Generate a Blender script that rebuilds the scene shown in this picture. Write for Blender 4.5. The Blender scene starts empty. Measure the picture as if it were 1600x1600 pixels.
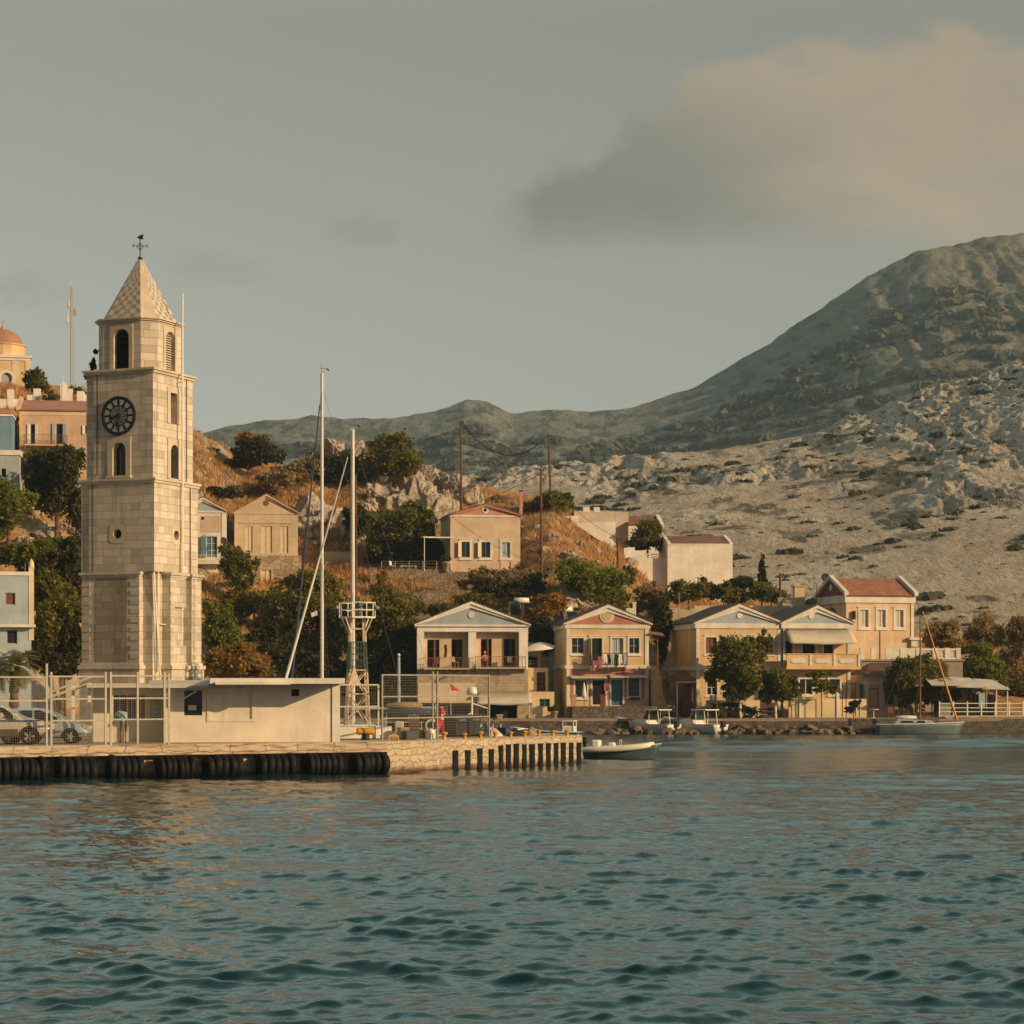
import bpy, bmesh, math, random
import numpy as np
from mathutils import Vector, Matrix, Quaternion
rad = math.radians
SC = bpy.context.scene
COL = SC.collection
F, EYE, HOR = 3600.0, 3.8, 1073.0
SUN_AZ, SUN_EL = 60.0, 17.5

def W(px, py, d):
    """world point seen at a photograph pixel when it stands d metres away"""
    return Vector(((px - 800) * d / F, d, EYE + (HOR - py) * d / F))

# ---------------------------------------------------------------- objects
def tag(o, label=None, cat=None, group=None, kind=None):
    if label: o['label'] = label
    if cat: o['category'] = cat
    if group: o['group'] = group
    if kind: o['kind'] = kind
    return o

def thing(name, label, cat, loc=(0, 0, 0), yaw=0.0, group=None):
    o = bpy.data.objects.new(name, None)
    COL.objects.link(o)
    o.location = loc
    o.rotation_euler = (0, 0, rad(yaw))
    o.empty_display_size = 0.3
    return tag(o, label, cat, group)

def link(name, me, parent=None):
    o = bpy.data.objects.new(name, me)
    COL.objects.link(o)
    if parent: o.parent = parent
    return o

def dup(root, loc=None, yaw=None, label=None, scale=None):
    r = root.copy(); COL.objects.link(r)
    if loc is not None: r.location = loc
    if yaw is not None: r.rotation_euler = (0, 0, rad(yaw))
    if scale is not None: r.scale = scale
    if label: r['label'] = label
    for ch in list(root.children):
        c = ch.copy(); COL.objects.link(c); c.parent = r
        for g in list(ch.children):
            e = g.copy(); COL.objects.link(e); e.parent = c
    return r

class MB:
    """collects shapes for ONE mesh; faces carry a material slot"""
    def __init__(self):
        self.v, self.f, self.m, self.s = [], [], [], []
        self.slot = 0; self.smooth = False
    def add(self, vs, fs):
        b = len(self.v)
        self.v += [tuple(p) for p in vs]
        for f in fs:
            self.f.append([i + b for i in f]); self.m.append(self.slot); self.s.append(self.smooth)
        return self
    def box(self, x0, x1, y0, y1, z0, z1):
        vs = [(x, y, z) for z in (z0, z1) for y in (y0, y1) for x in (x0, x1)]
        return self.add(vs, [(0, 2, 3, 1), (4, 5, 7, 6), (0, 1, 5, 4), (2, 6, 7, 3), (0, 4, 6, 2), (1, 3, 7, 5)])
    def obox(self, p, ax, ay, az):
        p, ax, ay, az = map(Vector, (p, ax, ay, az))
        vs = [p + ax * i + ay * j + az * k for k in (-1, 1) for j in (-1, 1) for i in (-1, 1)]
        return self.add(vs, [(0, 2, 3, 1), (4, 5, 7, 6), (0, 1, 5, 4), (2, 6, 7, 3), (0, 4, 6, 2), (1, 3, 7, 5)])
    def prism(self, poly, y0, y1):
        """polygon in x,z pushed from y0 to y1 (counter-clockwise seen from -y)"""
        n = len(poly)
        vs = [(x, y0, z) for x, z in poly] + [(x, y1, z) for x, z in poly]
        fs = [tuple(range(n)), tuple(range(2 * n - 1, n - 1, -1))]
        fs += [(i, i + n, (i + 1) % n + n, (i + 1) % n) for i in range(n)]
        return self.add(vs, fs)
    def prismx(self, poly, x0, x1):
        n = len(poly)
        vs = [(x0, y, z) for y, z in poly] + [(x1, y, z) for y, z in poly]
        fs = [tuple(range(n - 1, -1, -1)), tuple(range(n, 2 * n))]
        fs += [(i, (i + 1) % n, (i + 1) % n + n, i + n) for i in range(n)]
        return self.add(vs, fs)
    def slab(self, poly, z0, z1):
        n = len(poly)
        vs = [(x, y, z0) for x, y in poly] + [(x, y, z1) for x, y in poly]
        fs = [tuple(range(n - 1, -1, -1)), tuple(range(n, 2 * n))]
        fs += [(i, (i + 1) % n, (i + 1) % n + n, i + n) for i in range(n)]
        return self.add(vs, fs)
    def rod(self, p0, p1, r0, r1=None, n=8):
        p0, p1 = Vector(p0), Vector(p1)
        r1 = r0 if r1 is None else r1
        d = (p1 - p0).normalized()
        a = d.orthogonal().normalized(); b = d.cross(a)
        vs = []
        for p, r in ((p0, r0), (p1, r1)):
            for i in range(n):
                t = 2 * math.pi * i / n
                vs.append(p + a * (r * math.cos(t)) + b * (r * math.sin(t)))
        fs = [tuple(range(n - 1, -1, -1)), tuple(range(n, 2 * n))]
        fs += [(i, (i + 1) % n, (i + 1) % n + n, i + n) for i in range(n)]
        return self.add(vs, fs)
    def tube(self, pts, r, n=6):
        for a, b in zip(pts[:-1], pts[1:]):
            if callable(r): self.rod(a, b, r(a), r(b), n)
            else: self.rod(a, b, r, r, n)
        return self
    def lathe(self, prof, c=(0, 0, 0), n=20, axis='z', arc=1.0):
        """profile of (radius, height)"""
        c = Vector(c); vs = []; k = len(prof)
        for r, h in prof:
            for i in range(n):
                t = 2 * math.pi * arc * i / n
                a, b = r * math.cos(t), r * math.sin(t)
                vs.append(c + (Vector((a, b, h)) if axis == 'z' else Vector((a, h, b)) if axis == 'y' else Vector((h, a, b))))
        fs = [(j * n + i, j * n + (i + 1) % n, (j + 1) * n + (i + 1) % n, (j + 1) * n + i) for j in range(k - 1) for i in range(n)]
        return self.add(vs, fs)
    def facade(self, O, ud, nin, u0, u1, z0, z1, holes, t):
        """flat wall with real openings: holes (u0,u1,z0,z1[,arch]) and reveals t deep"""
        O, ud, nin = Vector(O), Vector(ud), Vector(nin)
        P = lambda u, z, dd=0.0: O + ud * u + nin * dd + Vector((0, 0, z))
        us = sorted({u0, u1, *[h[0] for h in holes], *[h[1] for h in holes]})
        zs = sorted({z0, z1, *[h[2] for h in holes], *[h[3] for h in holes]})
        for a, b in zip(us[:-1], us[1:]):
            for c, d in zip(zs[:-1], zs[1:]):
                mu, mz = (a + b) / 2, (c + d) / 2
                if any(h[0] < mu < h[1] and h[2] < mz < h[3] for h in holes): continue
                self.add([P(a, c), P(b, c), P(b, d), P(a, d)], [(0, 1, 2, 3)])
        for h in holes:
            a, b, c, d = h[:4]
            if len(h) > 4 and h[4]:
                r = (b - a) / 2; cu = (a + b) / 2; zc = d - r
                out = [(b, c)] + [(cu + r * math.cos(math.pi * i / 12), zc + r * math.sin(math.pi * i / 12)) for i in range(13)] + [(a, c)]
                for i in range(6):
                    p, q = out[1 + i], out[2 + i]
                    self.add([P(b, d), P(*q), P(*p)], [(0, 1, 2)])
                    p, q = out[7 + i], out[8 + i]
                    self.add([P(a, d), P(*q), P(*p)], [(0, 1, 2)])
            else:
                out = [(b, c), (b, d), (a, d), (a, c)]
            for p, q in zip(out, out[1:] + out[:1]):
                self.add([P(*p), P(*q), P(*q, t), P(*p, t)], [(0, 1, 2, 3)])
        return self
    def build(self, name, mats, parent=None, bevel=0, sub=0, loc=None):
        me = bpy.data.meshes.new(name)
        me.from_pydata(self.v, [], self.f)
        for m in (mats if isinstance(mats, (list, tuple)) else [mats]): me.materials.append(m)
        me.polygons.foreach_set('material_index', self.m)
        me.polygons.foreach_set('use_smooth', self.s)
        bm = bmesh.new(); bm.from_mesh(me)
        bmesh.ops.remove_doubles(bm, verts=bm.verts, dist=1e-4) if self.smooth else None
        bmesh.ops.recalc_face_normals(bm, faces=bm.faces)
        bm.to_mesh(me); bm.free(); me.update()
        o = link(name, me, parent)
        if loc is not None: o.location = loc
        if bevel:
            b = o.modifiers.new('bevel', 'BEVEL'); b.width = bevel; b.segments = 2; b.limit_method = 'ANGLE'
        if sub:
            b = o.modifiers.new('sub', 'SUBSURF'); b.levels = sub; b.render_levels = sub
        return o

def np_mesh(name, verts, faces, mats, parent=None, smooth=False, mi=None):
    me = bpy.data.meshes.new(name)
    verts = np.asarray(verts, np.float32); faces = np.asarray(faces, np.int32)
    k = faces.shape[1]
    me.vertices.add(len(verts)); me.vertices.foreach_set('co', verts.ravel())
    me.loops.add(faces.size); me.loops.foreach_set('vertex_index', faces.ravel())
    me.polygons.add(len(faces))
    me.polygons.foreach_set('loop_start', np.arange(0, faces.size, k, dtype=np.int32))
    me.polygons.foreach_set('loop_total', np.full(len(faces), k, np.int32))
    if smooth: me.polygons.foreach_set('use_smooth', np.ones(len(faces), bool))
    for m in (mats if isinstance(mats, (list, tuple)) else [mats]): me.materials.append(m)
    if mi is not None: me.polygons.foreach_set('material_index', np.asarray(mi, np.int32))
    me.update(calc_edges=True); me.validate()
    return link(name, me, parent)

# ---------------------------------------------------------------- noise in numpy
def _h(ix, iy, s):
    n = (ix * 374761393 + iy * 668265263 + s * 1442695041) & 0xffffffff
    n = ((n ^ (n >> 13)) * 1274126177) & 0xffffffff
    return ((n ^ (n >> 16)) & 0xffff) / 65535.0
def vnoise(x, y, s=0):
    x = np.asarray(x, float); y = np.asarray(y, float)
    ix = np.floor(x).astype(np.int64); iy = np.floor(y).astype(np.int64)
    fx, fy = x - ix, y - iy
    fx = fx * fx * (3 - 2 * fx); fy = fy * fy * (3 - 2 * fy)
    a, b = _h(ix, iy, s), _h(ix + 1, iy, s); c, d = _h(ix, iy + 1, s), _h(ix + 1, iy + 1, s)
    return (a + (b - a) * fx) * (1 - fy) + (c + (d - c) * fx) * fy
def fbm(x, y, o=5, s=0, g=0.5):
    r = 0; a = 1; t = 0
    for i in range(o):
        r = r + a * vnoise(x * 2 ** i, y * 2 ** i, s + i * 17); t += a; a *= g
    return r / t
def ridged(x, y, o=5, s=0):
    r = 0; a = 1; t = 0
    for i in range(o):
        r = r + a * (1 - np.abs(2 * vnoise(x * 2 ** i, y * 2 ** i, s + i * 13) - 1)); t += a; a *= 0.55
    return r / t

# ---------------------------------------------------------------- materials
def nd(nt, t, ins=None, **at):
    n = nt.nodes.new(t)
    for k, v in at.items(): setattr(n, k, v)
    for k, v in (ins or {}).items():
        s = n.inputs[k]
        if isinstance(v, bpy.types.NodeSocket): nt.links.new(v, s)
        else: s.default_value = v
    return n
def c4(c): return (c[0], c[1], c[2], 1.0)
def new_mat(name):
    m = bpy.data.materials.new(name); m.use_nodes = True
    nt = m.node_tree; nt.nodes.clear()
    out = nd(nt, 'ShaderNodeOutputMaterial')
    return m, nt, out
def mixc(nt, fac, a, b, mode='MIX'):
    n = nt.nodes.new('ShaderNodeMix'); n.data_type = 'RGBA'; n.blend_type = mode
    for i, v in ((0, fac), (6, a), (7, b)):
        if isinstance(v, bpy.types.NodeSocket): nt.links.new(v, n.inputs[i])
        else: n.inputs[i].default_value = v if i == 0 else c4(v)
    return n.outputs[2]
def math_(nt, op, a, b=0.0, c=0.0, clamp=False):
    n = nt.nodes.new('ShaderNodeMath'); n.operation = op; n.use_clamp = clamp
    for i, v in enumerate((a, b, c)):
        if isinstance(v, bpy.types.NodeSocket): nt.links.new(v, n.inputs[i])
        else: n.inputs[i].default_value = v
    return n.outputs[0]
def smooth(nt, v, lo, hi):
    n = nd(nt, 'ShaderNodeMapRange', {'Value': v, 'From Min': lo, 'From Max': hi}, interpolation_type='SMOOTHSTEP')
    return n.outputs[0]
def noise(nt, vec, scale, detail=4, rough=0.55, dist=0.0):
    n = nd(nt, 'ShaderNodeTexNoise', {'Scale': scale, 'Detail': detail, 'Roughness': rough, 'Distortion': dist})
    if vec is not None: nt.links.new(vec, n.inputs['Vector'])
    return n.outputs[0]
def obj_co(nt): return nd(nt, 'ShaderNodeTexCoord').outputs['Object']
def scaled(nt, vec, s):
    return nd(nt, 'ShaderNodeMapping', {'Vector': vec, 'Scale': s}).outputs[0]
def wall_co(nt):
    """(along the wall, height) for upright faces of either orientation"""
    tc = nd(nt, 'ShaderNodeTexCoord')
    p = nd(nt, 'ShaderNodeSeparateXYZ', {0: tc.outputs['Object']}); n = nd(nt, 'ShaderNodeSeparateXYZ', {0: tc.outputs['Normal']})
    side = math_(nt, 'GREATER_THAN', math_(nt, 'ABSOLUTE', n.outputs[0]), 0.7)
    u = math_(nt, 'ADD', math_(nt, 'MULTIPLY', p.outputs[1], side), math_(nt, 'MULTIPLY', p.outputs[0], math_(nt, 'SUBTRACT', 1.0, side)))
    return nd(nt, 'ShaderNodeCombineXYZ', {0: u, 1: p.outputs[2], 2: 0.0}).outputs[0]
def finish(nt, out, col, rough=0.8, bump=None, bs=0.3, bd=0.02, metal=0.0, spec=0.3):
    b = nd(nt, 'ShaderNodeBsdfPrincipled', {'Roughness': rough, 'Metallic': metal, 'Specular IOR Level': spec})
    if isinstance(col, bpy.types.NodeSocket): nt.links.new(col, b.inputs['Base Color'])
    else: b.inputs['Base Color'].default_value = c4(col)
    if bump is not None:
        n = nd(nt, 'ShaderNodeBump', {'Strength': bs, 'Distance': bd, 'Height': bump})
        nt.links.new(n.outputs[0], b.inputs['Normal'])
    nt.links.new(b.outputs[0], out.inputs['Surface'])
    return b
def dim(c, k): return (c[0] * k, c[1] * k, c[2] * k)

def plaster(name, c, wear=0.5, rough=0.85, stain=(0.25, 0.2, 0.14)):
    wear = min(1.0, wear * 1.7); m, nt, out = new_mat(name); co = obj_co(nt)
    n1 = noise(nt, co, 0.6, 6, 0.65); n2 = noise(nt, co, 7, 4)
    st = noise(nt, scaled(nt, co, (2.2, 2.2, 0.22)), 1.0, 5, 0.7)
    col = mixc(nt, smooth(nt, n1, 0.35, 0.7), dim(c, 0.82), dim(c, 1.06))
    col = mixc(nt, math_(nt, 'MULTIPLY', smooth(nt, st, 0.55, 0.8), wear), col, dim((c[0] * 0.5 + stain[0] * 0.5, c[1] * 0.5 + stain[1] * 0.5, c[2] * 0.5 + stain[2] * 0.5), 0.85))
    col = mixc(nt, math_(nt, 'MULTIPLY', smooth(nt, n2, 0.6, 0.75), 0.25 * wear), col, dim(c, 0.6))
    finish(nt, out, col, rough, n2, 0.25, 0.01)
    return m
def simple(name, c, rough=0.6, metal=0.0, var=0.2, scale=6.0, spec=0.4, bump=0.15):
    m, nt, out = new_mat(name); co = obj_co(nt)
    n1 = noise(nt, co, scale, 5, 0.6)
    col = mixc(nt, smooth(nt, n1, 0.3, 0.7), dim(c, 1 - var), dim(c, 1 + var))
    finish(nt, out, col, rough, n1, bump, 0.01, metal, spec)
    return m
def ashlar(name, c, bw=0.75, bh=0.36, dark=0.57, mortar=0.014, sc=1.0):
    """squared stone blocks with joints, each block its own tone"""
    m, nt, out = new_mat(name); wc = wall_co(nt); co = obj_co(nt)
    wob = nd(nt, 'ShaderNodeVectorMath', {0: wc, 1: scaled(nt, nd(nt, 'ShaderNodeTexNoise', {'Vector': co, 'Scale': 1.1}).outputs['Color'], (0.12, 0.05, 0))}, operation='ADD').outputs[0]
    br = nd(nt, 'ShaderNodeTexBrick', {'Vector': wob, 'Color1': (c[0] * dark, c[1] * dark * .97, c[2] * dark * .98, 1), 'Color2': c4(dim(c, 1.12)), 'Mortar': c4(dim(c, 0.42)), 'Scale': sc,
            'Mortar Size': mortar, 'Mortar Smooth': 0.4, 'Bias': 0.15, 'Brick Width': bw, 'Row Height': bh}, offset=0.45, squash=0.7, squash_frequency=3)
    n1 = noise(nt, co, 0.5, 6, 0.7); n2 = noise(nt, co, 9, 5)
    st = noise(nt, scaled(nt, co, (1.6, 1.6, 0.16)), 1.0, 5, 0.7)
    col = mixc(nt, 0.45, br.outputs['Color'], mixc(nt, n1, dim(c, 0.6), dim(c, 1.1)), 'MIX')
    col = mixc(nt, 0.55, col, br.outputs['Color'], 'DARKEN')
    col = mixc(nt, math_(nt, 'MULTIPLY', smooth(nt, st, 0.48, 0.74), 0.6), col, (c[0] * 0.35, c[1] * 0.34, c[2] * 0.33))
    h = math_(nt, 'ADD', math_(nt, 'MULTIPLY', br.outputs['Fac'], -1.0), math_(nt, 'MULTIPLY', n2, 0.5))
    finish(nt, out, col, 0.88, h, 0.5, 0.02)
    return m
def rubble(name, c, sc=2.2, flat=1.7, joint=(0.3, 0.24, 0.17), depth=0.05):
    """random rubble stonework"""
    m, nt, out = new_mat(name); co = obj_co(nt)
    v = scaled(nt, co, (1, 1, flat))
    wob = nd(nt, 'ShaderNodeVectorMath', {0: v, 1: scaled(nt, nd(nt, 'ShaderNodeTexNoise', {'Vector': co, 'Scale': 3.0}).outputs['Color'], (0.25, 0.25, 0.25))}, operation='ADD').outputs[0]
    e = nd(nt, 'ShaderNodeTexVoronoi', {'Vector': wob, 'Scale': sc}, feature='DISTANCE_TO_EDGE').outputs['Distance']
    cell = nd(nt, 'ShaderNodeTexVoronoi', {'Vector': wob, 'Scale': sc}).outputs['Color']
    t = nd(nt, 'ShaderNodeSeparateXYZ', {0: cell}).outputs[0]
    n2 = noise(nt, co, 8, 5)
    col = mixc(nt, t, dim(c, 0.6), dim(c, 1.15))
    col = mixc(nt, math_(nt, 'MULTIPLY', n2, 0.5), col, dim(c, 0.55))
    j = smooth(nt, e, 0.0, 0.07)
    col = mixc(nt, j, joint, col)
    h = math_(nt, 'ADD', math_(nt, 'MULTIPLY', j, 1.0), math_(nt, 'MULTIPLY', n2, 0.5))
    finish(nt, out, col, 0.9, h, 0.8, depth)
    return m
def rough_stone(name, c, bw=0.55, bh=0.24, joint=0.55, wob_=0.22):
    """roughly coursed stones with soft, wandering joints"""
    m, nt, out = new_mat(name); wc = wall_co(nt); co = obj_co(nt)
    nz = nd(nt, 'ShaderNodeTexNoise', {'Vector': co, 'Scale': 1.7, 'Detail': 4.0}).outputs['Color']
    w2 = nd(nt, 'ShaderNodeVectorMath', {0: wc, 1: scaled(nt, nz, (wob_ * 2, wob_, 0))}, operation='ADD').outputs[0]
    br = nd(nt, 'ShaderNodeTexBrick', {'Vector': w2, 'Color1': (.35, .35, .35, 1), 'Color2': (1, 1, 1, 1), 'Mortar': (0, 0, 0, 1), 'Scale': 1.0, 'Mortar Size': .022, 'Mortar Smooth': 1.0, 'Bias': 0.1, 'Brick Width': bw, 'Row Height': bh}, offset=.42, squash=.6, squash_frequency=2)
    n1 = noise(nt, co, 0.7, 6, .7); n2 = noise(nt, co, 6, 6, .7); n3 = noise(nt, co, 2.3, 5, .65)
    col = mixc(nt, nd(nt, 'ShaderNodeSeparateXYZ', {0: br.outputs['Color']}).outputs[0], dim(c, .72), dim(c, 1.08))
    col = mixc(nt, math_(nt, 'MULTIPLY', smooth(nt, n1, .4, .7), .5), col, (c[0] * .95, c[1] * .78, c[2] * .62))
    col = mixc(nt, math_(nt, 'MULTIPLY', br.outputs['Fac'], math_(nt, 'MULTIPLY', smooth(nt, n3, .3, .62), joint * 1.5), clamp=True), col, dim(c, .34))
    col = mixc(nt, math_(nt, 'MULTIPLY', smooth(nt, n2, .55, .7), .45), col, dim(c, .5))
    h = math_(nt, 'ADD', math_(nt, 'MULTIPLY', br.outputs['Fac'], -.7), math_(nt, 'ADD', math_(nt, 'MULTIPLY', n2, .5), n3))
    finish(nt, out, col, .92, h, .8, .06)
    return m
def rock_mat(name, c, c2, sc=1.0, bump=0.6):
    m, nt, out = new_mat(name); co = obj_co(nt)
    n1 = noise(nt, co, 0.5 * sc, 8, 0.7, 0.6); n2 = noise(nt, co, 3.0 * sc, 8, 0.75)
    v = nd(nt, 'ShaderNodeTexVoronoi', {'Vector': scaled(nt, co, (1, 1, 0.6)), 'Scale': 1.6 * sc}, feature='DISTANCE_TO_EDGE').outputs['Distance']
    col = mixc(nt, smooth(nt, n1, 0.35, 0.65), c, c2)
    col = mixc(nt, smooth(nt, n2, 0.35, 0.6), dim(c, 0.5), col)
    h = math_(nt, 'ADD', n2, math_(nt, 'MULTIPLY', smooth(nt, v, 0, 0.2), 0.5))
    finish(nt, out, col, 0.95, h, bump, 0.15 / sc)
    return m
def tiles(name, c, w=0.24, rows=0.3):
    """clay roof tiles: rounded channels running down the slope and overlapping rows"""
    m, nt, out = new_mat(name); co = obj_co(nt); p = nd(nt, 'ShaderNodeSeparateXYZ', {0: co})
    u = math_(nt, 'ADD', p.outputs[0], 0.0); 
    s1 = math_(nt, 'ABSOLUTE', math_(nt, 'SINE', math_(nt, 'MULTIPLY', u, math.pi / w)))
    row = math_(nt, 'FRACT', math_(nt, 'DIVIDE', p.outputs[2], rows * 0.42))
    n1 = noise(nt, co, 1.3, 5, 0.7); n2 = noise(nt, scaled(nt, co, (4, 4, 8)), 1.0, 3)
    col = mixc(nt, smooth(nt, n1, 0.3, 0.7), dim(c, 0.72), dim(c, 1.15))
    col = mixc(nt, math_(nt, 'MULTIPLY', smooth(nt, n2, 0.45, 0.7), 0.6), col, dim(c, 0.5))
    h = math_(nt, 'ADD', s1, math_(nt, 'MULTIPLY', row, 0.6))
    finish(nt, out, col, 0.85, h, 0.9, 0.05)
    return m
def leaf_mat(name, c, c2, tr=0.38):
    m, nt, out = new_mat(name); co = obj_co(nt)
    g = nd(nt, 'ShaderNodeNewGeometry').outputs['Random Per Island']
    n1 = noise(nt, co, 0.55, 4, 0.6)
    f = math_(nt, 'ADD', math_(nt, 'MULTIPLY', g, 0.55), math_(nt, 'MULTIPLY', smooth(nt, n1, 0.35, 0.65), 0.45))
    col = mixc(nt, f, c, c2)
    d = nd(nt, 'ShaderNodeBsdfPrincipled', {'Base Color': col, 'Roughness': 0.6, 'Specular IOR Level': 0.25})
    t = nd(nt, 'ShaderNodeBsdfTranslucent', {'Color': mixc(nt, 0.5, col, dim(c2, 1.3))})
    mx = nd(nt, 'ShaderNodeMixShader', {0: tr, 1: d.outputs[0], 2: t.outputs[0]})
    nt.links.new(mx.outputs[0], out.inputs['Surface'])
    return m
def glass_mat(name, c, rough=0.12):
    m, nt, out = new_mat(name); co = obj_co(nt)
    n1 = noise(nt, co, 1.7, 3)
    finish(nt, out, mixc(nt, n1, dim(c, 0.5), dim(c, 1.5)), rough, n1, 0.05, 0.01, 0.0, 0.5)
    return m

M = {}
M['white'] = plaster('white_paint', (0.80, 0.77, 0.70), 0.3)
M['white2'] = plaster('white_trim', (0.70, 0.67, 0.60), 0.25)
M['cream'] = plaster('cream_plaster', (0.66, 0.56, 0.40), 0.4)
M['peach'] = plaster('peach_plaster', (0.66, 0.50, 0.33), 0.4)
M['ochre'] = plaster('ochre_plaster', (0.62, 0.42, 0.20), 0.45)
M['yellow'] = plaster('yellow_plaster', (0.65, 0.47, 0.26), 0.4)
M['beige'] = plaster('beige_plaster', (0.54, 0.44, 0.31), 0.5)
M['pinkbeige'] = plaster('pinkish_beige_plaster', (0.60, 0.47, 0.34), 0.4)
M['sand'] = plaster('sand_plaster', (0.66, 0.54, 0.34), 0.35)
M['pinkred'] = plaster('rose_red_plaster', (0.46, 0.20, 0.15), 0.4)
M['rose'] = plaster('rose_plaster', (0.52, 0.27, 0.20), 0.35)
M['salmon'] = plaster('salmon_plaster', (0.57, 0.41, 0.29), 0.4)
M['skyblue'] = plaster('pale_blue_plaster', (0.36, 0.43, 0.48), 0.3)
M['blueplaster'] = plaster('washed_blue_plaster', (0.36, 0.44, 0.47), 0.4)
M['deepblue'] = plaster('deep_blue_plaster', (0.16, 0.27, 0.36), 0.4)
M['maroon'] = plaster('maroon_plaster', (0.20, 0.06, 0.05), 0.3)
M['terracotta'] = plaster('terracotta_paint', (0.40, 0.20, 0.14), 0.3)
M['stone'] = ashlar('tower_limestone', (0.62, 0.555, 0.45))
M['stone_trim'] = plaster('dressed_limestone', (0.58, 0.50, 0.38), 0.7)
M['ashlar_house'] = ashlar('house_stonework', (0.46, 0.38, 0.28), 0.5, 0.26)
M['rubble'] = rubble('dry_stone', (0.36, 0.28, 0.20), 2.6, 1.4, (0.10, 0.075, 0.05))
M['rubble_dark'] = rubble('dark_rubble_stone', (0.16, 0.14, 0.12), 2.4, 1.5, (0.08, 0.07, 0.06))
M['tiles_red'] = tiles('red_clay_tiles', (0.38, 0.16, 0.09))
M['tiles_brown'] = tiles('weathered_clay_tiles', (0.26, 0.12, 0.07))
M['tiles_dark'] = tiles('dark_clay_tiles', (0.13, 0.075, 0.055))
M['wood'] = simple('varnished_wood', (0.16, 0.07, 0.035), 0.6, 0, 0.35, 9)
M['wood_grey'] = simple('weathered_wood', (0.20, 0.13, 0.08), 0.85, 0, 0.35, 7)
M['shut_grey'] = simple('grey_blue_shutter', (0.30, 0.36, 0.38), 0.6)
M['shut_blue'] = simple('blue_shutter', (0.065, 0.145, 0.20), 0.6)
M['shut_white'] = simple('white_shutter', (0.66, 0.66, 0.62), 0.6, 0, 0.08)
M['shut_cream'] = simple('cream_shutter', (0.60, 0.50, 0.35), 0.7, 0, 0.1)
M['glass'] = glass_mat('window_glass', (0.018, 0.022, 0.025))
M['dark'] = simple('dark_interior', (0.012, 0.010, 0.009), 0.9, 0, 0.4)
M['iron'] = simple('black_iron', (0.02, 0.022, 0.024), 0.55, 0.3)
M['galv'] = simple('galvanised_steel', (0.31, 0.285, 0.235), 0.55, 0.35, 0.12)
M['metal_white'] = simple('white_painted_steel', (0.72, 0.69, 0.60), 0.45, 0.0, 0.1)
M['alu'] = simple('mast_aluminium', (0.62, 0.60, 0.54), 0.4, 0.35, 0.08)
M['rope'] = simple('steel_rigging', (0.16, 0.14, 0.12), 0.6, 0.2)
M['rubber'] = simple('black_rubber', (0.005, 0.0052, 0.0055), 0.65, 0, 0.4, 8, 0.2, 0.3)
M['wire'] = simple('dull_fence_wire', (0.22, 0.20, 0.16), 0.7, 0.2)
M['concrete'] = plaster('concrete', (0.46, 0.39, 0.29), 0.8)
M['canvas'] = plaster('canvas_awning', (0.60, 0.54, 0.44), 0.4)
M['canvas_white'] = plaster('white_canvas', (0.76, 0.74, 0.68), 0.25)
M['navy'] = simple('navy_canvas', (0.03, 0.05, 0.09), 0.8)
M['sailtan'] = simple('tan_sail_cover', (0.33, 0.22, 0.14), 0.9)
M['sailorange'] = simple('orange_furled_sail', (0.62, 0.30, 0.06), 0.8)
M['gel_white'] = simple('white_gelcoat', (0.76, 0.75, 0.70), 0.25, 0, 0.06, 3, 0.5, 0.03)
M['gel_grey'] = simple('grey_gelcoat', (0.42, 0.44, 0.43), 0.35, 0, 0.1, 3, 0.5, 0.03)
M['gel_blue'] = simple('slate_blue_hull_paint', (0.12, 0.17, 0.19), 0.4, 0, 0.12, 2, 0.5, 0.03)
M['gel_teal'] = simple('blue_green_hull_paint', (0.06, 0.10, 0.11), 0.4, 0, 0.15, 2)
M['gel_dark'] = simple('near_black_hull_paint', (0.015, 0.017, 0.02), 0.35, 0, 0.2, 2)
M['tubecream'] = simple('cream_rubber_tube', (0.74, 0.70, 0.58), 0.5, 0, 0.1)
M['yellow_paint'] = simple('yellow_paint', (0.48, 0.25, 0.025), 0.55, 0, 0.2, 5)
M['red_cloth'] = simple('red_cloth', (0.50, 0.03, 0.03), 0.8)
M['white_cloth'] = simple('white_cloth', (0.72, 0.70, 0.66), 0.85, 0, 0.08)
M['black_cloth'] = simple('black_cloth', (0.02, 0.02, 0.022), 0.9)
M['purple_cloth'] = simple('plum_patterned_cloth', (0.24, 0.10, 0.11), 0.85, 0, 0.6, 12)
M['pink_cloth'] = simple('pink_cloth', (0.62, 0.16, 0.20), 0.85)
M['teal_cloth'] = simple('teal_cloth', (0.27, 0.50, 0.46), 0.85)
M['khaki_cloth'] = simple('khaki_cloth', (0.20, 0.17, 0.11), 0.9)
M['skin'] = simple('skin', (0.42, 0.22, 0.13), 0.6, 0, 0.08)
M['hair'] = simple('dark_hair', (0.03, 0.02, 0.015), 0.8)
M['paint_silver'] = simple('pale_blue_silver_car_paint', (0.46, 0.53, 0.55), 0.28, 0.4, 0.04, 2, 0.5, 0.02)
M['paint_white'] = simple('off_white_car_paint', (0.56, 0.52, 0.45), 0.28, 0.1, 0.04, 2, 0.5, 0.02)
M['paint_brown'] = simple('brown_cladding', (0.11, 0.075, 0.045), 0.5, 0.2, 0.1, 2)
M['alloy'] = simple('alloy_rim', (0.62, 0.58, 0.50), 0.3, 0.6, 0.08)
M['lamp'] = glass_mat('lamp_glass', (0.5, 0.5, 0.48), 0.1)
M['rock'] = rock_mat('pale_limestone_rock', (0.40, 0.34, 0.27), (0.52, 0.45, 0.36))
M['rock_brown'] = rock_mat('brown_shore_rock', (0.17, 0.125, 0.085), (0.30, 0.22, 0.15), 1.5)
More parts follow.
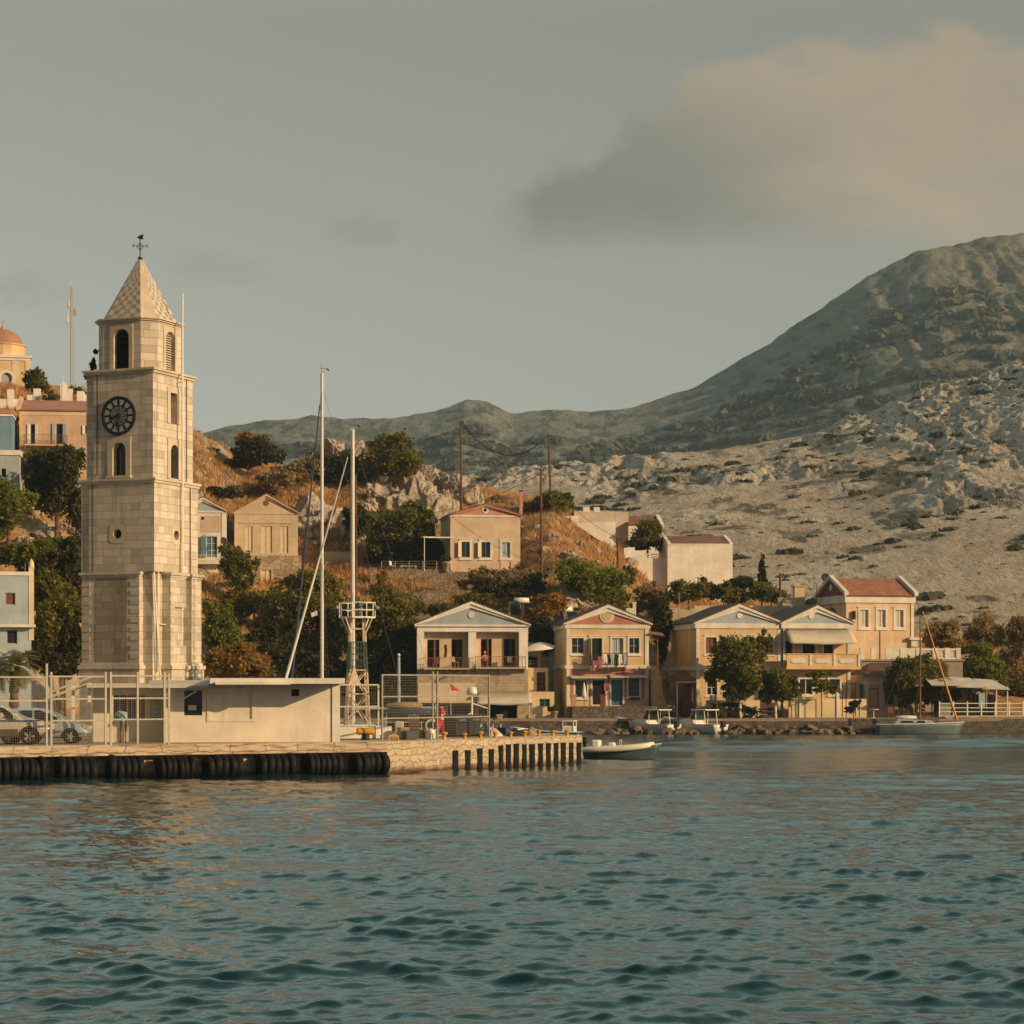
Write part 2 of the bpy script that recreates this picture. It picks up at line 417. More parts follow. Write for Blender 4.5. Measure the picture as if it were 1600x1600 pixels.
M['bark'] = simple('bark', (0.13, 0.09, 0.06), 0.95, 0, 0.4, 6, 0.2, 0.6)
M['bark_pale'] = simple('whitewashed_bark', (0.55, 0.50, 0.42), 0.9, 0, 0.2, 6)
M['polewood'] = simple('creosoted_pole', (0.13, 0.065, 0.035), 0.9, 0, 0.35, 5)
L = {}
L['olive'] = leaf_mat('olive_leaves', (0.036, 0.036, 0.006), (0.24, 0.20, 0.022))
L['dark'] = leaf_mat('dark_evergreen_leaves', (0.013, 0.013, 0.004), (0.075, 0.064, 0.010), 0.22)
L['green'] = leaf_mat('fresh_green_leaves', (0.042, 0.060, 0.004), (0.25, 0.26, 0.016))
L['mid'] = leaf_mat('mid_green_leaves', (0.027, 0.036, 0.004), (0.23, 0.21, 0.018))
L['rust'] = leaf_mat('rusty_leaves', (0.17, 0.08, 0.010), (0.40, 0.21, 0.03))
L['gold'] = leaf_mat('golden_leaves', (0.16, 0.095, 0.02), (0.34, 0.20, 0.05))
L['brown'] = leaf_mat('dry_brown_leaves', (0.15, 0.10, 0.042), (0.42, 0.29, 0.125))
L['palm'] = leaf_mat('palm_leaves', (0.05, 0.06, 0.015), (0.24, 0.19, 0.04))
L['straw'] = leaf_mat('dry_grass', (0.36, 0.19, 0.07), (0.68, 0.43, 0.19), 0.35)
L['scrub'] = leaf_mat('hill_scrub', (0.045, 0.052, 0.030), (0.11, 0.105, 0.055), 0.15)
# ---------------------------------------------------------------- camera, sun, sky
cam_d = bpy.data.cameras.new('camera'); cam = bpy.data.objects.new('camera', cam_d); COL.objects.link(cam)
cam.location = (0, 0, EYE); cam.rotation_euler = (rad(90), 0, 0)
cam_d.sensor_width = 36; cam_d.lens = 36 * F / 1600; cam_d.shift_y = (HOR - 800) / 1600
cam_d.clip_start = 0.5; cam_d.clip_end = 6000
SC.camera = cam
S = Vector((math.sin(rad(SUN_AZ)) * math.cos(rad(SUN_EL)), -math.cos(rad(SUN_AZ)) * math.cos(rad(SUN_EL)), math.sin(rad(SUN_EL))))
sd = bpy.data.lights.new('sun', 'SUN'); sd.energy = 4.7; sd.angle = rad(0.5); sd.color = (1.0, 0.67, 0.345)
so = bpy.data.objects.new('sun', sd); COL.objects.link(so); so.rotation_euler = S.to_track_quat('Z', 'Y').to_euler(); so.location = (60, -40, 80)

w = bpy.data.worlds.new('World'); SC.world = w; w.use_nodes = True
nt = w.node_tree; nt.nodes.clear()
sky = nd(nt, 'ShaderNodeTexSky', sky_type='NISHITA'); sky.sun_disc = False
sky.sun_elevation = rad(SUN_EL); sky.sun_rotation = rad(180 - SUN_AZ); sky.air_density = 1.2; sky.dust_density = 1.5; sky.ozone_density = 1.0
bw = nd(nt, 'ShaderNodeRGBToBW', {0: sky.outputs[0]}).outputs[0]
grey = mixc(nt, 1.0, nd(nt, 'ShaderNodeCombineColor', {0: bw, 1: bw, 2: bw}).outputs[0], (1.015, 1.005, 0.855), 'MULTIPLY')
el_ = nd(nt, 'ShaderNodeSeparateXYZ', {0: nd(nt, 'ShaderNodeTexCoord').outputs['Generated']}).outputs[2]
base = mixc(nt, math_(nt, 'SUBTRACT', 0.94, math_(nt, 'MULTIPLY', smooth(nt, el_, 0.30, 0.60), 0.12)), sky.outputs[0], grey)
d = nd(nt, 'ShaderNodeSeparateXYZ', {0: nd(nt, 'ShaderNodeTexCoord').outputs['Generated']})
# added brightness high in the sky ahead, tinted teal, to light the water's reflections
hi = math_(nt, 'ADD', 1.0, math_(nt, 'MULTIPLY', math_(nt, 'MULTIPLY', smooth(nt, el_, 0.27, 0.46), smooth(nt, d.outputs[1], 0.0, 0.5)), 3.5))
# the half of the sky behind the viewer is dimmed to cut fill light in shadows
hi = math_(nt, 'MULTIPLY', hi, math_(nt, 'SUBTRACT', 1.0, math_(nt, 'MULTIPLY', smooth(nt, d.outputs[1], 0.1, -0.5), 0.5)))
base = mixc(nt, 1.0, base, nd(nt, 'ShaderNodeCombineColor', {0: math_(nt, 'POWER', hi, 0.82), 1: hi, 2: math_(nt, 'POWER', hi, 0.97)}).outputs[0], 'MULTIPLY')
yy = math_(nt, 'MAXIMUM', d.outputs[1], 0.05)
u = math_(nt, 'DIVIDE', d.outputs[0], yy); v = math_(nt, 'DIVIDE', d.outputs[2], yy)
uv = nd(nt, 'ShaderNodeCombineXYZ', {0: u, 1: v, 2: 0.0}).outputs[0]
n1 = noise(nt, scaled(nt, uv, (1, 1.5, 1)), 22, 8, 0.58, 0.3); n2 = noise(nt, uv, 9, 4, 0.5); n3 = noise(nt, scaled(nt, uv, (1, 1.8, 1)), 14, 7, 0.6, 0.4)
# one bank of cloud over the mountain: flat base, ragged rising top
top = nd(nt, 'ShaderNodeFloatCurve', {'Value': math_(nt, 'MULTIPLY', math_(nt, 'ADD', u, 0.02), 3.2, clamp=True)})
cv = top.mapping.curves[0]
cv.points[0].location = (0.0, 0.26); cv.points[1].location = (1.0, 0.92)
for x, y in ((0.13, 0.39), (0.22, 0.56), (0.34, 0.76), (0.5, 0.84), (0.66, 0.90)): cv.points.new(x, y)
top.mapping.update()
vt = math_(nt, 'ADD', math_(nt, 'MULTIPLY', top.outputs[0], 0.12), 0.180)
nz = math_(nt, 'MULTIPLY', math_(nt, 'SUBTRACT', n1, 0.5), 0.062)
nz2 = math_(nt, 'MULTIPLY', math_(nt, 'SUBTRACT', n2, 0.5), 0.02)
up = smooth(nt, math_(nt, 'SUBTRACT', math_(nt, 'ADD', vt, nz), v), -0.002, 0.013)
lo = smooth(nt, math_(nt, 'ADD', v, nz2), 0.183, 0.207)
fr = smooth(nt, math_(nt, 'ADD', u, nz), -0.012, 0.018)
mask = math_(nt, 'MULTIPLY', math_(nt, 'MULTIPLY', up, lo), fr)
warm = smooth(nt, math_(nt, 'ADD', u, math_(nt, 'ADD', math_(nt, 'MULTIPLY', nz, 1.2), math_(nt, 'MULTIPLY', math_(nt, 'SUBTRACT', v, 0.22), 0.8))), 0.045, 0.18)
tint = mixc(nt, warm, (0.69, 0.69, 0.65), (1.40, 1.11, 0.91))
tint = mixc(nt, 1.0, tint, mixc(nt, smooth(nt, n3, 0.35, 0.65), (0.93, 0.94, 0.96), (1.05, 1.04, 1.03)), 'MULTIPLY')
tint = mixc(nt, math_(nt, 'MULTIPLY', smooth(nt, math_(nt, 'SUBTRACT', math_(nt, 'ADD', vt, nz), v), 0.045, 0.005), warm), tint, (1.50, 1.20, 0.98))
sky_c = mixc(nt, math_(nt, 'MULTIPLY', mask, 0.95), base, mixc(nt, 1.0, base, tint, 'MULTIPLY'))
# faint thin smudges lower down on the left
def wisp(cu, cv_, ru, rv):
    a_ = math_(nt, 'POWER', math_(nt, 'DIVIDE', math_(nt, 'ABSOLUTE', math_(nt, 'SUBTRACT', u, cu)), ru), 2.0); b_ = math_(nt, 'POWER', math_(nt, 'DIVIDE', math_(nt, 'ABSOLUTE', math_(nt, 'SUBTRACT', v, cv_)), rv), 2.0)
    return smooth(nt, math_(nt, 'SUBTRACT', math_(nt, 'ADD', 0.75, math_(nt, 'MULTIPLY', math_(nt, 'SUBTRACT', n3, 0.5), 3.2)), math_(nt, 'ADD', a_, b_)), 0.0, 0.9)
sm = math_(nt, 'MAXIMUM', math_(nt, 'MAXIMUM', wisp(-0.068, 0.197, 0.026, 0.010), wisp(-0.125, 0.182, 0.036, 0.012)), wisp(-0.21, 0.172, 0.03, 0.012))
sky_c = mixc(nt, math_(nt, 'MULTIPLY', sm, 0.42), sky_c, mixc(nt, 1.0, base, (0.72, 0.76, 0.72), 'MULTIPLY'))
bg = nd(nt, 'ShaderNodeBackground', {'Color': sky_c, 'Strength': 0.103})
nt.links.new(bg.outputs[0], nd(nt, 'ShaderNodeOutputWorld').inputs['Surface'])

SC.view_settings.view_transform = 'Standard'; SC.view_settings.look = 'None'
SC.view_settings.exposure = 0.0; SC.view_settings.gamma = 1.0
SC.render.engine = 'CYCLES'
cy = SC.cycles
cy.use_denoising = True; cy.max_bounces = 6; cy.diffuse_bounces = 3; cy.glossy_bounces = 3; cy.transmission_bounces = 3
cy.volume_bounces = 0; cy.transparent_max_bounces = 8; cy.caustics_reflective = False; cy.caustics_refractive = False
cy.sample_clamp_indirect = 6

# ---------------------------------------------------------------- haze
m, nt_, out = new_mat('sea_haze')
pv = nd(nt_, 'ShaderNodeVolumePrincipled', {'Color': (0.58, 0.80, 0.92, 1), 'Density': 0.00016, 'Anisotropy': 0.2})
nt_.links.new(pv.outputs[0], out.inputs['Volume'])
hz = MB().box(-760, 960, -30, 1580, -6, 345).build('haze', m)
tag(hz, kind='stuff')

# ---------------------------------------------------------------- water
def wave_field(X, Y, dx):
    rng = np.random.default_rng(5)
    Z = np.zeros_like(X); GX = np.zeros_like(X); GY = np.zeros_like(X)
    for i in range(96):
        if i < 78:
            lam = 0.26 * (1.9 / 0.26) ** rng.random(); amp = 0.0038 * lam ** 0.8 * (0.5 + rng.random()); a = rad(262 + rng.normal(0, 29))
        else:
            lam = 2.2 * (8.0 / 2.2) ** rng.random(); amp = 0.0012 * lam * (0.5 + rng.random()); a = rad(258 + rng.normal(0, 20))
        k = 2 * math.pi / lam
        fil = np.clip((lam / np.maximum(dx, 1e-3) - 1.6) / 1.6, 0, 1)
        ph = k * (X * math.cos(a) + Y * math.sin(a)) + rng.random() * 6.283
        if i >= 78: amp = amp * (1 + 0.9 * np.clip((Y - 55) / 80, 0, 1))
        Z += amp * fil * np.cos(ph)
        GX += -amp * fil * math.cos(a) * np.sin(ph); GY += -amp * fil * math.sin(a) * np.sin(ph)
    return Z, GX, GY
rows = []
y = 14.0
while y < 200:
    rows.append(y); y += max(0.03, y * y / 8755 * 0.34)
rows = np.array([-40, -10, 4, 9] + rows + [230, 300, 420])
ang = np.concatenate([np.linspace(-1.6, -0.34, 10)[:-1], np.linspace(-0.34, 0.34, 900), np.linspace(0.34, 1.6, 10)[1:]])
Yg = np.repeat(rows[:, None], len(ang), 1); Xg = np.maximum(Yg, 14) * ang[None, :]
gust = 0.7 + 0.75 * fbm(Xg / 16, Yg / 24, 3, 9)
gust = gust * np.clip(1.2 - Yg / 420, 0.6, 1.2) + 1.3 * np.exp(-((Yg - 152) / 13) ** 2) * np.clip((Xg - 2) / 12, 0, 1)
dxs = np.maximum(np.gradient(rows)[:, None] * 0.75, 0)
Zg, GX, GY = wave_field(Xg, Yg, np.repeat(dxs, len(ang), 1))
fade = np.clip((Yg - 12) / 5, 0, 1) * np.clip((205 - Yg) / 10, 0, 1) * np.clip((0.36 - np.abs(ang))[None, :] / 0.03, 0, 1)
sg = Zg.std(axis=1, keepdims=True) + 1e-6
hn = Zg / sg * gust
Zg = sg * (0.75 * hn + 0.65 * np.logaddexp(0, 2.8 * (hn - 0.8)) / 2.8) * fade      # flat troughs, separate short crests
V = np.stack([Xg + GX * 0.3 * fade, Yg + GY * 0.3 * fade, Zg], -1).reshape(-1, 3)
nr, nc = Yg.shape
idx = np.arange(nr * nc).reshape(nr, nc)
Q = np.stack([idx[:-1, :-1], idx[:-1, 1:], idx[1:, 1:], idx[1:, :-1]], -1).reshape(-1, 4)
m, nt_, out = new_mat('sea_water')
co = obj_co(nt_)
b1 = noise(nt_, scaled(nt_, co, (1.0, 0.9, 1)), 6.5, 3, 0.6); b2 = noise(nt_, scaled(nt_, co, (1.0, 0.8, 1)), 2.0, 4, 0.6)
bp = nd(nt_, 'ShaderNodeBump', {'Strength': 0.5, 'Distance': 0.045, 'Height': math_(nt_, 'ADD', math_(nt_, 'MULTIPLY', b1, 0.45), b2)})
rgh = math_(nt_, 'ADD', 0.085, math_(nt_, 'MULTIPLY', smooth(nt_, nd(nt_, 'ShaderNodeSeparateXYZ', {0: co}).outputs[1], 45.0, 170.0), 0.12))   # rippled by the breeze towards the far shore
pb = nd(nt_, 'ShaderNodeBsdfPrincipled', {'Base Color': (0.003, 0.031, 0.039, 1), 'Roughness': rgh, 'IOR': 1.45, 'Specular IOR Level': 0.5, 'Normal': bp.outputs[0]})
nt_.links.new(pb.outputs[0], out.inputs['Surface'])
tag(np_mesh('water', V, Q, m, smooth=True), kind='structure')

# ---------------------------------------------------------------- land
def lerp_tab(x, tab):
    xs, ys = zip(*tab)
    return np.interp(x, xs, ys)
CREST = [(-140, 40), (-70, 38), (-46, 35.5), (-37, 33.0), (-33, 31.2), (-29, 28.6), (-22, 28.8), (-14, 27.6), (-7, 27.2), (-3, 25.8), (2, 24.0), (6, 22.8), (11, 19.6), (13.5, 17.2), (16, 15.0), (21, 13.6), (32, 11.8), (45, 10.0), (60, 8.0), (130, 7.0)]
PROF = [(150, 0), (203, 0.0), (208, 0.18), (215, 0.34), (228, 0.50), (240, 0.72), (252, 0.9), (262, 1.0), (280, 0.9), (330, 0.45), (420, 0.2)]
def hill_z(X, Y, rough=True):
    X = np.asarray(X, float); Y = np.asarray(Y, float)
    c = lerp_tab(X, CREST)
    sh = lerp_tab(X, [(-60, 24), (-44, 22), (-31, 6), (-24, 0), (-3, 0), (4, 12), (20, 14), (32, 6), (45, 0)])
    sh = np.where(X > -24, sh * np.clip((Y - 203) / 12, 0, 1), sh)
    s = lerp_tab(Y + sh, PROF)
    z = 1.25 + (c - 1.25) * s
    if rough: z = z + (fbm(X / 5.0, Y / 5.0, 4, 3) - 0.5) * 2.4 * np.clip(s * 4, 0, 1)
    return z
def hz_at(x, y): return float(hill_z(x, y))
def ground_d(px, py, lo=165, hi=268):
    """distance at which the hillside meets the sight line, else where it comes closest"""
    ds = np.arange(lo, hi, 0.5); gap = hill_z((px - 800) * ds / F, ds) - (EYE + (HOR - py) * ds / F)
    hit = np.nonzero(gap >= 0)[0]
    return float(ds[hit[0]] if len(hit) else ds[np.argmax(gap)])


def hill_material(name, straw, soil, rock, green, sc=1.0, rk=(0.52, 0.66)):
    m, nt, out = new_mat(name); co = obj_co(nt)
    n1 = noise(nt, co, 0.12 * sc, 7, 0.65, 0.4); n2 = noise(nt, co, 0.9 * sc, 7, 0.7); n3 = noise(nt, co, 0.35 * sc, 6, 0.65, 0.5)
    nz = nd(nt, 'ShaderNodeSeparateXYZ', {0: nd(nt, 'ShaderNodeNewGeometry').outputs['Normal']}).outputs[2]
    col = mixc(nt, smooth(nt, n2, 0.35, 0.65), soil, straw)
    col = mixc(nt, smooth(nt, n1, 0.56, 0.70), col, green)
    rf = smooth(nt, math_(nt, 'ADD', n3, math_(nt, 'MULTIPLY', math_(nt, 'SUBTRACT', 1.0, nz), 0.5)), rk[0], rk[1])
    rc = mixc(nt, smooth(nt, n2, 0.32, 0.6), dim(rock, 0.55), rock)
    col = mixc(nt, rf, col, rc)
    finish(nt, out, col, 0.95, n2, 0.9, 0.3 / sc)
    return m
gx = np.concatenate([np.linspace(-150, -62, 20)[:-1], np.linspace(-62, 62, 320), np.linspace(62, 150, 20)[1:]]); gy = np.concatenate([np.linspace(168, 275, 240), np.linspace(277, 420, 30)])
GXX, GYY = np.meshgrid(gx, gy)
ZZ = hill_z(GXX, GYY); ZZ = np.where((GYY < 189) & (GXX > -14.8), -3.0, ZZ)
def grid_mesh(name, X, Y, Z, mats, mi=None):
    n, k = X.shape; idx = np.arange(n * k).reshape(n, k)
    Q = np.stack([idx[:-1, :-1], idx[:-1, 1:], idx[1:, 1:], idx[1:, :-1]], -1).reshape(-1, 4)
    return np_mesh(name, np.stack([X, Y, Z], -1).reshape(-1, 3), Q, mats, smooth=True, mi=mi)
keep = ZZ.copy()
hill = grid_mesh('village_hill', GXX, GYY, ZZ - 0.12 * (GYY < 203), hill_material('village_hill_ground', (0.46, 0.25, 0.10), (0.24, 0.14, 0.07), (0.40, 0.34, 0.26), (0.07, 0.06, 0.02), 1.0, (0.60, 0.70)))
tag(hill, kind='structure')

# the rocky hillside behind the village
RC = [(-200, 16), (-90, 20), (-50, 33), (-25, 42), (-8, 47), (8, 49.5), (20, 50.5), (33, 52.6), (40, 53.4), (51, 54.6), (63, 57.2), (75, 61.2), (87, 65.4), (97, 68.2), (107, 72.4), (133, 82), (230, 100)]
rx = np.concatenate([np.linspace(-190, -62, 60)[:-1], np.linspace(-62, 135, 640), np.linspace(135, 230, 50)[1:]]); ry = np.concatenate([np.linspace(225, 500, 480), np.linspace(502, 620, 20)])
RX, RY = np.meshgrid(rx, ry)
cr = lerp_tab(RX * 480 / np.maximum(RY, 300) * 0.6 + RX * 0.4, RC)
t = np.clip((RY - 235) / 245, 0, 1)
prof = 0.10 * t + 0.90 * t ** 0.95
zb = 3.0
RZ = zb + (cr - zb) * prof
amp = np.clip(t * 2.2, 0.1, 1) * np.clip((520 - RY) / 30, 0, 1)
rocky = fbm(RX / 45 + 3, RY / 60, 4, 21) + 0.16 * np.exp(-((t - 0.93) / 0.14) ** 2) + 0.10 * np.exp(-((t - 0.45 + RX / 420) / 0.05) ** 2) - 0.16 * np.clip((RX - 30) / 60, 0, 1) * np.clip((0.55 - t) / 0.3, 0, 1)
cl = np.clip((rocky - 0.46) / 0.10, 0, 1)
wx = RX + 6 * fbm(RX / 14, RY / 14, 3, 25)
flute = ridged(wx / 5.2, RY / 20.0, 5, 31) - 0.55
RZ = RZ + amp * (flute * 3.0 * cl + (ridged(wx / 1.9, RY / 6.0, 3, 51) - 0.5) * 1.1 * cl + (fbm(RX / 26, RY / 26, 5, 41) - 0.5) * 2.0 + (fbm(RX / 3.2, RY / 4.2, 4, 45) - 0.5) * 0.7)
RZ = np.where(RY > 495, RZ - (RY - 495) * 0.5, RZ)
m, nt_, out = new_mat('limestone_hillside'); co = obj_co(nt_)
a1 = noise(nt_, co, 0.045, 7, 0.65, 0.5); a2 = noise(nt_, scaled(nt_, co, (1, 0.3, 0.5)), 0.55, 9, 0.74, 0.5); a3 = noise(nt_, scaled(nt_, co, (1, 0.25, 0.4)), 1.15, 7, 0.72, 0.4)
at_ = lambda nm: nd(nt_, 'ShaderNodeAttribute', attribute_name=nm).outputs['Fac']
soil = mixc(nt_, smooth(nt_, a1, 0.40, 0.62), (0.60, 0.495, 0.37), (0.46, 0.335, 0.23))
soil = mixc(nt_, smooth(nt_, a2, 0.44, 0.60), soil, (0.66, 0.56, 0.43))
rock_ = mixc(nt_, smooth(nt_, a2, 0.36, 0.56), (0.54, 0.47, 0.375), (0.80, 0.70, 0.56))
rock_ = mixc(nt_, smooth(nt_, a3, 0.47, 0.39), rock_, (0.17, 0.165, 0.14))
soil = mixc(nt_, smooth(nt_, noise(nt_, scaled(nt_, co, (1, 0.4, 0.6)), 2.0, 5, 0.7), 0.50, 0.62), soil, (0.74, 0.64, 0.51))
soil = mixc(nt_, smooth(nt_, noise(nt_, scaled(nt_, co, (1, 0.35, 0.6)), 1.4, 6, 0.75), 0.44, 0.36), soil, (0.20, 0.165, 0.11))
col = mixc(nt_, at_('crag'), soil, rock_)
col = mixc(nt_, math_(nt_, 'MULTIPLY', at_('scrubby'), smooth(nt_, a3, 0.35, 0.5)), col, (0.13, 0.115, 0.065))
finish(nt_, out, col, 0.95, math_(nt_, 'ADD', a2, math_(nt_, 'MULTIPLY', a3, 0.6)), 1.0, 2.2)
cs_ = np.clip((rocky - 0.44 + (fbm(RX / 7, RY / 10, 4, 91) - 0.5) * 0.30) / 0.10, 0, 1)
ro = tag(grid_mesh('rocky_hill', RX, RY, RZ, m), kind='structure')
ro.data.attributes.new('crag', 'FLOAT', 'POINT').data.foreach_set('value', cs_.ravel().astype(np.float32))
sc_ = np.clip((fbm(RX / 7 + 40, RY / 11, 4, 95) - 0.60) / 0.04, 0, 1) * (1 - 0.6 * cs_)
ro.data.attributes.new('scrubby', 'FLOAT', 'POINT').data.foreach_set('value', sc_.ravel().astype(np.float32))

# the mountain beyond, rising to the right
FC = [(-400, 80), (-180, 86), (-122, 89), (-104, 93), (-89, 95.6), (-71, 97.2), (-53, 96.7), (-36, 97.8), (-30, 99), (-22, 101.6), (-16, 104.0), (-9, 102.8), (0, 99.2), (11, 100), (27, 99.6), (44, 101.4), (58, 106.2), (67, 110.6), (89, 122), (111, 137.8), (133, 151), (142, 155), (156, 157.8), (178, 161.6), (222, 167), (400, 172)]
fx = np.linspace(-330, 420, 760); fy = np.concatenate([np.linspace(470, 815, 300), np.linspace(818, 880, 10)])
FX, FY = np.meshgrid(fx, fy)
cr = lerp_tab(FX * (0.55 + 0.45 * 800 / np.maximum(FY, 500)), FC)
t = np.clip((FY - 470) / 330, 0, 1)
FZ = 18 + (cr - 18) * (0.62 * t + 0.38 * t * t)
cliff = np.clip((FX - 70) / 60, 0, 1) * np.exp(-((t - 0.84) / 0.13) ** 2)
FZ = FZ + (ridged(FX / 26, FY / 40, 5, 61) - 0.55) * 3.5 * np.clip(t * 3, 0, 1) * (1.0 - 0.45 * t) + (fbm(FX / 9, FY / 9, 4, 71) - 0.5) * 2.2
FZ = FZ + cliff * (ridged((FX + 5 * fbm(FX / 12, FY / 12, 3, 9)) / 6.5, FY / 60, 5, 81) - 0.5) * 7
FZ = np.where(FY > 802, FZ - (FY - 802) * 0.8, FZ)
MS = 1.75   # the range stands well over a kilometre away
FX, FY, FZ = FX * MS, FY * MS, EYE + (FZ - EYE) * MS
m, nt_, out = new_mat('scrubby_mountainside'); co = obj_co(nt_)
a1 = noise(nt_, co, 0.012, 7, 0.65, 0.5); a2 = noise(nt_, scaled(nt_, co, (1, 0.5, 1)), 0.10, 8, 0.7, 0.3); a3 = noise(nt_, scaled(nt_, co, (1, 0.4, 1)), 0.075, 6, 0.6)
hgt = nd(nt_, 'ShaderNodeSeparateXYZ', {0: co})
right = smooth(nt_, math_(nt_, 'ADD', hgt.outputs[0], math_(nt_, 'MULTIPLY', math_(nt_, 'SUBTRACT', a1, 0.5), 200)), 70, 260)
col = mixc(nt_, smooth(nt_, a2, 0.38, 0.6), (0.16, 0.175, 0.15), (0.27, 0.265, 0.215))
col = mixc(nt_, right, col, mixc(nt_, smooth(nt_, a2, 0.36, 0.62), (0.17, 0.165, 0.13), (0.29, 0.26, 0.20)))
col = mixc(nt_, math_(nt_, 'MULTIPLY', smooth(nt_, a3, 0.52, 0.58), 0.85), col, (0.075, 0.085, 0.062))
finish(nt_, out, col, 0.95, a2, 1.0, 8.0)
tag(grid_mesh('mountain', FX, FY, FZ, m), kind='structure')

def surface_sampler(X, Y, Z):
    xs = X[0]; ys = Y[:, 0]
    def f(x, y):
        i = int(np.clip(np.searchsorted(xs, x) - 1, 0, len(xs) - 2)); j = int(np.clip(np.searchsorted(ys, y) - 1, 0, len(ys) - 2))
        return float(Z[j, i])
    return f
rocky_at = surface_sampler(RX, RY, RZ); mount_at = surface_sampler(FX, FY, FZ)

# ---------------------------------------------------------------- quay and shore road
E0, E1, E2 = Vector((-20.67, 93)), Vector((-5.47, 101)), Vector((3.48, 114))
EL = E0 + (E0 - E1) * 2.2
QZ = 1.40
def edge_at(t):
    """point along the quay edge by photograph x"""
    for a, b in ((EL, E1), (E1, E2)):
        for_k = (t - 800) / F
        dx, dy = b.x - a.x, b.y - a.y
        s = (a.x - for_k * a.y) / (for_k * dy - dx)
        if -0.02 <= s <= 1.02: return Vector((a.x + dx * s, a.y + dy * s)), Vector((dx, dy)).normalized()
BACK = [(1.9, 119.5), (-6.0, 108.5), (-13.6, 106.5), (-14.6, 112), (-14.6, 187.5)]
poly = [(EL.x, EL.y), (E1.x, E1.y), (E2.x, E2.y)] + BACK + [(-90, 187.5), (-90, EL.y + 20)]
q = MB(); q.slot = 0
# coping slab with a chipped, uneven front, then the wall face below set back
def quay_wall(mb, a, b, z0, z1, n, amp, seed, inset=0.0, nz=6):
    rng = random.Random(seed); a, b = Vector(a), Vector(b); dr = (b - a).normalized(); nrm = Vector((dr.y, -dr.x))
    pts = []
    for j in range(nz + 1):
        for i in range(n + 1):
            p = a + (b - a) * (i / n)
            o = (float(fbm(np.array(i * 0.35 + seed), np.array(j * 0.8), 3, seed)) - 0.5) * amp - inset
            if i in (0, n): o = -inset
            p = p + nrm * o
            pts.append((p.x, p.y, z0 + (z1 - z0) * j / nz))
    k = n + 1
    mb.add(pts, [(j * k + i, j * k + i + 1, (j + 1) * k + i + 1, (j + 1) * k + i) for j in range(nz) for i in range(n)])
top = MB().slab([(x, y) for x, y in poly], QZ - 0.03, QZ)
m_deck = plaster('quay_concrete', (0.44, 0.36, 0.26), 0.9)
deck = top.build('quay', m_deck)
tag(deck, kind='structure')
m_q = rough_stone('quay_rubble_wall', (0.48, 0.40, 0.29), .5, .27, .26, .6)
nt_ = m_q.node_tree
# damp, weedy band close to the water
pr = [n for n in nt_.nodes if n.type == 'BSDF_PRINCIPLED'][0]
src = pr.inputs['Base Color'].links[0].from_socket
zc = nd(nt_, 'ShaderNodeSeparateXYZ', {0: obj_co(nt_)}).outputs[2]
wet = smooth(nt_, math_(nt_, 'ADD', zc, math_(nt_, 'MULTIPLY', noise(nt_, obj_co(nt_), 1.6, 5, 0.7), 0.35)), 0.52, 0.22)
nt_.links.new(mixc(nt_, wet, src, (0.10, 0.06, 0.03)), pr.inputs['Base Color'])
qc = MB(); qw = MB(); qw.smooth = False
def off(p, n_, d): return Vector((p.x + n_.x * d, p.y + n_.y * d))
n01 = Vector(((E1 - E0).y, -(E1 - E0).x)).normalized(); n12 = Vector(((E2 - E1).y, -(E2 - E1).x)).normalized()
quay_wall(qc, EL, E1, 0.95, QZ - 0.005, 220, 0.20, 3, 0.0)
quay_wall(qw, EL, E1, -0.8, 0.98, 150, 0.22, 4, 0.55)
m_cop = rough_stone('broken_concrete_coping', (0.48, 0.40, 0.30), 2.3, 0.6, .5, .3)
qc.build('quay_coping', m_cop).__setitem__('kind', 'structure')
qw.build('quay_wall', m_q).__setitem__('kind', 'structure')
qw2 = MB()
quay_wall(qw2, E1, E2, -0.8, QZ - 0.005, 110, 0.10, 5, 0.0)
quay_wall(qw2, E2, BACK[0], -0.8, QZ - 0.005, 20, 0.08, 6, 0.0)
for a, b in zip(BACK[:-1], BACK[1:]): quay_wall(qw2, a, b, -0.8, QZ - 0.005, 40, 0.1, 7, 0.0)
qw2.build('quay_wall', m_q)['kind'] = 'structure'
# underside shelf joining coping and recessed wall
sh = MB(); a, b = EL, E1
sh.add([(a.x, a.y, 0.93), (b.x, b.y, 0.93), (b.x - n01.x * .6, b.y - n01.y * .6, 0.93), (a.x - n01.x * .6, a.y - n01.y * .6, 0.93)], [(0, 1, 2, 3)])
sh.build('quay_wall', m_q)['kind'] = 'structure'

m_road = plaster('shore_road_concrete', (0.32, 0.26, 0.19), 0.8)
road = MB().slab([(-14.6, 187.5), (140, 187.5), (140, 203), (-90, 203), (-90, 187.5)], 1.0, 1.2).build('shore_road', m_road); tag(road, kind='structure')
sw = MB(); quay_wall(sw, (-14.6, 187.5), (27.5, 187.5), -0.8, 1.0, 160, 0.25, 8); quay_wall(sw, (27.5, 187.5), (140, 187.5), -0.8, 1.19, 120, 0.1, 9)
sw.build('shore_wall', M['rubble_dark'])['kind'] = 'structure'
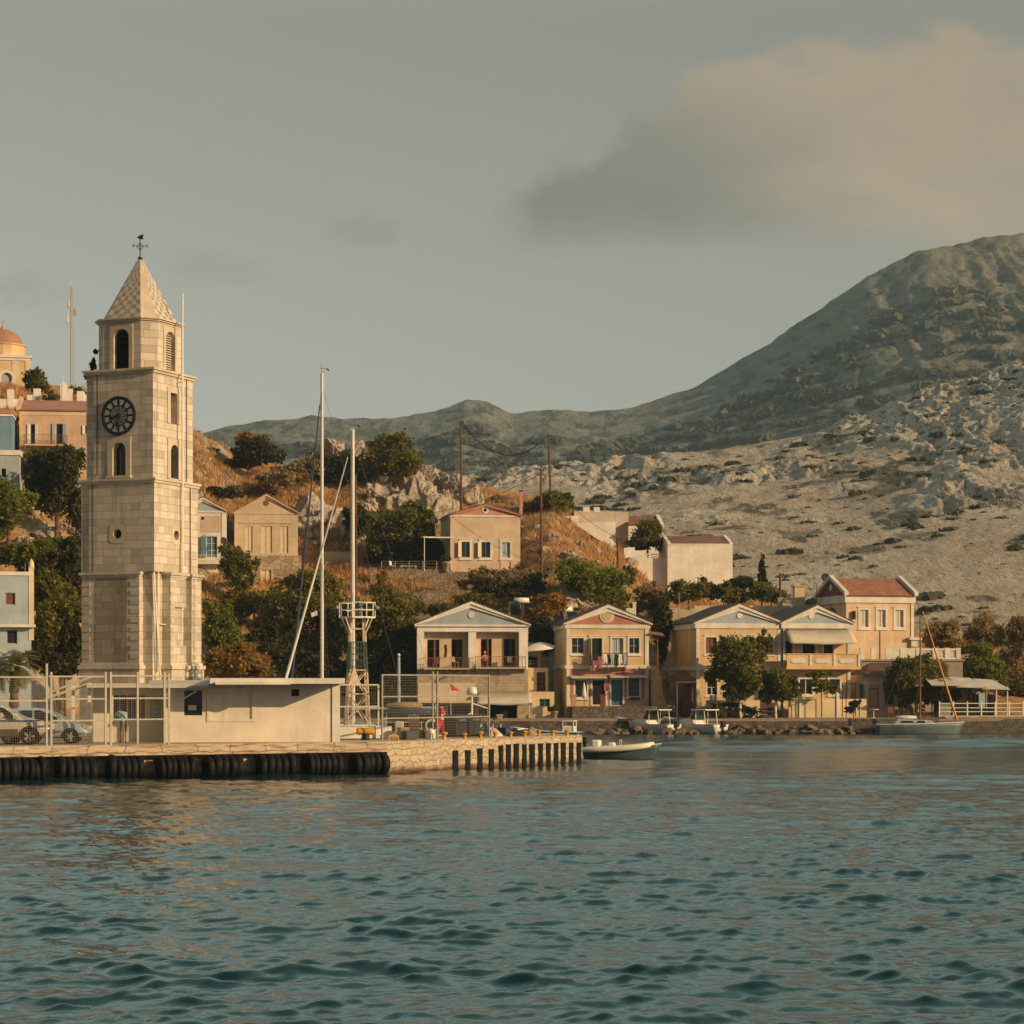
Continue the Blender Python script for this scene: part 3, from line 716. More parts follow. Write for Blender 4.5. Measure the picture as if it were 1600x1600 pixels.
# ================================================================ clock tower
def ground(d): return QZ
TW = thing('clock_tower', 'tall square limestone clock tower with checkered pointed roof beside the white kiosk', 'clock tower', (-18.03, 111.7, QZ), -22.5)
def tier(name, w, z0, z1, faces, parent, m=None, depth=0.35):
    """square storey with openings: faces = {'f': [...], 'r': [...]} holes in (u0,u1,z0,z1,arch)"""
    mb = MB(); h = w / 2
    mb.facade((0, -h, 0), (1, 0, 0), (0, 1, 0), -h, h, z0, z1, faces.get('f', []), depth)
    mb.facade((h, 0, 0), (0, 1, 0), (-1, 0, 0), -h, h, z0, z1, faces.get('r', []), depth)
    mb.facade((0, h, 0), (-1, 0, 0), (0, -1, 0), -h, h, z0, z1, [], depth)
    mb.facade((-h, 0, 0), (0, -1, 0), (1, 0, 0), -h, h, z0, z1, [], depth)
    mb.add([(-h, -h, z1), (h, -h, z1), (h, h, z1), (-h, h, z1)], [(0, 1, 2, 3)])
    return mb.build(name, m or M['stone'], parent)
def cornice(parent, w, z, hgt, out, name='cornice'):
    mb = MB(); h = w / 2
    mb.box(-h - out * .5, h + out * .5, -h - out * .5, h + out * .5, z - hgt, z - hgt * .5)
    mb.box(-h - out, h + out, -h - out, h + out, z - hgt * .5 + .003, z)
    return mb.build(name, M['stone_trim'], parent)
zt = lambda y: EYE + (HOR - y) * 0.0310 - QZ
# plinth and lowest storey: a core with projecting piers on both seen faces
core = 3.62
tier('lower_storey', core, 0, zt(897) - .002, {}, TW)
def pier(u0, u1, face, proj, z0, z1, cap=True, panel=False):
    mb = MB(); h = core / 2
    def B(a, b, c, d, e, f):
        if face == 'f': mb.box(a, b, -h - d, -h - c, e, f)
        else: mb.box(h + c, h + d, a, b, e, f)
    B(u0 - .07, u1 + .07, -.05, proj + .10, z0, zt(1046))                 # plinth
    B(u0 - .13, u1 + .13, -.05, proj + .17, zt(1046) + .003, zt(1040)); B(u0 - .04, u1 + .04, -.05, proj + .05, zt(1040) + .003, zt(1036))
    if panel:
        m_ = (u0 + u1) / 2
        B(u0, u0 + .42, -.05, proj, zt(1036), z1); B(u0 + .423, u1, -.05, proj, zt(1036), zt(1010))
        B(u0 + .423, u1, -.05, proj, zt(950), z1); B(u0 + .423, u1 - .12, -.05, proj - .16, zt(1010) + .003, zt(950) - .003)
    else:
        B(u0, u1, -.05, proj, zt(1036), z1)
    B(u0 - .05, u1 + .05, -.05, proj + .05, z1 + .003, z1 + .10); B(u0 - .12, u1 + .12, -.05, proj + .13, z1 + .103, z1 + .22)
    return mb.build('pier', M['stone'], TW)
z1p = zt(897) - .22
pier(-1.92, 1.28, 'f', .34, 0, z1p)
pier(-0.95, 0.50, 'r', .46, 0, z1p, panel=True)
pier(1.02, 1.95, 'r', .46, 0, z1p)
# raised corner blocks along the front pier
def quoin(*bx): MB().box(*bx).build('quoin', M['stone_trim'], TW)
for i in range(9):
    z = zt(1030) + i * .43; e = core / 2
    quoin(-1.90, -1.45, -e - .365, -e - .3, z, z + .2); quoin(.80, 1.305, -e - .365, -e - .3, z, z + .22)
    quoin(e + .4, e + .482, -.93, -.62, z, z + .2); quoin(e + .4, e + .482, 1.12, 1.5, z, z + .2)
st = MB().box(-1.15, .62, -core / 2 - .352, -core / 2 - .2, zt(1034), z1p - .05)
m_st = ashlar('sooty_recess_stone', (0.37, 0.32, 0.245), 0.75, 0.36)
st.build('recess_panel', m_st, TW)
# middle storey with one round hole to each face
def octo(u, z, r): return (u - r, u + r, z - r, z + r, True)
w2 = 4.05
tier('middle_storey', w2, zt(897) + .003, zt(757), {'f': [(-.26, .26, zt(846.5), zt(829.5), False)], 'r': [(-.28, .24, zt(846.5), zt(829.5), False)]}, TW)
for face in 'fr':
    mb = MB(); n = 20; r = .235; R = .44
    c = Vector((0, -w2 / 2 - .02, zt(838))) if face == 'f' else Vector((w2 / 2 + .02, -.02, zt(838)))
    ud = Vector((1, 0, 0)) if face == 'f' else Vector((0, 1, 0)); nn = Vector((0, 1, 0)) if face == 'f' else Vector((-1, 0, 0))
    ring = []
    for i in range(n):
        t = 2 * math.pi * i / n; ca, sa = math.cos(t), math.sin(t); k = R / max(abs(ca), abs(sa))
        p, q_ = c + ud * r * ca + Vector((0, 0, r * sa)), c + ud * k * ca + Vector((0, 0, k * sa))
        ring += [p, q_, p + nn * .3]
    mb.add(ring, [(3 * i, 3 * i + 1, 3 * ((i + 1) % n) + 1, 3 * ((i + 1) % n)) for i in range(n)] + [(3 * i, 3 * ((i + 1) % n), 3 * ((i + 1) % n) + 2, 3 * i + 2) for i in range(n)])
    o = mb.build('round_opening', M['stone_trim'], TW)
    b = MB().obox(c + nn * .32, ud * .3, nn * .02, (0, 0, .3)); b.build('pane', M['dark'], o)
cornice(TW, w2, zt(753), .24, .13)
# upper storey
w3 = 3.70; z3 = zt(750)
tier('upper_storey', w3, zt(753) + .003, zt(588), {'f': [(-.36, .36, zt(748), zt(697), True)], 'r': [(-.30, .30, zt(665), zt(617)), (-.28, .42, zt(750), zt(697), True)]}, TW)
def surround(face, w, u0, u1, z0, z1, t=.30, arch=False, proj=.05, name='window_surround', m='stone_trim', sill=True):
    mb = MB(); h = w / 2
    def B(a, b, c, d, e, f):
        if face == 'f': mb.box(a, b, -h - d, -h - c, e, f)
        else: mb.box(h + c, h + d, a, b, e, f)
    B(u0 - t, u0 - .002, -.03, proj, z0, z1 + t); B(u1 + .002, u1 + t, -.03, proj, z0, z1 + t)
    B(u0, u1, -.03, proj, z1 + .002, z1 + t)
    if sill: B(u0 - t - .05, u1 + t + .05, -.03, proj + .1, z0 - .12, z0 - .003)
    if arch:
        r = (u1 - u0) / 2; cu = (u0 + u1) / 2; zc = z1 - r
        for i in range(12):
            a0, a1 = math.pi * i / 12, math.pi * (i + 1) / 12
            pts = [(cu + r * math.cos(a0), zc + r * math.sin(a0)), (cu + r * math.cos(a1), zc + r * math.sin(a1))]
            ex = u1 if i < 6 else u0
            poly = [pts[0], (ex, z1), pts[1]]
            P = (lambda u, z: (u, -h - proj, z)) if face == 'f' else (lambda u, z: (h + proj, u, z))
            mb.add([P(*p) for p in poly], [(0, 1, 2)])
    return mb.build(name, M[m], TW)
def inset(face, w, u0, u1, z0, z1, dep, name, m, parent=TW):
    h = w / 2 - dep; mb = MB()
    if face == 'f': mb.box(u0 - .05, u1 + .05, -h, -h + .05, z0 - .05, z1 + .05)
    else: mb.box(h - .05, h, u0 - .05, u1 + .05, z0 - .05, z1 + .05)
    return mb.build(name, m, parent)
for face, u0, u1, za, zb, ar in (('f', -.36, .36, zt(748), zt(697), True), ('r', -.30, .30, zt(665), zt(617), False), ('r', -.28, .42, zt(750), zt(697), True)):
    o = surround(face, w3, u0, u1, za, zb, .28, ar, sill=not (face == 'r' and not ar))
    inset(face, w3, u0, u1, za, zb, .33, 'pane', M['glass'] if face == 'f' else M['wood'] if not ar else M['dark'], o)
cornice(TW, w3, zt(584), .22, .16)
# clock: pale glass dial behind an iron rose
zc = zt(656); yc = -w3 / 2
CK = MB().lathe([(0.0, -.06), (.80, -.06), (.80, .02)], (0, yc, zc), 40, 'y').build('clock', M['iron'], TW)
face_m = simple('opal_clock_glass', (0.80, 0.77, 0.64), 0.5, 0, 0.12)
dial = MB(); 
dial.lathe([(0.0, -.075), (.84, -.075)], (0, yc, zc), 40, 'y'); dial.build('dial', face_m, CK)
ir = MB(); ir.smooth = False
def ringm(r0, r1, dy): ir.lathe([(r0, -dy), (r1, -dy), (r1, -.02), ], (0, yc, zc), 40, 'y'); ir.lathe([(r0, -dy), (r0, -.07)], (0, yc, zc), 40, 'y')
ringm(.84, .93, .15); ringm(.47, .51, .11); ringm(.79, .84, .11)
for i in range(12):
    a = 2 * math.pi * i / 12
    e = Vector((math.sin(a), 0, math.cos(a))); t_ = Vector((math.cos(a), 0, -math.sin(a))); c = Vector((0, yc - .095, zc))
    ir.obox(c + e * .65, t_ * .05, Vector((0, .012, 0)), e * .15)                 # numeral plates
    a2 = a + math.pi / 12
    e2 = Vector((math.sin(a2), 0, math.cos(a2))); t2 = Vector((math.cos(a2), 0, -math.sin(a2)))
    ir.obox(c + e2 * .13, t2 * .012, Vector((0, .010, 0)), e2 * .13)
    for s in (-1, 1):
        p0 = c + e2 * .26; p1 = c + e * .40 + t_ * 0.0; p2 = c + e2 * .51 + t2 * (-s) * .10
        ir.rod(c + e2 * .25, c + e2 * .40 + t2 * s * .09, .016, .016, 4); ir.rod(c + e2 * .40 + t2 * s * .09, c + e2 * .51, .016, .016, 4)
ir.lathe([(0, -.15), (.10, -.15), (.10, -.08)], (0, yc, zc), 16, 'y')
ir.build('iron_rose', M['iron'], CK)
for nm, a, l, w_ in (('hour_hand', rad(254), .50, .05), ('minute_hand', rad(184), .66, .036)):
    e = Vector((math.sin(a), 0, math.cos(a))); t_ = Vector((math.cos(a), 0, -math.sin(a)))
    MB().obox(Vector((0, yc - (.165 if nm[0] == 'h' else .185), zc)) + e * (l / 2 - .06), t_ * w_, Vector((0, .008, 0)), e * (l / 2 + .06)).build(nm, M['iron'], CK)
# belfry: square with cut corners
wb, ch = 3.32, 0.60; hb = wb / 2; zb0, zb1 = zt(584) + .003, zt(506)
mb = MB()
mb.facade((0, -hb, 0), (1, 0, 0), (0, 1, 0), -hb + ch, hb - ch, zb0, zb1, [(-.42, .42, zb0 + .04, zt(521), True)], .4)
mb.facade((hb, 0, 0), (0, 1, 0), (-1, 0, 0), -hb + ch, hb - ch, zb0, zb1, [(-.42, .42, zb0 + .04, zt(521), True)], .4)
oct_ = [(-hb + ch, -hb), (hb - ch, -hb), (hb, -hb + ch), (hb, hb - ch), (hb - ch, hb), (-hb + ch, hb), (-hb, hb - ch), (-hb, -hb + ch)]
for i in range(8):
    if i in (0, 2): continue
    a, b = oct_[i], oct_[(i + 1) % 8]
    mb.add([(*a, zb0), (*b, zb0), (*b, zb1), (*a, zb1)], [(0, 1, 2, 3)])
mb.build('belfry', M['stone'], TW)
for face in 'fr':
    o = surround(face, wb, -.42, .42, zb0 + .04, zt(521), .22, True, .045, 'arch_surround', 'stone_trim', False)
    lv = MB(); n = 16
    for i in range(n):
        z = zb0 + .06 + (zt(521) - zb0 - .1) * i / n; r = .42; zc_ = zt(521) - r
        hw = .41 if z < zc_ else math.sqrt(max(.01, r * r - (z - zc_) ** 2)) - .01
        if face == 'f': lv.obox((0, -hb + .22, z + .03), (hw, 0, 0), (0, .055, .045), (0, -.006, .008))
        else: lv.obox((hb - .16, 0, z + .03), (0, hw, 0), (.055, 0, -.045), (.006, 0, .008))
    lv.build('louvre', M['dark'] if face == 'f' else M['stone_trim'], o)
    inset(face, wb, -.42, .42, zb0 + .04, zt(521), .36, 'back_panel', M['dark'], o)
eave = MB(); k = 1.05
eave.slab([(x * k, y * k) for x, y in oct_], zb1 - .10, zb1 - .03); eave.slab([(x * 1.10, y * 1.10) for x, y in oct_], zb1 - .027, zb1 + .05)
eave.build('eave', M['stone_trim'], TW)
# pointed roof: checkered slabs on the broad faces, plain slabs on the cut corners
sp0, sp1, r0, r1 = zb1 + .05, zt(406), .925, .07
ring0 = [Vector((x * r0, y * r0, sp0)) for x, y in oct_]; ring1 = [Vector((x * r1, y * r1, sp1)) for x, y in oct_]
chk = MB()
for i in range(8):
    a, b, c, d_ = ring0[i], ring0[(i + 1) % 8], ring1[(i + 1) % 8], ring1[i]
    nu, nv = (6, 13) if i % 2 == 0 else (1, 1)
    P = lambda u, v: (a.lerp(b, u)).lerp(d_.lerp(c, u), v)
    for p in range(nu):
        for q_ in range(nv):
            chk.slot = 0 if i % 2 else 1 + (p + q_) % 2
            v0, v1 = 1 - (1 - q_ / nv) ** 1.0, (q_ + 1) / nv
            chk.add([P(p / nu, v0), P((p + 1) / nu, v0), P((p + 1) / nu, v1), P(p / nu, v1)], [(0, 1, 2, 3)])
chk.slot = 0
chk.add(ring1, [tuple(range(8))])
chk.build('pointed_roof', [M['stone_trim'], simple('grey_slate_slab', (0.30, 0.28, 0.235), 0.85), simple('pale_marble_slab', (0.52, 0.46, 0.36), 0.8)], TW)
# weather vane
vn = MB(); zv = sp1
vn.rod((0, 0, zv - .1), (0, 0, zv + 1.15), .03, .022, 6); vn.lathe([(0, .02), (.12, .06), (.12, .12), (.03, .18)], (0, 0, zv), 10)
for k_ in range(4):
    a = k_ * math.pi / 2 + .5; e = Vector((math.cos(a), math.sin(a), 0)); c = Vector((0, 0, zv + .68))
    vn.rod(c, c + e * .34, .014, .014, 5); vn.rod(c + e * .34 + Vector((0, 0, -.09)), c + e * .34 + Vector((0, 0, .09)), .016, .016, 5)
    vn.rod(c + e * .34 + Vector((0, 0, .09)), c + e * .26 + Vector((0, 0, .03)), .014, .014, 5); vn.rod(c + Vector((0, 0, -.2)), c + e * .17 + Vector((0, 0, -.02)), .016, .016, 5)
    vn.rod(c + e * .17 + Vector((0, 0, -.02)), c + Vector((0, 0, .16)), .016, .016, 5)
vo = vn.build('weather_vane', M['iron'], TW)
MB().prism([(-.18, zv + 1.1), (.0, zv + 1.02), (.2, zv + 1.0), (.14, zv + 1.11), (.2, zv + 1.24), (-.02, zv + 1.2)], -.02, .02).build('vane_arrow', M['iron'], vo)
pp = MB(); pp.rod((w2 / 2 + .14, .34, zt(895)), (w2 / 2 + .14, .34, zt(460)), .05, .045, 8)
for z in (zt(850), zt(770), zt(600)): pp.box(w3 / 2 - .3, w2 / 2 + .14, .30, .38, z, z + .05)
pp.build('pole', M['metal_white'], TW)
dp = MB(); dp.tube([(-1.38, -w2 / 2 - .05, zt(895)), (-1.38, -w2 / 2 - .05, zt(757)), (-1.30, -w2 / 2 - .16, zt(752)), (-1.22, -w3 / 2 - .05, zt(745)), (-1.22, -w3 / 2 - .05, zt(590))], .026, 5)
dp.tube([(w3 / 2 + .04, 1.2, zt(588)), (w3 / 2 + .04, 1.2, zt(757)), (w2 / 2 + .04, 1.25, zt(760)), (w2 / 2 + .04, 1.25, zt(895))], .02, 5)
dp.tube([(.35, -w3 / 2 - .04, zt(745)), (.62, -w3 / 2 - .04, zt(690)), (.62, -w3 / 2 - .04, zt(745))], .012, 4)
dp.build('drainpipe', M['iron'], TW)
lr = MB(); lr.rod((core / 2 + .12, -1.5, zt(1050)), (core / 2 + .12, -1.5, zt(895)), .05, .05, 6); lr.rod((core / 2 + .3, -1.62, zt(1060)), (core / 2 + .1, -1.9, zt(890)), .045, .045, 6)
lr.rod((core / 2 + .2, -1.5, zt(977)), (core / 2 + .2, -.9, zt(977)), .03, .03, 5)
lr.build('pipe', M['metal_white'], TW)

# ================================================================ kiosk by the tower
KY = 8.0
KA = Vector((-13.25, 99.6)); 
KI = thing('kiosk', 'long low cream ticket kiosk with flat roof on the stone quay', 'kiosk', (KA.x, KA.y, QZ), KY)
kk = 99.6 / F
KU = lambda px: (px - 320) * 0.0282 / math.cos(rad(KY)) 
KZ = lambda py: (1160 - py) * kk
m_k = plaster('kiosk_panel_paint', (0.72, 0.66, 0.55), 0.4)
wl = MB()
wl.facade((0, 0, 0), (1, 0, 0), (0, 1, 0), KU(262), KU(517), 0, KZ(1069), [(KU(288), KU(315), KZ(1118), KZ(1079)), (KU(450), KU(462), KZ(1088), KZ(1077)), (KU(329), KU(388), KZ(1124), KZ(1081))], .12)
wl.box(KU(262), KU(262) + .1, .01, 3.0, 0, KZ(1069)); wl.box(KU(515), KU(517), .005, 3.0, 0, KZ(1069)); wl.box(KU(283), KU(517), 2.9, 3.0, 0, KZ(1069))
wl.build('wall', m_k, KI)
MB().box(KU(512), KU(524), -.06, .25, 0, KZ(1064)).build('corner_post', M['white2'], KI)
rf = MB(); rf.slab([(KU(326), -2.0), (KU(527), -2.0), (KU(527), 3.2), (KU(326), 3.2)], KZ(1069) + .01, KZ(1060)); rf.box(KU(334), KU(445), -2.3, -2.0, KZ(1070), KZ(1066)); rf.build('roof', M['white2'], KI)
rf = MB(); rf.obox(((KU(240) + KU(326)) / 2, .9, KZ(1069)), ((KU(326) - KU(144)) / 2 * .53, 0, 0.0), (0, 1.75, .12), (0, 0, .05))
rf.obox((KU(190), .9, KZ(1071)), ((KU(236) - KU(144)) / 2, 0, 0), (0, 1.9, .03), (0, 0, .07)); rf.build('porch_roof', M['canvas'], KI)
MB().box(KU(288), KU(315), .08, .11, KZ(1118), KZ(1079)).build('window', M['glass'], KI)
MB().box(KU(294), KU(306), .06, .075, KZ(1110), KZ(1102)).build('paper_notice', M['shut_cream'], KI)
o = MB(); 
for a, b, c, d_ in ((322, 327, 1076, 1128), (390, 395, 1076, 1128), (327, 390, 1076, 1081), (327, 390, 1124, 1128)): o.box(KU(a) + .002, KU(b) - .002, -.04, .05, KZ(d_), KZ(c))
o = o.build('shutter_frame', M['white2'], KI); sl = MB()
for i in range(9): sl.box(KU(329), KU(388), .03 - .004 * (i % 2), .07, KZ(1124 - i * 4.78), KZ(1124 - (i + 1) * 4.78) - .006)
sl.build('roller_shutter', m_k, o)
MB().box(KU(450), KU(462), .09, .11, KZ(1088), KZ(1077)).build('vent', M['dark'], KI)
# open-fronted left wing, set back under the porch
wg = MB(); wy = 1.3
wg.facade((0, wy, 0), (1, 0, 0), (0, 1, 0), KU(150), KU(262), 0, KZ(1072), [(KU(180), KU(201), KZ(1124), KZ(1086)), (KU(203), KU(214), KZ(1124), KZ(1086)), (KU(216), KU(228), KZ(1124), KZ(1086))], .12)
wg.box(KU(150), KU(152), wy + .01, 3.0, 0, KZ(1072)); wg.box(KU(150), KU(262) - .01, 2.9, 3.0, 0, KZ(1072)); wg.build('wing_wall', m_k, KI)
for a, b in ((180, 201), (203, 214), (216, 228)):
    o = MB().box(KU(a), KU(b), wy + .05, wy + .07, KZ(1124), KZ(1086)).build('window', M['glass'], KI)
    MB().box((KU(a) + KU(b)) / 2 - .02, (KU(a) + KU(b)) / 2 + .02, wy + .01, wy + .045, KZ(1124), KZ(1086)).build('frame', M['white2'], o)
nb = MB().box(KU(236), KU(252), wy - .05, wy - .01, KZ(1122), KZ(1092)).build('notice_board', M['deepblue'], KI)
nl = MB(); rg = random.Random(3)
for i in range(7): nl.box(KU(237.5), KU(237.5) + .1 + .25 * rg.random(), wy - .06, wy - .052, KZ(1118 - i * 3.6), KZ(1116.8 - i * 3.6))
nl.build('lettering', M['white_cloth'], nb)
for px in (123, 147, 180, 261):
    MB().box(KU(px) - .07, KU(px) + .07, -.32, -.18, 0, KZ(1072)).build('post', M['metal_white'], KI)
br = MB(); br.rod((KU(285), -.2, KZ(1093)), (KU(306), -.2, KZ(1080)), .03, .03, 5); br.build('brace', M['metal_white'], KI)
ln = MB(); ln.obox(((KU(80) + KU(150)) / 2, -.1, KZ(1080)), ((KU(150) - KU(84)) / 2, 0, .32), (0, .5, 0), (0, 0, .05)); ln.rod((KU(82), -.1, KZ(1084)), (KU(150), -.1, KZ(1058)), .05, .05, 6); ln.build('lean_to_roof', M['canvas'], KI)

# ================================================================ mesh fences on the quay edge
def fence(name, label, group, pxs, rails, y_top, back, posts, mesh=True, wire=.0032, gap=.10, d_off=0.0, dext=None):
    """galvanised frame between photograph columns pxs, along the quay edge and `back` metres from it"""
    def at(px):
        p, t = edge_at(px); n = Vector((-t.y, t.x)); p = p + n * back; return p
    a, b = at(pxs[0]), at(pxs[1]); dr = (b - a); Ln = dr.length; yaw = math.degrees(math.atan2(dr.y, dr.x))
    t = thing(name, label, 'fence', (a.x, a.y, QZ), yaw, group)
    def U(px):
        kx = (px - 800) / F; s = (a.x - kx * a.y) / (kx * dr.y - dr.x); return s * Ln
    Zp = lambda py, px: EYE + (HOR - py) * (a.y + dr.y * U(px) / Ln) / F - QZ
    fr = MB()
    u0, u1 = U(pxs[0]), U(pxs[1]); mid = (pxs[0] + pxs[1]) / 2
    for y in rails:
        z = Zp(y, mid); fr.obox(((u0 + u1) / 2, 0, z), ((u1 - u0) / 2, 0, 0), (0, .022, 0), (0, 0, .032))
    fr.build('rail', M['galv'], t)
    for px, ty in posts:
        MB().obox((U(px), -.003, Zp(ty, px) / 2), (.045, 0, 0), (0, .03, 0), (0, 0, Zp(ty, px) / 2)).build('post', M['galv'], t)
    if mesh:
        wm = MB(); zt_, zb_ = Zp(y_top, mid), (0.05 if mesh is True else Zp(mesh, mid)); x = u0
        while x < u1: wm.obox((x, .012, (zt_ + zb_) / 2), (wire, 0, 0), (0, .002, 0), (0, 0, (zt_ - zb_) / 2)); x += gap
        z = zb_
        while z < zt_: wm.obox(((u0 + u1) / 2, .012, z), ((u1 - u0) / 2, 0, 0), (0, .002, 0), (0, 0, wire)); z += gap
        wm.build('wire_mesh', M['wire'], t)
    return t
fence('mesh_fence', 'galvanised mesh fence in front of the parked off-white car', 'mesh fences on the quay', (-60, 73), (1058, 1095), 1058, .30, [(73, 1037), (-30, 1050)])
fence('mesh_fence', 'galvanised mesh fence panel across the nose of the silver hatchback', 'mesh fences on the quay', (80, 165), (1057, 1092, 1126), 1057, .30, [(80, 1050), (165, 1050)])
fence('mesh_fence', 'galvanised mesh fence panel before the kiosk windows', 'mesh fences on the quay', (173, 263), (1056, 1091, 1124), 1056, .30, [(173, 1050), (215, 1050), (257, 1050), (264, 1052)])
fence('mesh_fence', 'low galvanised mesh fence behind the lattice beacon legs', 'mesh fences on the quay', (524, 591), (1070, 1104), 1070, 4.8, [(591, 1070), (526, 1070)], 1130)
fence('mesh_fence', 'tall galvanised mesh fence in front of the moored yacht cockpit', 'mesh fences on the quay', (596, 765), (1055, 1088, 1121), 1055, 1.4, [(597, 1055), (676, 1049), (683, 1049), (764, 1055)], True, .0035, .12)

# ================================================================ tyre fenders hung under the coping
def torus(mb, c, R, r, axis, n=28, k=10, flat=0.75):
    prof = [(R + r * flat * math.cos(2 * math.pi * j / k), r * math.sin(2 * math.pi * j / k)) for j in range(k + 1)]
    mb.smooth = True; mb.lathe(prof, c, n, axis); mb.smooth = False
tyre_xs = [(-120, -52), (-40, 28), (8, 72), (85, 152), (165, 226), (243, 305), (318, 380), (400, 460), (473, 535), (548, 606)]
PT = None
for i, (xa, xb) in enumerate(tyre_xs):
    pa, t = edge_at(xa); pb, _ = edge_at(xb); n = Vector((t.y, -t.x))
    c = (pa + pb) / 2 - n * 0.02; Ln = (pb - pa).length * .90
    yaw = math.degrees(math.atan2(t.y, t.x))
    names = ['beyond the off-white car', 'below the front wheel of the off-white car', 'below the silver hatchback', 'below the second mesh fence panel', 'below the bending man', 'under the kiosk window with the paper notice', "under the kiosk's roller shutter", "under the kiosk's small black vent", "under the kiosk's right end", 'last before the bare stone wall']
    lab = f'tyre row on the quay wall, {names[i]}'
    th = thing('tyre_fender', lab, 'tyre fender', (c.x, c.y, 0.42), yaw, 'tyre fenders along the quay')
    nt5 = 5 + (i % 3 == 2)
    wd = Ln / nt5
    for j in range(nt5):
        rg = random.Random(i * 9 + j)
        if PT is None:
            mb = MB(); R = .40
            prof = [(R - .16, -.11), (R - .06, -.15), (R + .06, -.135), (R + .10, -.09), (R + .115, 0), (R + .10, .09), (R + .06, .135), (R - .06, .15), (R - .16, .11)]
            mb.smooth = True; mb.lathe(prof, (0, 0, 0), 30, 'x'); mb.smooth = False
            o = mb.build('tyre', M['rubber'], th); PT = o.data
        else: o = link('tyre', PT, th)
        o.location = ((j + .5) * wd - Ln / 2, rg.uniform(-.06, .04), rg.uniform(-.06, .05)); q = rg.uniform(.90, 1.06); o.scale = (wd / .29 * rg.uniform(.86, 1.04), q, q); o.rotation_euler = (rg.random() * 6, rg.uniform(-.08, .08), rg.uniform(-.12, .12))
    ch = MB(); ch.rod((-Ln / 2, 0, 0), (Ln / 2, 0, 0), .06, .06, 8)
    for sx in (-.5, .5): ch.rod((Ln * sx * .96, 0, 0), (Ln * sx * .96, .1, .54), .03, .03, 6)
    ch.build('chain', M['iron'], th)
# dark timber posts on the seaward half
posts_px = [711, 730, 749, 767, 782, 793.5, 806, 818.5, 831, 844, 856, 868, 879.5, 891.5, 904]
FPm = None
for i, px in enumerate(posts_px):
    p, t = edge_at(px); n = Vector((t.y, -t.x)); rg = random.Random(i)
    if FPm is None:
        mb = MB()
        for j in range(6):
            w_ = .17 + .015 * rg.uniform(-1, 1); mb.box(-w_, w_, -.07 + .01 * rg.random(), .08, -.9 + j * .32, -.9 + (j + 1) * .32 - .006)
        o = mb.build('fender_post', M['rubber'], None, .01); FPm = o
    else: o = FPm.copy(); COL.objects.link(o)
    o.location = (p.x, p.y, rg.uniform(0, .08) + (0.02 if i > 3 else -.14)); o.rotation_euler = (0, 0, math.atan2(t.y, t.x)); o.scale = (.9 + .2 * rg.random(), 1, 1)
    tag(o, 'dark upright fender post in the row along the outer quay wall', 'fender post', 'dark fender posts on the outer quay')
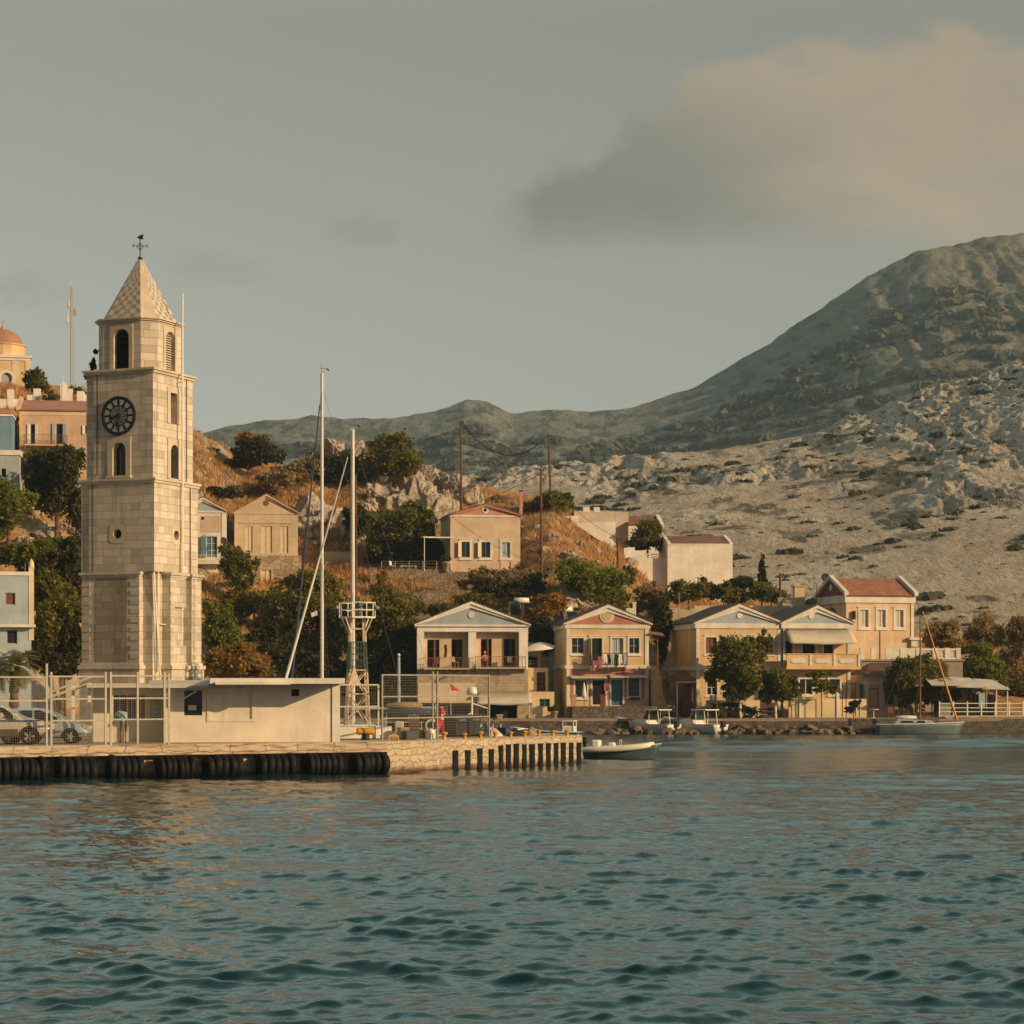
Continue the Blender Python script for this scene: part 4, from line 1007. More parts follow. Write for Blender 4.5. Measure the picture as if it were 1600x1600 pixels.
# ================================================================ houses
class House:
    """front wall seen between photograph columns x0..x1 at distance d; pixel helpers give local coordinates"""
    def __init__(s, name, label, x0, x1, base, d, yaw, group=None, cat='house'):
        s.k = d / F; s.cx = (x0 + x1) / 2; s.base = base; s.d = d; s.cy_ = math.cos(rad(yaw))
        p = W(s.cx, base, d); s.o = thing(name, label, cat, p, yaw, group); s.yaw = yaw
        s.w = s.U(x1) - s.U(x0); s.u0, s.u1 = s.U(x0), s.U(x1)
    def U(s, px): return (px - s.cx) * s.k / s.cy_
    def Z(s, py): return (s.base - py) * s.k
    def R(s, r): return (s.U(r[0]), s.U(r[2]), s.Z(r[3]), s.Z(r[1]))          # (x0,y0,x1,y1) -> u0,u1,z0,z1
    def body(s, holes, ytop, depth, m, down=1.5, t=.22, name='wall', y0=0.0, sideholes=()):
        mb = MB(); zt = s.Z(ytop)
        mb.facade((0, y0, 0), (1, 0, 0), (0, 1, 0), s.u0, s.u1, -down, zt, [s.R(h) for h in holes], t)
        mb.facade((s.u0, depth, 0), (0, -1, 0), (1, 0, 0), 0, depth - y0, -down, zt, list(sideholes), t)
        mb.facade((s.u1, y0, 0), (0, 1, 0), (-1, 0, 0), 0, depth - y0, -down, zt, [], t)
        mb.facade((s.u1, depth, 0), (-1, 0, 0), (0, -1, 0), 0, s.w, -down, zt, [], t)
        mb.add([(s.u0, y0, zt), (s.u1, y0, zt), (s.u1, depth, zt), (s.u0, depth, zt)], [(0, 1, 2, 3)])
        s.depth = depth; s.wall = mb.build(name, m, s.o); return s.wall
    def plate(s, r, y0, y1, name, m, parent=None):
        u0, u1, z0, z1 = s.R(r); return MB().box(u0, u1, y0, y1, z0, z1).build(name, m, parent or s.o)
    def gable(s, yeave, yapex, mp, mt, mr, over=.28, rake=.32, xapex=None, ins=0.10, tname='pediment_panel'):
        """pediment: coloured panel, heavy raking cornice, tiled roof running back"""
        ze, za = s.Z(yeave), s.Z(yapex); ux = s.U(xapex) if xapex else 0.0
        a, b = s.u0 - over, s.u1 + over; D = s.depth
        ped = MB()
        f = rake / max(.1, (za - ze))
        pi = [(a + (ux - a) * 2.2 * f, ze + .02), (b + (ux - b) * 2.2 * f, ze + .02), (ux, za - rake * 1.15)]
        po = [(a, ze), (b, ze), (ux, za)]
        for dy0, dy1, k in ((-.30, .12, 0), (-.18, -.0, 1)):
            if k == 0:
                for i in (0, 1):
                    e = po[i]; q = (e[0], e[1] - .02); h = rake * .5
                    ped.prism([(e[0], e[1] - .02), (e[0], e[1] + h * .35), (ux, za + h * .3), (ux, za - h)] if i == 0 else [(ux, za - h), (ux, za + h * .3), (e[0], e[1] + h * .35), (e[0], e[1] - .02)], dy0, dy1)
            else:
                h = rake
                ped.prism([(a + over, ze + .0), (a + over * .6, ze + h * .1), (ux, za - h * .5 - .004), (ux, za - h * 1.3)], dy0 + .0, dy1); ped.prism([(ux, za - h * 1.3), (ux, za - h * .5 - .004), (b - over * .6, ze + h * .1), (b - over, ze)], dy0, dy1)
        pd = ped.build('pediment', mt, s.o)
        MB().prism([(s.u0 + .05, ze - .02), (s.u1 - .05, ze - .02), (ux, za - rake * .6)], -.02, .10).build(tname, mp, pd)
        MB().prism([(s.u0, ze), (s.u1, ze), (ux, za - .1)], D - .2, D - .02).build('rear_gable', mt, s.o)
        rf = MB(); th = .12; h = rake * .16
        for e, sg in ((a, 1), (b, -1)):
            rf.add([(e, -.27, ze + h), (ux, -.27, za + h), (ux, D + .2, za + h), (e, D + .2, ze + h), (e, -.27, ze + h + th), (ux, -.27, za + h + th), (ux, D + .2, za + h + th), (e, D + .2, ze + h + th)],
                   [(0, 1, 2, 3), (4, 7, 6, 5), (0, 4, 5, 1), (3, 2, 6, 7), (0, 3, 7, 4), (1, 5, 6, 2)])
        s.roof = rf.build('roof', mr, s.o); return pd
    def band(s, y0, y1, m, out=.08, name='cornice', x0=None, x1=None, back=True):
        mb = MB(); a = s.U(x0) if x0 else s.u0; b = s.U(x1) if x1 else s.u1
        D = s.depth if back else .05
        o2 = out if back else .0
        mb.box(a - o2, b + o2, -out, D, s.Z(y1), s.Z(y0)); return mb.build(name, m, s.o)
    def pilaster(s, x0, x1, y0, y1, m, out=.07):
        u0, u1, z0, z1 = s.R((x0, y0, x1, y1)); return MB().box(u0, u1, -out, .02, z0, z1).build('pilaster', m, s.o)
    def window(s, r, fm=None, sur=None, t=.2, st=.14, dep=.20, bars=(1, 1), shutters=None, sm=None, sill=True, name='window', pane=None, y0=0.0, swing=0.0, open_=None):
        """frame in the opening with panes behind; optional surround and shutters"""
        u0, u1, z0, z1 = s.R(r); fm = fm or M['shut_white']
        mb = MB(); f = .055
        yb = y0 + dep - .09; yf = yb + .05
        mb.box(u0, u0 + f, yb, yf, z0, z1); mb.box(u1 - f, u1, yb, yf, z0, z1); mb.box(u0 + f, u1 - f, yb, yf, z1 - f, z1); mb.box(u0 + f, u1 - f, yb, yf, z0, z0 + f)
        nx, nz = bars
        for i in range(1, nx + 1): u = u0 + (u1 - u0) * i / (nx + 1); mb.box(u - .03, u + .03, yb + .004, yf - .004, z0 + f, z1 - f)
        for i in range(1, nz + 1): z = z0 + (z1 - z0) * i / (nz + 1); mb.box(u0 + f, u1 - f, yb + .008, yf - .008, z - .02, z + .02)
        o = mb.build(name, fm, s.o)
        MB().box(u0 + .01, u1 - .01, yf + .003, yf + .02, z0 + .01, z1 - .01).build('pane', pane or M['glass'], o)
        if sur:
            sb = MB(); e = st
            sb.box(u0 - e, u0, y0 - .05, y0 + .03, z0 - (e if sill else 0), z1 + e); sb.box(u1, u1 + e, y0 - .05, y0 + .03, z0 - (e if sill else 0), z1 + e)
            sb.box(u0, u1, y0 - .05, y0 + .03, z1, z1 + e); sb.box(u0 - e - .06, u1 + e + .06, y0 - .10, y0 + .03, z1 + e + .003, z1 + e + .07)
            if sill: sb.box(u0, u1, y0 - .05, y0 + .03, z0 - e, z0); sb.box(u0 - e - .05, u1 + e + .05, y0 - .12, y0 + .03, z0 - e - .07, z0 - e - .003)
            sb.build('surround', sur, o)
        if shutters:
            for sd_ in (-1, 1):
                if shutters == 'L' and sd_ > 0 or shutters == 'R' and sd_ < 0: continue
                wd = (u1 - u0) / 2; h0 = u0 if sd_ < 0 else u1
                a = rad(swing if swing else 12); e = Vector((sd_ * math.cos(a), -math.sin(a), 0)) if not open_ else Vector((0, -1, 0))
                c = Vector((h0, y0 - .07, (z0 + z1) / 2)) + e * wd / 2
                n_ = Vector((e.y, -e.x, 0))
                sh = MB(); H = (z1 - z0) / 2
                sh.obox(c, e * wd / 2, n_ * .018, (0, 0, H))
                for i in range(9): sh.obox(c + Vector((0, 0, -H + (i + .5) * H * 2 / 9)), e * (wd / 2 - .05), n_ * .03, (0, 0, .035))
                sh.build('shutter', sm or M['shut_grey'], o)
        return o
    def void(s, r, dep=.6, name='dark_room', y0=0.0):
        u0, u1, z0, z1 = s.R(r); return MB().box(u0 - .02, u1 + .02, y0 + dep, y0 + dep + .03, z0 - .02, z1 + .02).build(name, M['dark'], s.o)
    def balcony(s, x0, x1, yfl, out, yrail, mslab, mrail=None, nb=None, slab=.12):
        u0, u1 = s.U(x0), s.U(x1); z = s.Z(yfl); zr = s.Z(yrail)
        o = MB().box(u0, u1, -out, .0, z - slab, z).build('balcony', mslab, s.o)
        br = MB()
        for x in (u0 + .12, u1 - .12, (u0 + u1) / 2): br.prismx([(-out * .75, z - slab), (0, z - slab), (0, z - slab - .35)], x - .06, x + .06)
        br.build('bracket', mslab, o)
        r = MB(); n = nb or max(6, int((u1 - u0) / .14)); r_ = .012
        for y in (zr, z + .08):
            r.rod((u0, -out + .04, y), (u1, -out + .04, y), .02, .02, 5)
            for u in (u0, u1): r.rod((u, -out + .04, y), (u, 0, y), .02, .02, 5)
        for i in range(n + 1): u = u0 + (u1 - u0) * i / n; r.rod((u, -out + .04, z), (u, -out + .04, zr), r_, r_, 4)
        for u in (u0, u1):
            for i in range(1, 5): y = -out + .04 + (out - .04) * i / 5; r.rod((u, y, z), (u, y, zr), r_, r_, 4)
        r.build('railing', mrail or M['iron'], o)
        return o
    def awning(s, x0, x1, y0, y1, out, m, posts=True, val=.22):
        u0, u1 = s.U(x0), s.U(x1); z0, z1 = s.Z(y1), s.Z(y0)
        aw = MB(); n = 14
        pts = []
        for i in range(n + 1):
            t = i / n; u = u0 + (u1 - u0) * t
            sg = .03 * math.sin(t * 9)
            pts += [(u, -.02, z1), (u, -out * .5, (z0 + z1) / 2 - .05 + sg), (u, -out, z0), (u, -out, z0 - val + sg)]
        aw.smooth = True
        aw.add(pts, [(4 * i + j, 4 * i + 4 + j, 4 * i + 5 + j, 4 * i + 1 + j) for i in range(n) for j in range(3)]); aw.smooth = False
        for u in (u0, u1): aw.add([(u, -.02, z1), (u, -out * .5, (z0 + z1) / 2 - .05), (u, -out, z0), (u, -out, z0 - val), (u, -.02, z0 + .3)], [(0, 1, 2, 3, 4)]) if u == u1 else None
        o = aw.build('awning', m, s.o)
        md = o.modifiers.new('thickness', 'SOLIDIFY'); md.thickness = .02
        fr = MB()
        for u in (u0 + .03, u1 - .03): fr.rod((u, -.0, z0 + .1), (u, -out, z0 - .03), .02, .02, 5)
        fr.rod((u0, -out, z0 - .03), (u1, -out, z0 - .03), .025, .025, 5); fr.build('awning_frame', M['metal_white'], o)
        return o
def medallion(H, px, py, r, m1, m2=None, ring=True):
    u, z = H.U(px), H.Z(py); k = r * H.k
    mb = MB(); mb.lathe([(0, -.07), (k * .82, -.07), (k, -.05), (k, 0)], (u, -.02, z), 20, 'y')
    o = mb.build('medallion', m1, H.o)
    if m2:
        mb = MB(); mb.lathe([(k * .55, -.10), (k * .66, -.10), (k * .66, -.06)], (u, -.02, z), 20, 'y'); mb.lathe([(k * .55, -.06), (k * .55, -.10)], (u, -.02, z), 20, 'y')
        mb.lathe([(0, -.10), (k * .2, -.10), (k * .2, -.06)], (u, -.02, z), 10, 'y')
        for i in range(6): a = i * math.pi / 3; mb.obox((u + k * .36 * math.cos(a), -.10, z + k * .36 * math.sin(a)), (k * .13 * math.cos(a), 0, k * .13 * math.sin(a)), (0, .015, 0), (-k * .07 * math.sin(a), 0, k * .07 * math.cos(a)))
        mb.build('rosette', m2, o)
    return o

# ---- pale house with the two recessed balconies
h = House('balcony_house', 'pale house with blue gable and two recessed balconies, between the beacon and the laundry house', 652, 825, 1126, 191, 3)
rec = [(663, 987, 732, 1044), (744, 986, 811, 1043)]
low = [(655, 1102, 692, 1124), (700, 1102, 742, 1124), (748, 1101, 808, 1126), (814, 1100, 829, 1126)]
h.body([(663, 987, 732, 1044), (744, 986, 811, 1043)], 978, 9.5, M['white'], -h.Z(1045), .9)
lw = MB(); lw.facade((0, -.01, 0), (1, 0, 0), (0, 1, 0), h.u0, h.u1 + .02, -1.2, h.Z(1045.2), [h.R(r) for r in low[:3]], .35)
lw.facade((h.u0, 9.49, 0), (0, -1, 0), (1, 0, 0), 0, 9.5, -1.2, h.Z(1045.2), [], .2); lw.facade((h.u1 + .02, -.01, 0), (0, 1, 0), (-1, 0, 0), 0, 9.5, -1.2, h.Z(1045.2), [], .2)
lw.build('stone_base', M['ashlar_house'], h.o)
for r in low[:3]: h.void(r, .5)
back_holes = [[(668, 999, 687, 1043), (706, 999, 723, 1043)], [(752, 998, 769, 1042), (788, 998, 806, 1042)]]
for r, bh in zip(rec, back_holes):
    u0, u1, z0, z1 = h.R(r); mb = MB()
    mb.facade((0, .9, 0), (1, 0, 0), (0, 1, 0), u0 - .05, u1 + .05, z0 - .05, z1 + .05, [h.R(q_) for q_ in bh], .2)
    for q_ in bh:
        a0, a1, b0, b1 = h.R(q_); a0 -= .13; a1 += .13
    mb.build('recess_wall', M['peach'], h.o)
    for q_ in bh:
        h.window(q_, M['wood'], None, dep=.22, bars=(1, 2), name='door', y0=.9, pane=M['dark'])
        a0, a1, b0, b1 = h.R(q_)
        MB().obox(((a0 + a1) / 2 + .12, .78, (b0 + b1) / 2), (.04, .16, 0), (.02, -.005, 0), (0, 0, (b1 - b0) / 2 - .02)).build('door_leaf', M['wood'], h.o)
    MB().box(u0 + .1, u1 - .1, .82, .9, h.Z(997), h.Z(995.5)).build('lintel', M['peach'], h.o)
h.gable(977, 941, M['skyblue'], M['white'], M['tiles_dark'], .25, .36, 736)
medallion(h, 736, 961, 5, M['white2'])
h.band(976, 979, M['white'], .18); h.band(986, 987.5, M['peach'], .02, 'fascia', 663, 811, False)
h.balcony(662, 733, 1044, .95, 1028, M['concrete'], M['wood_grey']); h.balcony(743, 821, 1043, .95, 1026, M['concrete'], M['wood_grey'])
h.awning(744, 829, 1080, 1097, 1.9, M['canvas'])
mb = MB(); mb.box(h.U(653), h.U(744), -1.2, -.01, h.Z(1098), h.Z(1094)); mb.box(h.U(653), h.U(744), -.10, -.012, h.Z(1094) + .003, h.Z(1067)); mb.build('shop_fascia', M['cream'], h.o)
mb = MB(); mb.box(h.U(760), h.U(812), -2.2, -2.0, -1.2, h.Z(1123)); mb.build('low_wall', M['concrete'], h.o)
for px in (779, 811, 830): 
    mb = MB(); u = h.U(px); mb.box(u - .2, u + .2, -2.3, -1.95, -1.2, h.Z(1118)); mb.box(u - .27, u + .27, -2.37, -1.88, h.Z(1118) + .003, h.Z(1116)); mb.build('pier', M['concrete'], h.o)
mb = MB(); mb.box(h.U(826), h.U(829.5), -2.0, -1.8, h.Z(1116), h.Z(1098)); mb.build('awning_post', M['deepblue'], h.o)
mb = MB(); mb.prism([(h.U(686), h.Z(1062)), (h.U(716), h.Z(1047)), (h.U(718), h.Z(1048.5)), (h.U(688), h.Z(1064))], -.4, -.32); mb.build('stay', M['wood_grey'], h.o)
vp = MB(); vp.tube([(h.U(697), .87, h.Z(1007)), (h.U(698), .87, h.Z(1015)), (h.U(697), .87, h.Z(1026))], .07, 6); vp.build('wall_ornament', M['iron'], h.o)
HB = h
# ---- small annex with terrace
h = House('annex_house', 'narrow ochre annex with roof terrace squeezed between the pale and the laundry house', 826, 866, 1126, 193, 4)
h.body([(843, 1092, 859, 1104)], 1081, 6, M['sand'], 1.2)
h.window((843, 1092, 859, 1104), M['shut_blue'], None, shutters=None, bars=(1, 1))
mb = MB(); mb.facade((0, 2.2, 0), (1, 0, 0), (0, 1, 0), h.U(825), h.U(860), h.Z(1081), h.Z(1044), [h.R((842, 1050, 856, 1080))], .3); mb.box(h.U(825), h.U(860), 2.25, 6, h.Z(1046), h.Z(1043)); mb.box(h.U(859), h.U(860), 2.25, 6, h.Z(1081), h.Z(1046)); mb.build('upper_wall', M['sand'], h.o)
h.window((842, 1050, 856, 1080), M['wood'], None, y0=2.2, bars=(1, 3), name='door')
mb = MB(); mb.facade((0, 4.0, 0), (1, 0, 0), (0, 1, 0), h.U(824), h.U(852), h.Z(1046), h.Z(1003), [h.R((828, 1025, 846, 1042))], .3); mb.build('rear_wall', M['beige'], h.o); h.void((828, 1025, 846, 1042), .4, y0=4.0)
r = MB()
for z in (h.Z(1032), h.Z(1037)): r.rod((h.U(826), 2.3, z), (h.U(860), 2.3, z), .02, .02, 5)
for i in range(7): u = h.U(826 + i * 5.6); r.rod((u, 2.3, h.Z(1044)), (u, 2.3, h.Z(1031)), .02, .02, 4)
r.build('railing', M['wood_grey'], h.o)
mb = MB(); mb.lathe([(0, 0), (.02, 0), (.02, 2.2), (0, 2.2)], n=6); us = thing('parasol', 'open cream parasol on the roof terrace of the narrow annex', 'parasol', W(847, 1044, 195.5)); mb.build('pole', M['wood'], us)
mb = MB(); mb.smooth = True; mb.lathe([(0.0, 2.25), (.6, 2.1), (1.5, 1.72), (1.5, 1.66), (.6, 2.0), (0.0, 2.15)], n=8); mb.build('canopy', M['canvas_white'], us).rotation_euler = (rad(7), rad(-6), 0)

# ---- laundry house
h = House('laundry_house', 'ochre house with rose gable medallion and laundry hung on its balcony', 885, 1014, 1103, 194, 6)
LH = h
ups = [(893, 997, 912, 1021), (923, 997, 941, 1040), (956, 997, 974, 1040), (983, 997, 999, 1021)]
lows = [(898, 1062, 917, 1090), (925, 1062, 946, 1102), (955, 1062, 973, 1102), (982, 1060, 999, 1088)]
h.body(ups + lows, 980, 8.5, M['yellow'], 1.6)
h.gable(976, 946, M['pinkred'], M['white2'], M['tiles_dark'], .3, .42)
medallion(h, 948, 962, 11.5, M['sand'], M['beige'])
h.band(976, 982, M['white2'], .12); h.band(1039, 1045, M['white2'], .10, 'string_course')
h.pilaster(885, 890, 981.5, 1103, M['white2']); h.pilaster(1008, 1014, 981.5, 1103, M['white2'])
h.plate((890, 1046, 1008, 1090), -.03, -.001, 'lower_facing', M['pinkred']) if False else None
lf = MB(); lf.facade((0, -.035, 0), (1, 0, 0), (0, 1, 0), h.U(890), h.U(1008), h.Z(1091), h.Z(1045.5), [h.R((a - 3, b - 3, c + 3, min(d_, 1091.2))) for a, b, c, d_ in lows], .03); lf.build('rose_facing', M['pinkred'], h.o)
for i, r in enumerate(ups):
    if i in (0, 3): h.window(r, M['shut_grey'], M['white2'], shutters=None, bars=(1, 1), pane=M['glass'])
    elif i == 1: h.window(r, M['shut_white'], M['white2'], sill=False, shutters='L', sm=M['shut_white'], open_=1, bars=(0, 0), pane=M['dark'], name='door')
    else: h.window(r, M['shut_white'], M['white2'], sill=False, bars=(1, 1), pane=simple('curtained_glass', (0.30, 0.36, 0.40), 0.4), name='door')
for i, r in enumerate(lows):
    if i == 0: h.window(r, M['shut_white'], M['white2'], bars=(0, 0), y0=-.02)
    elif i == 1: h.window(r, M['shut_white'], M['white2'], bars=(0, 0), sill=False, pane=M['dark'], name='door', y0=-.02)
    elif i == 2: h.window(r, M['shut_blue'], M['white2'], bars=(1, 1), sill=False, pane=M['shut_blue'], name='door', y0=-.02)
    else: h.window(r, M['shut_blue'], M['white2'], bars=(1, 2), y0=-.02)
h.balcony(921, 978, 1040, 1.1, 1021, M['white2'], M['iron'])
for x0, x1, yy in ((890, 946, 1057), (951, 1010, 1056)):
    u0, u1 = h.U(x0), h.U(x1); z = h.Z(yy); mb = MB(); mb.prismx([(-1.1, z - .16), (-1.1, z - .08), (-.03, z + .10), (-.03, z + .02)], u0, u1); mb.build('porch_roof', M['canvas'], h.o)
mb = MB()
for px in (886, 993): mb.box(h.U(px) - .3, h.U(px) + .3, 3.0, 3.6, h.Z(965), h.Z(948)) if px == 993 else None
mb.build('chimney', M['white2'], h.o)
mb = MB(); u0, u1 = h.U(888), h.U(1021); mb.box(u0, u1, -2.6, -2.3, -2.4, h.Z(1103)); mb.box(u0, u1, -2.3, 0, -.25, -.05); mb.box(u1 - .25, u1, -2.3, 0, -2.4, -.25)
tw_ = mb.build('terrace_wall', M['rubble_dark'], h.o)
for px, m_ in ((890, M['rose']), (935, M['maroon'])):
    mb = MB(); u = h.U(px); mb.box(u - .2, u + .2, -2.6, -2.25, -.04, h.Z(1087)); mb.box(u - .26, u + .26, -2.66, -2.2, h.Z(1087) + .003, h.Z(1085)); mb.build('terrace_pier', m_, h.o)
mb = MB(); mb.box(h.U(984), h.U(999), -.4, -.06, h.Z(1093), h.Z(1089.5)); mb.build('window_box', M['iron'], h.o)
# closed parasol on the terrace
us = thing('parasol', 'closed white parasol standing on the laundry house terrace', 'parasol', h.o.matrix_basis @ Vector((h.U(909), -1.4, -.05)))
mb = MB(); mb.rod((0, 0, 0), (0, 0, 2.1), .025, .025, 6); mb.build('pole', M['wood'], us); mb = MB(); mb.smooth = True; mb.lathe([(.05, .72), (.22, .78), (.2, 1.1), (.1, 1.7), (.02, 2.05)], n=9); mb.build('canopy', M['canvas_white'], us)
# laundry over the balcony rail
def cloth(name, label, x0, x1, y0, y1, m, ypos, group, wav=.06, m2=None):
    u0, u1, z0, z1 = h.R((x0, y0, x1, y1)); mb = MB(); n, k = 8, 6; pts = []; rg = random.Random(int(x0 * 7))
    ph = rg.random() * 6
    for j in range(k + 1):
        for i in range(n + 1):
            t, v_ = i / n, j / k
            pts.append((u0 + (u1 - u0) * t + .03 * math.sin(v_ * 4 + ph), ypos + wav * v_ * math.sin(t * 9 + ph + v_), z1 - (z1 - z0) * v_ * (1 - .12 * math.sin(t * 5 + ph))))
    mb.smooth = True; mb.add(pts, [(j * (n + 1) + i, j * (n + 1) + i + 1, (j + 1) * (n + 1) + i + 1, (j + 1) * (n + 1) + i) for j in range(k) for i in range(n)])
    ho = [h.o.matrix_basis @ Vector((0, 0, 0))]
    o = mb.build(name, m, None); o.matrix_basis = h.o.matrix_basis; tag(o, label, 'laundry', group)
    md = o.modifiers.new('thickness', 'SOLIDIFY'); md.thickness = .012
    return o
gL = 'laundry on the balcony rail'
cloth('hanging_cloth', 'large plum patterned sheet hanging at the end of the balcony rail', 922, 938, 1026, 1047, M['purple_cloth'], -1.13, gL)
for i, (x0, x1, y1, m_, lab) in enumerate([(924, 931, 1031, 'black_cloth', 'black garment folded above the plum patterned sheet on the balcony'), (940, 945, 1037, 'white_cloth', 'pale narrow towel next to the plum patterned sheet'), (946, 951, 1039, 'black_cloth', 'black shirt between two pale cloths on the balcony rail'), (952, 956, 1036, 'teal_cloth', 'teal cloth in the middle of the laundry row'), (957, 963, 1040, 'black_cloth', 'black trousers next to the white shirt on the balcony'), (964, 969, 1038, 'white_cloth', 'white shirt on the balcony rail beside black trousers'), (970, 975, 1039, 'shut_grey', 'grey cloth last on the balcony rail')]):
    cloth('hanging_cloth', lab, x0, x1, 1022.5, y1, M[m_], -1.14 if i else -1.17, gL, .04)
cloth('hanging_cloth', 'small plum towel hung over the ground floor doorway', 941, 951, 1068, 1079, M['purple_cloth'], -.9, None, .05)

# ---- outside stair with pale stone flank
stt = thing('stone_stair', 'outside stone stair with bright stepped flank right of the laundry house', 'stair', W(1018, 1113, 193.5), 6)
k_ = 193.5 / F
mb = MB(); n = 14; wdt = 0.95
for i in range(n):
    z1_ = (1113 - 1040) * k_ * (1 - i / n); mb.box(0.0, wdt + i * 0.03, i * .0 + .0, .0, 0, 0) if False else None
flank = MB(); flank.prism([(0, -.2), (1.35, -.2), (.62, (1113 - 1040) * k_), (0, (1113 - 1040) * k_)], 0, .35); flank.build('flank_wall', ashlar('stair_flank_stone', (0.62, 0.42, 0.20), .3, .17), stt)
mb = MB()
for i in range(16): mb.box(.75 + .0, 2.3, 1.0 + i * .32, 1.0 + (i + 1) * .32 + 4, i * .2, i * .2 + .2 - .003)
mb.build('step_flight', M['ashlar_house'], stt)
ph_ = thing('porch', 'little timber porch roof on the landing beside the laundry house', 'porch', W(1019, 1040, 195), 6)
mb = MB(); kz = 195 / F
mb.obox((.25, -.2, (1040 - 990) * kz), (.65, 0, -.08), (0, .7, .12), (0, 0, .05)); mb.build('roof', M['tiles_brown'], ph_)
mb = MB(); mb.rod((.35, -.6, 0), (.35, -.6, 49 * kz), .05, .05, 6); mb.build('post', M['wood'], ph_)
mb = MB(); mb.rod((.35, -.6, 38 * kz), (-.15, -.5, 46 * kz), .04, .04, 6); mb.build('brace', M['wood'], ph_)
mb = MB(); mb.box(.3, .42, -.7, .6, 0, 16 * kz); mb.build('parapet', M['maroon'], ph_)

# ---- twin houses with blue gables
gT = 'twin houses with blue gables'
h = House('gabled_house', 'ochre house with blue gable behind the two quayside trees', 1087, 1222, 1110, 195, 9, gT)
ups = [(1102, 996, 1119, 1021), (1128, 996, 1147, 1021), (1161, 995, 1179, 1021), (1192, 995, 1209, 1021)]
lows = [(1104, 1062, 1120, 1086), (1133, 1060, 1150, 1108), (1163, 1062, 1180, 1086), (1192, 1062, 1209, 1086)]
h.body(ups + lows, 980, 9.5, M['ochre'], 1.6)
h.gable(975, 945, M['skyblue'], M['white2'], M['tiles_dark'], .28, .42)
medallion(h, 1155, 962, 4.5, M['white2'])
h.band(974, 982, M['white2'], .14); h.band(1041, 1047, M['white2'], .10, 'string_course')
h.pilaster(1087, 1092, 981.5, 1110, M['white2']); h.pilaster(1216, 1222, 981.5, 1110, M['white2'])
fc = MB(); fc.facade((0, -.03, 0), (1, 0, 0), (0, 1, 0), h.U(1092), h.U(1216), -1.0, h.Z(982), [h.R(q_) for q_ in ups + lows], .025); fc.build('front_facing', M['yellow'], h.o)
for i, r in enumerate(ups): h.window(r, M['wood'] if i == 0 else M['shut_white'], M['white2'], bars=(1, 0), pane=M['dark'] if i else M['wood'])
for i, r in enumerate(lows): h.window(r, M['shut_white'], M['white2'], bars=(1, 1), sill=i != 1, name='window' if i != 1 else 'door')
mb = MB(); mb.box(h.U(1096), h.U(1180), -1.6, -1.4, -1.2, h.Z(1094)); mb.build('garden_wall', M['sand'], h.o)
for px in (1104, 1110): MB().box(h.U(px) - .1, h.U(px) + .1, -1.66, -1.34, -1.2, h.Z(1086)).build('gate_pier', M['white2'], h.o)
pr_ = thing('porch', 'small lean-to porch with dark tiled roof on the shaded side of the twin house', 'porch', h.o.matrix_basis @ Vector((h.u0, 1.5, 0)), 9)
mb = MB(); zt_, zb_ = h.Z(1047), h.Z(1066); mb.add([(0, -1.6, zb_ + .05), (-1.75, -1.6, zb_), (-1.75, 3.2, zb_ + .1), (0, 3.2, zt_), (0, -1.6, zb_ + .18), (-1.75, -1.6, zb_ + .12), (-1.75, 3.2, zb_ + .22), (0, 3.2, zt_ + .12)], [(0, 1, 2, 3), (4, 7, 6, 5), (0, 4, 5, 1), (1, 5, 6, 2), (2, 6, 7, 3), (3, 7, 4, 0)]); mb.build('roof', M['tiles_brown'], pr_)
for x, m_ in ((-1.65, M['white2']), (-1.0, M['wood']), (-.35, M['wood'])): MB().rod((x, -1.45, -1.0), (x, -1.45, zb_), .075, .075, 8).build('post', m_, pr_)
mb = MB(); mb.box(-1.8, 0, -1.64, -1.58, zb_ - .05, zb_ + .06); mb.build('fascia', M['white2'], pr_)
h2 = House('gabled_house', 'ochre house with blue gable and long grey awning over its balcony', 1222, 1330, 1110, 195.9, 9, gT)
h = h2
ups = [(1226, 1000, 1238, 1024), (1253, 1000, 1274, 1024), (1287, 1000, 1303, 1024)]
lows = [(1249, 1061, 1269, 1085), (1296, 1061, 1313, 1085)]
h.body(ups + lows, 980, 9.5, M['yellow'], 1.6)
h.gable(975, 947, M['skyblue'], M['white2'], M['tiles_dark'], .26, .40)
medallion(h, 1267, 963, 4.5, M['white2'])
h.band(974, 982, M['white2'], .14); h.pilaster(1222.5, 1226, 981.5, 1110, M['white2']); h.pilaster(1325, 1330, 981.5, 1110, M['white2'])
h.awning(1225, 1331, 983, 1003, 1.7, M['canvas'])
mb = MB(); u0, u1 = h.U(1222), h.U(1338); z0, z1 = h.Z(1046), h.Z(1023)
mb.box(u0, u1, -1.35, -1.2, z0 + .2, z1); mb.box(u0, u1, -1.2, 0, z0, z0 + .15); mb.box(u0 - .06, u1 + .06, -1.42, -1.352, z0, z0 + .28); mb.box(u0 - .06, u1 + .06, -1.42, -1.14, z1 + .003, z1 + .08)
mb.box(u1 - .15, u1, -1.2, 0, z0 + .2, z1)
o = mb.build('balcony_parapet', M['yellow'], h.o)
for px in (1196, 1242, 1276, 1314):
    if px < 1222: continue
for a, b in ((1227, 1253), (1265, 1291), (1303, 1330)):
    mb = MB(); ua, ub = h.U(a), h.U(b); zc_ = (z0 + .2 + z1) / 2; e = .25
    mb.prism([(ua, zc_), (ua + e, zc_ - e * .8), (ub - e, zc_ - e * .8), (ub, zc_), (ub - e, zc_ + e * .8), (ua + e, zc_ + e * .8)], -1.40, -1.33); mb.build('lozenge', M['white2'], o)
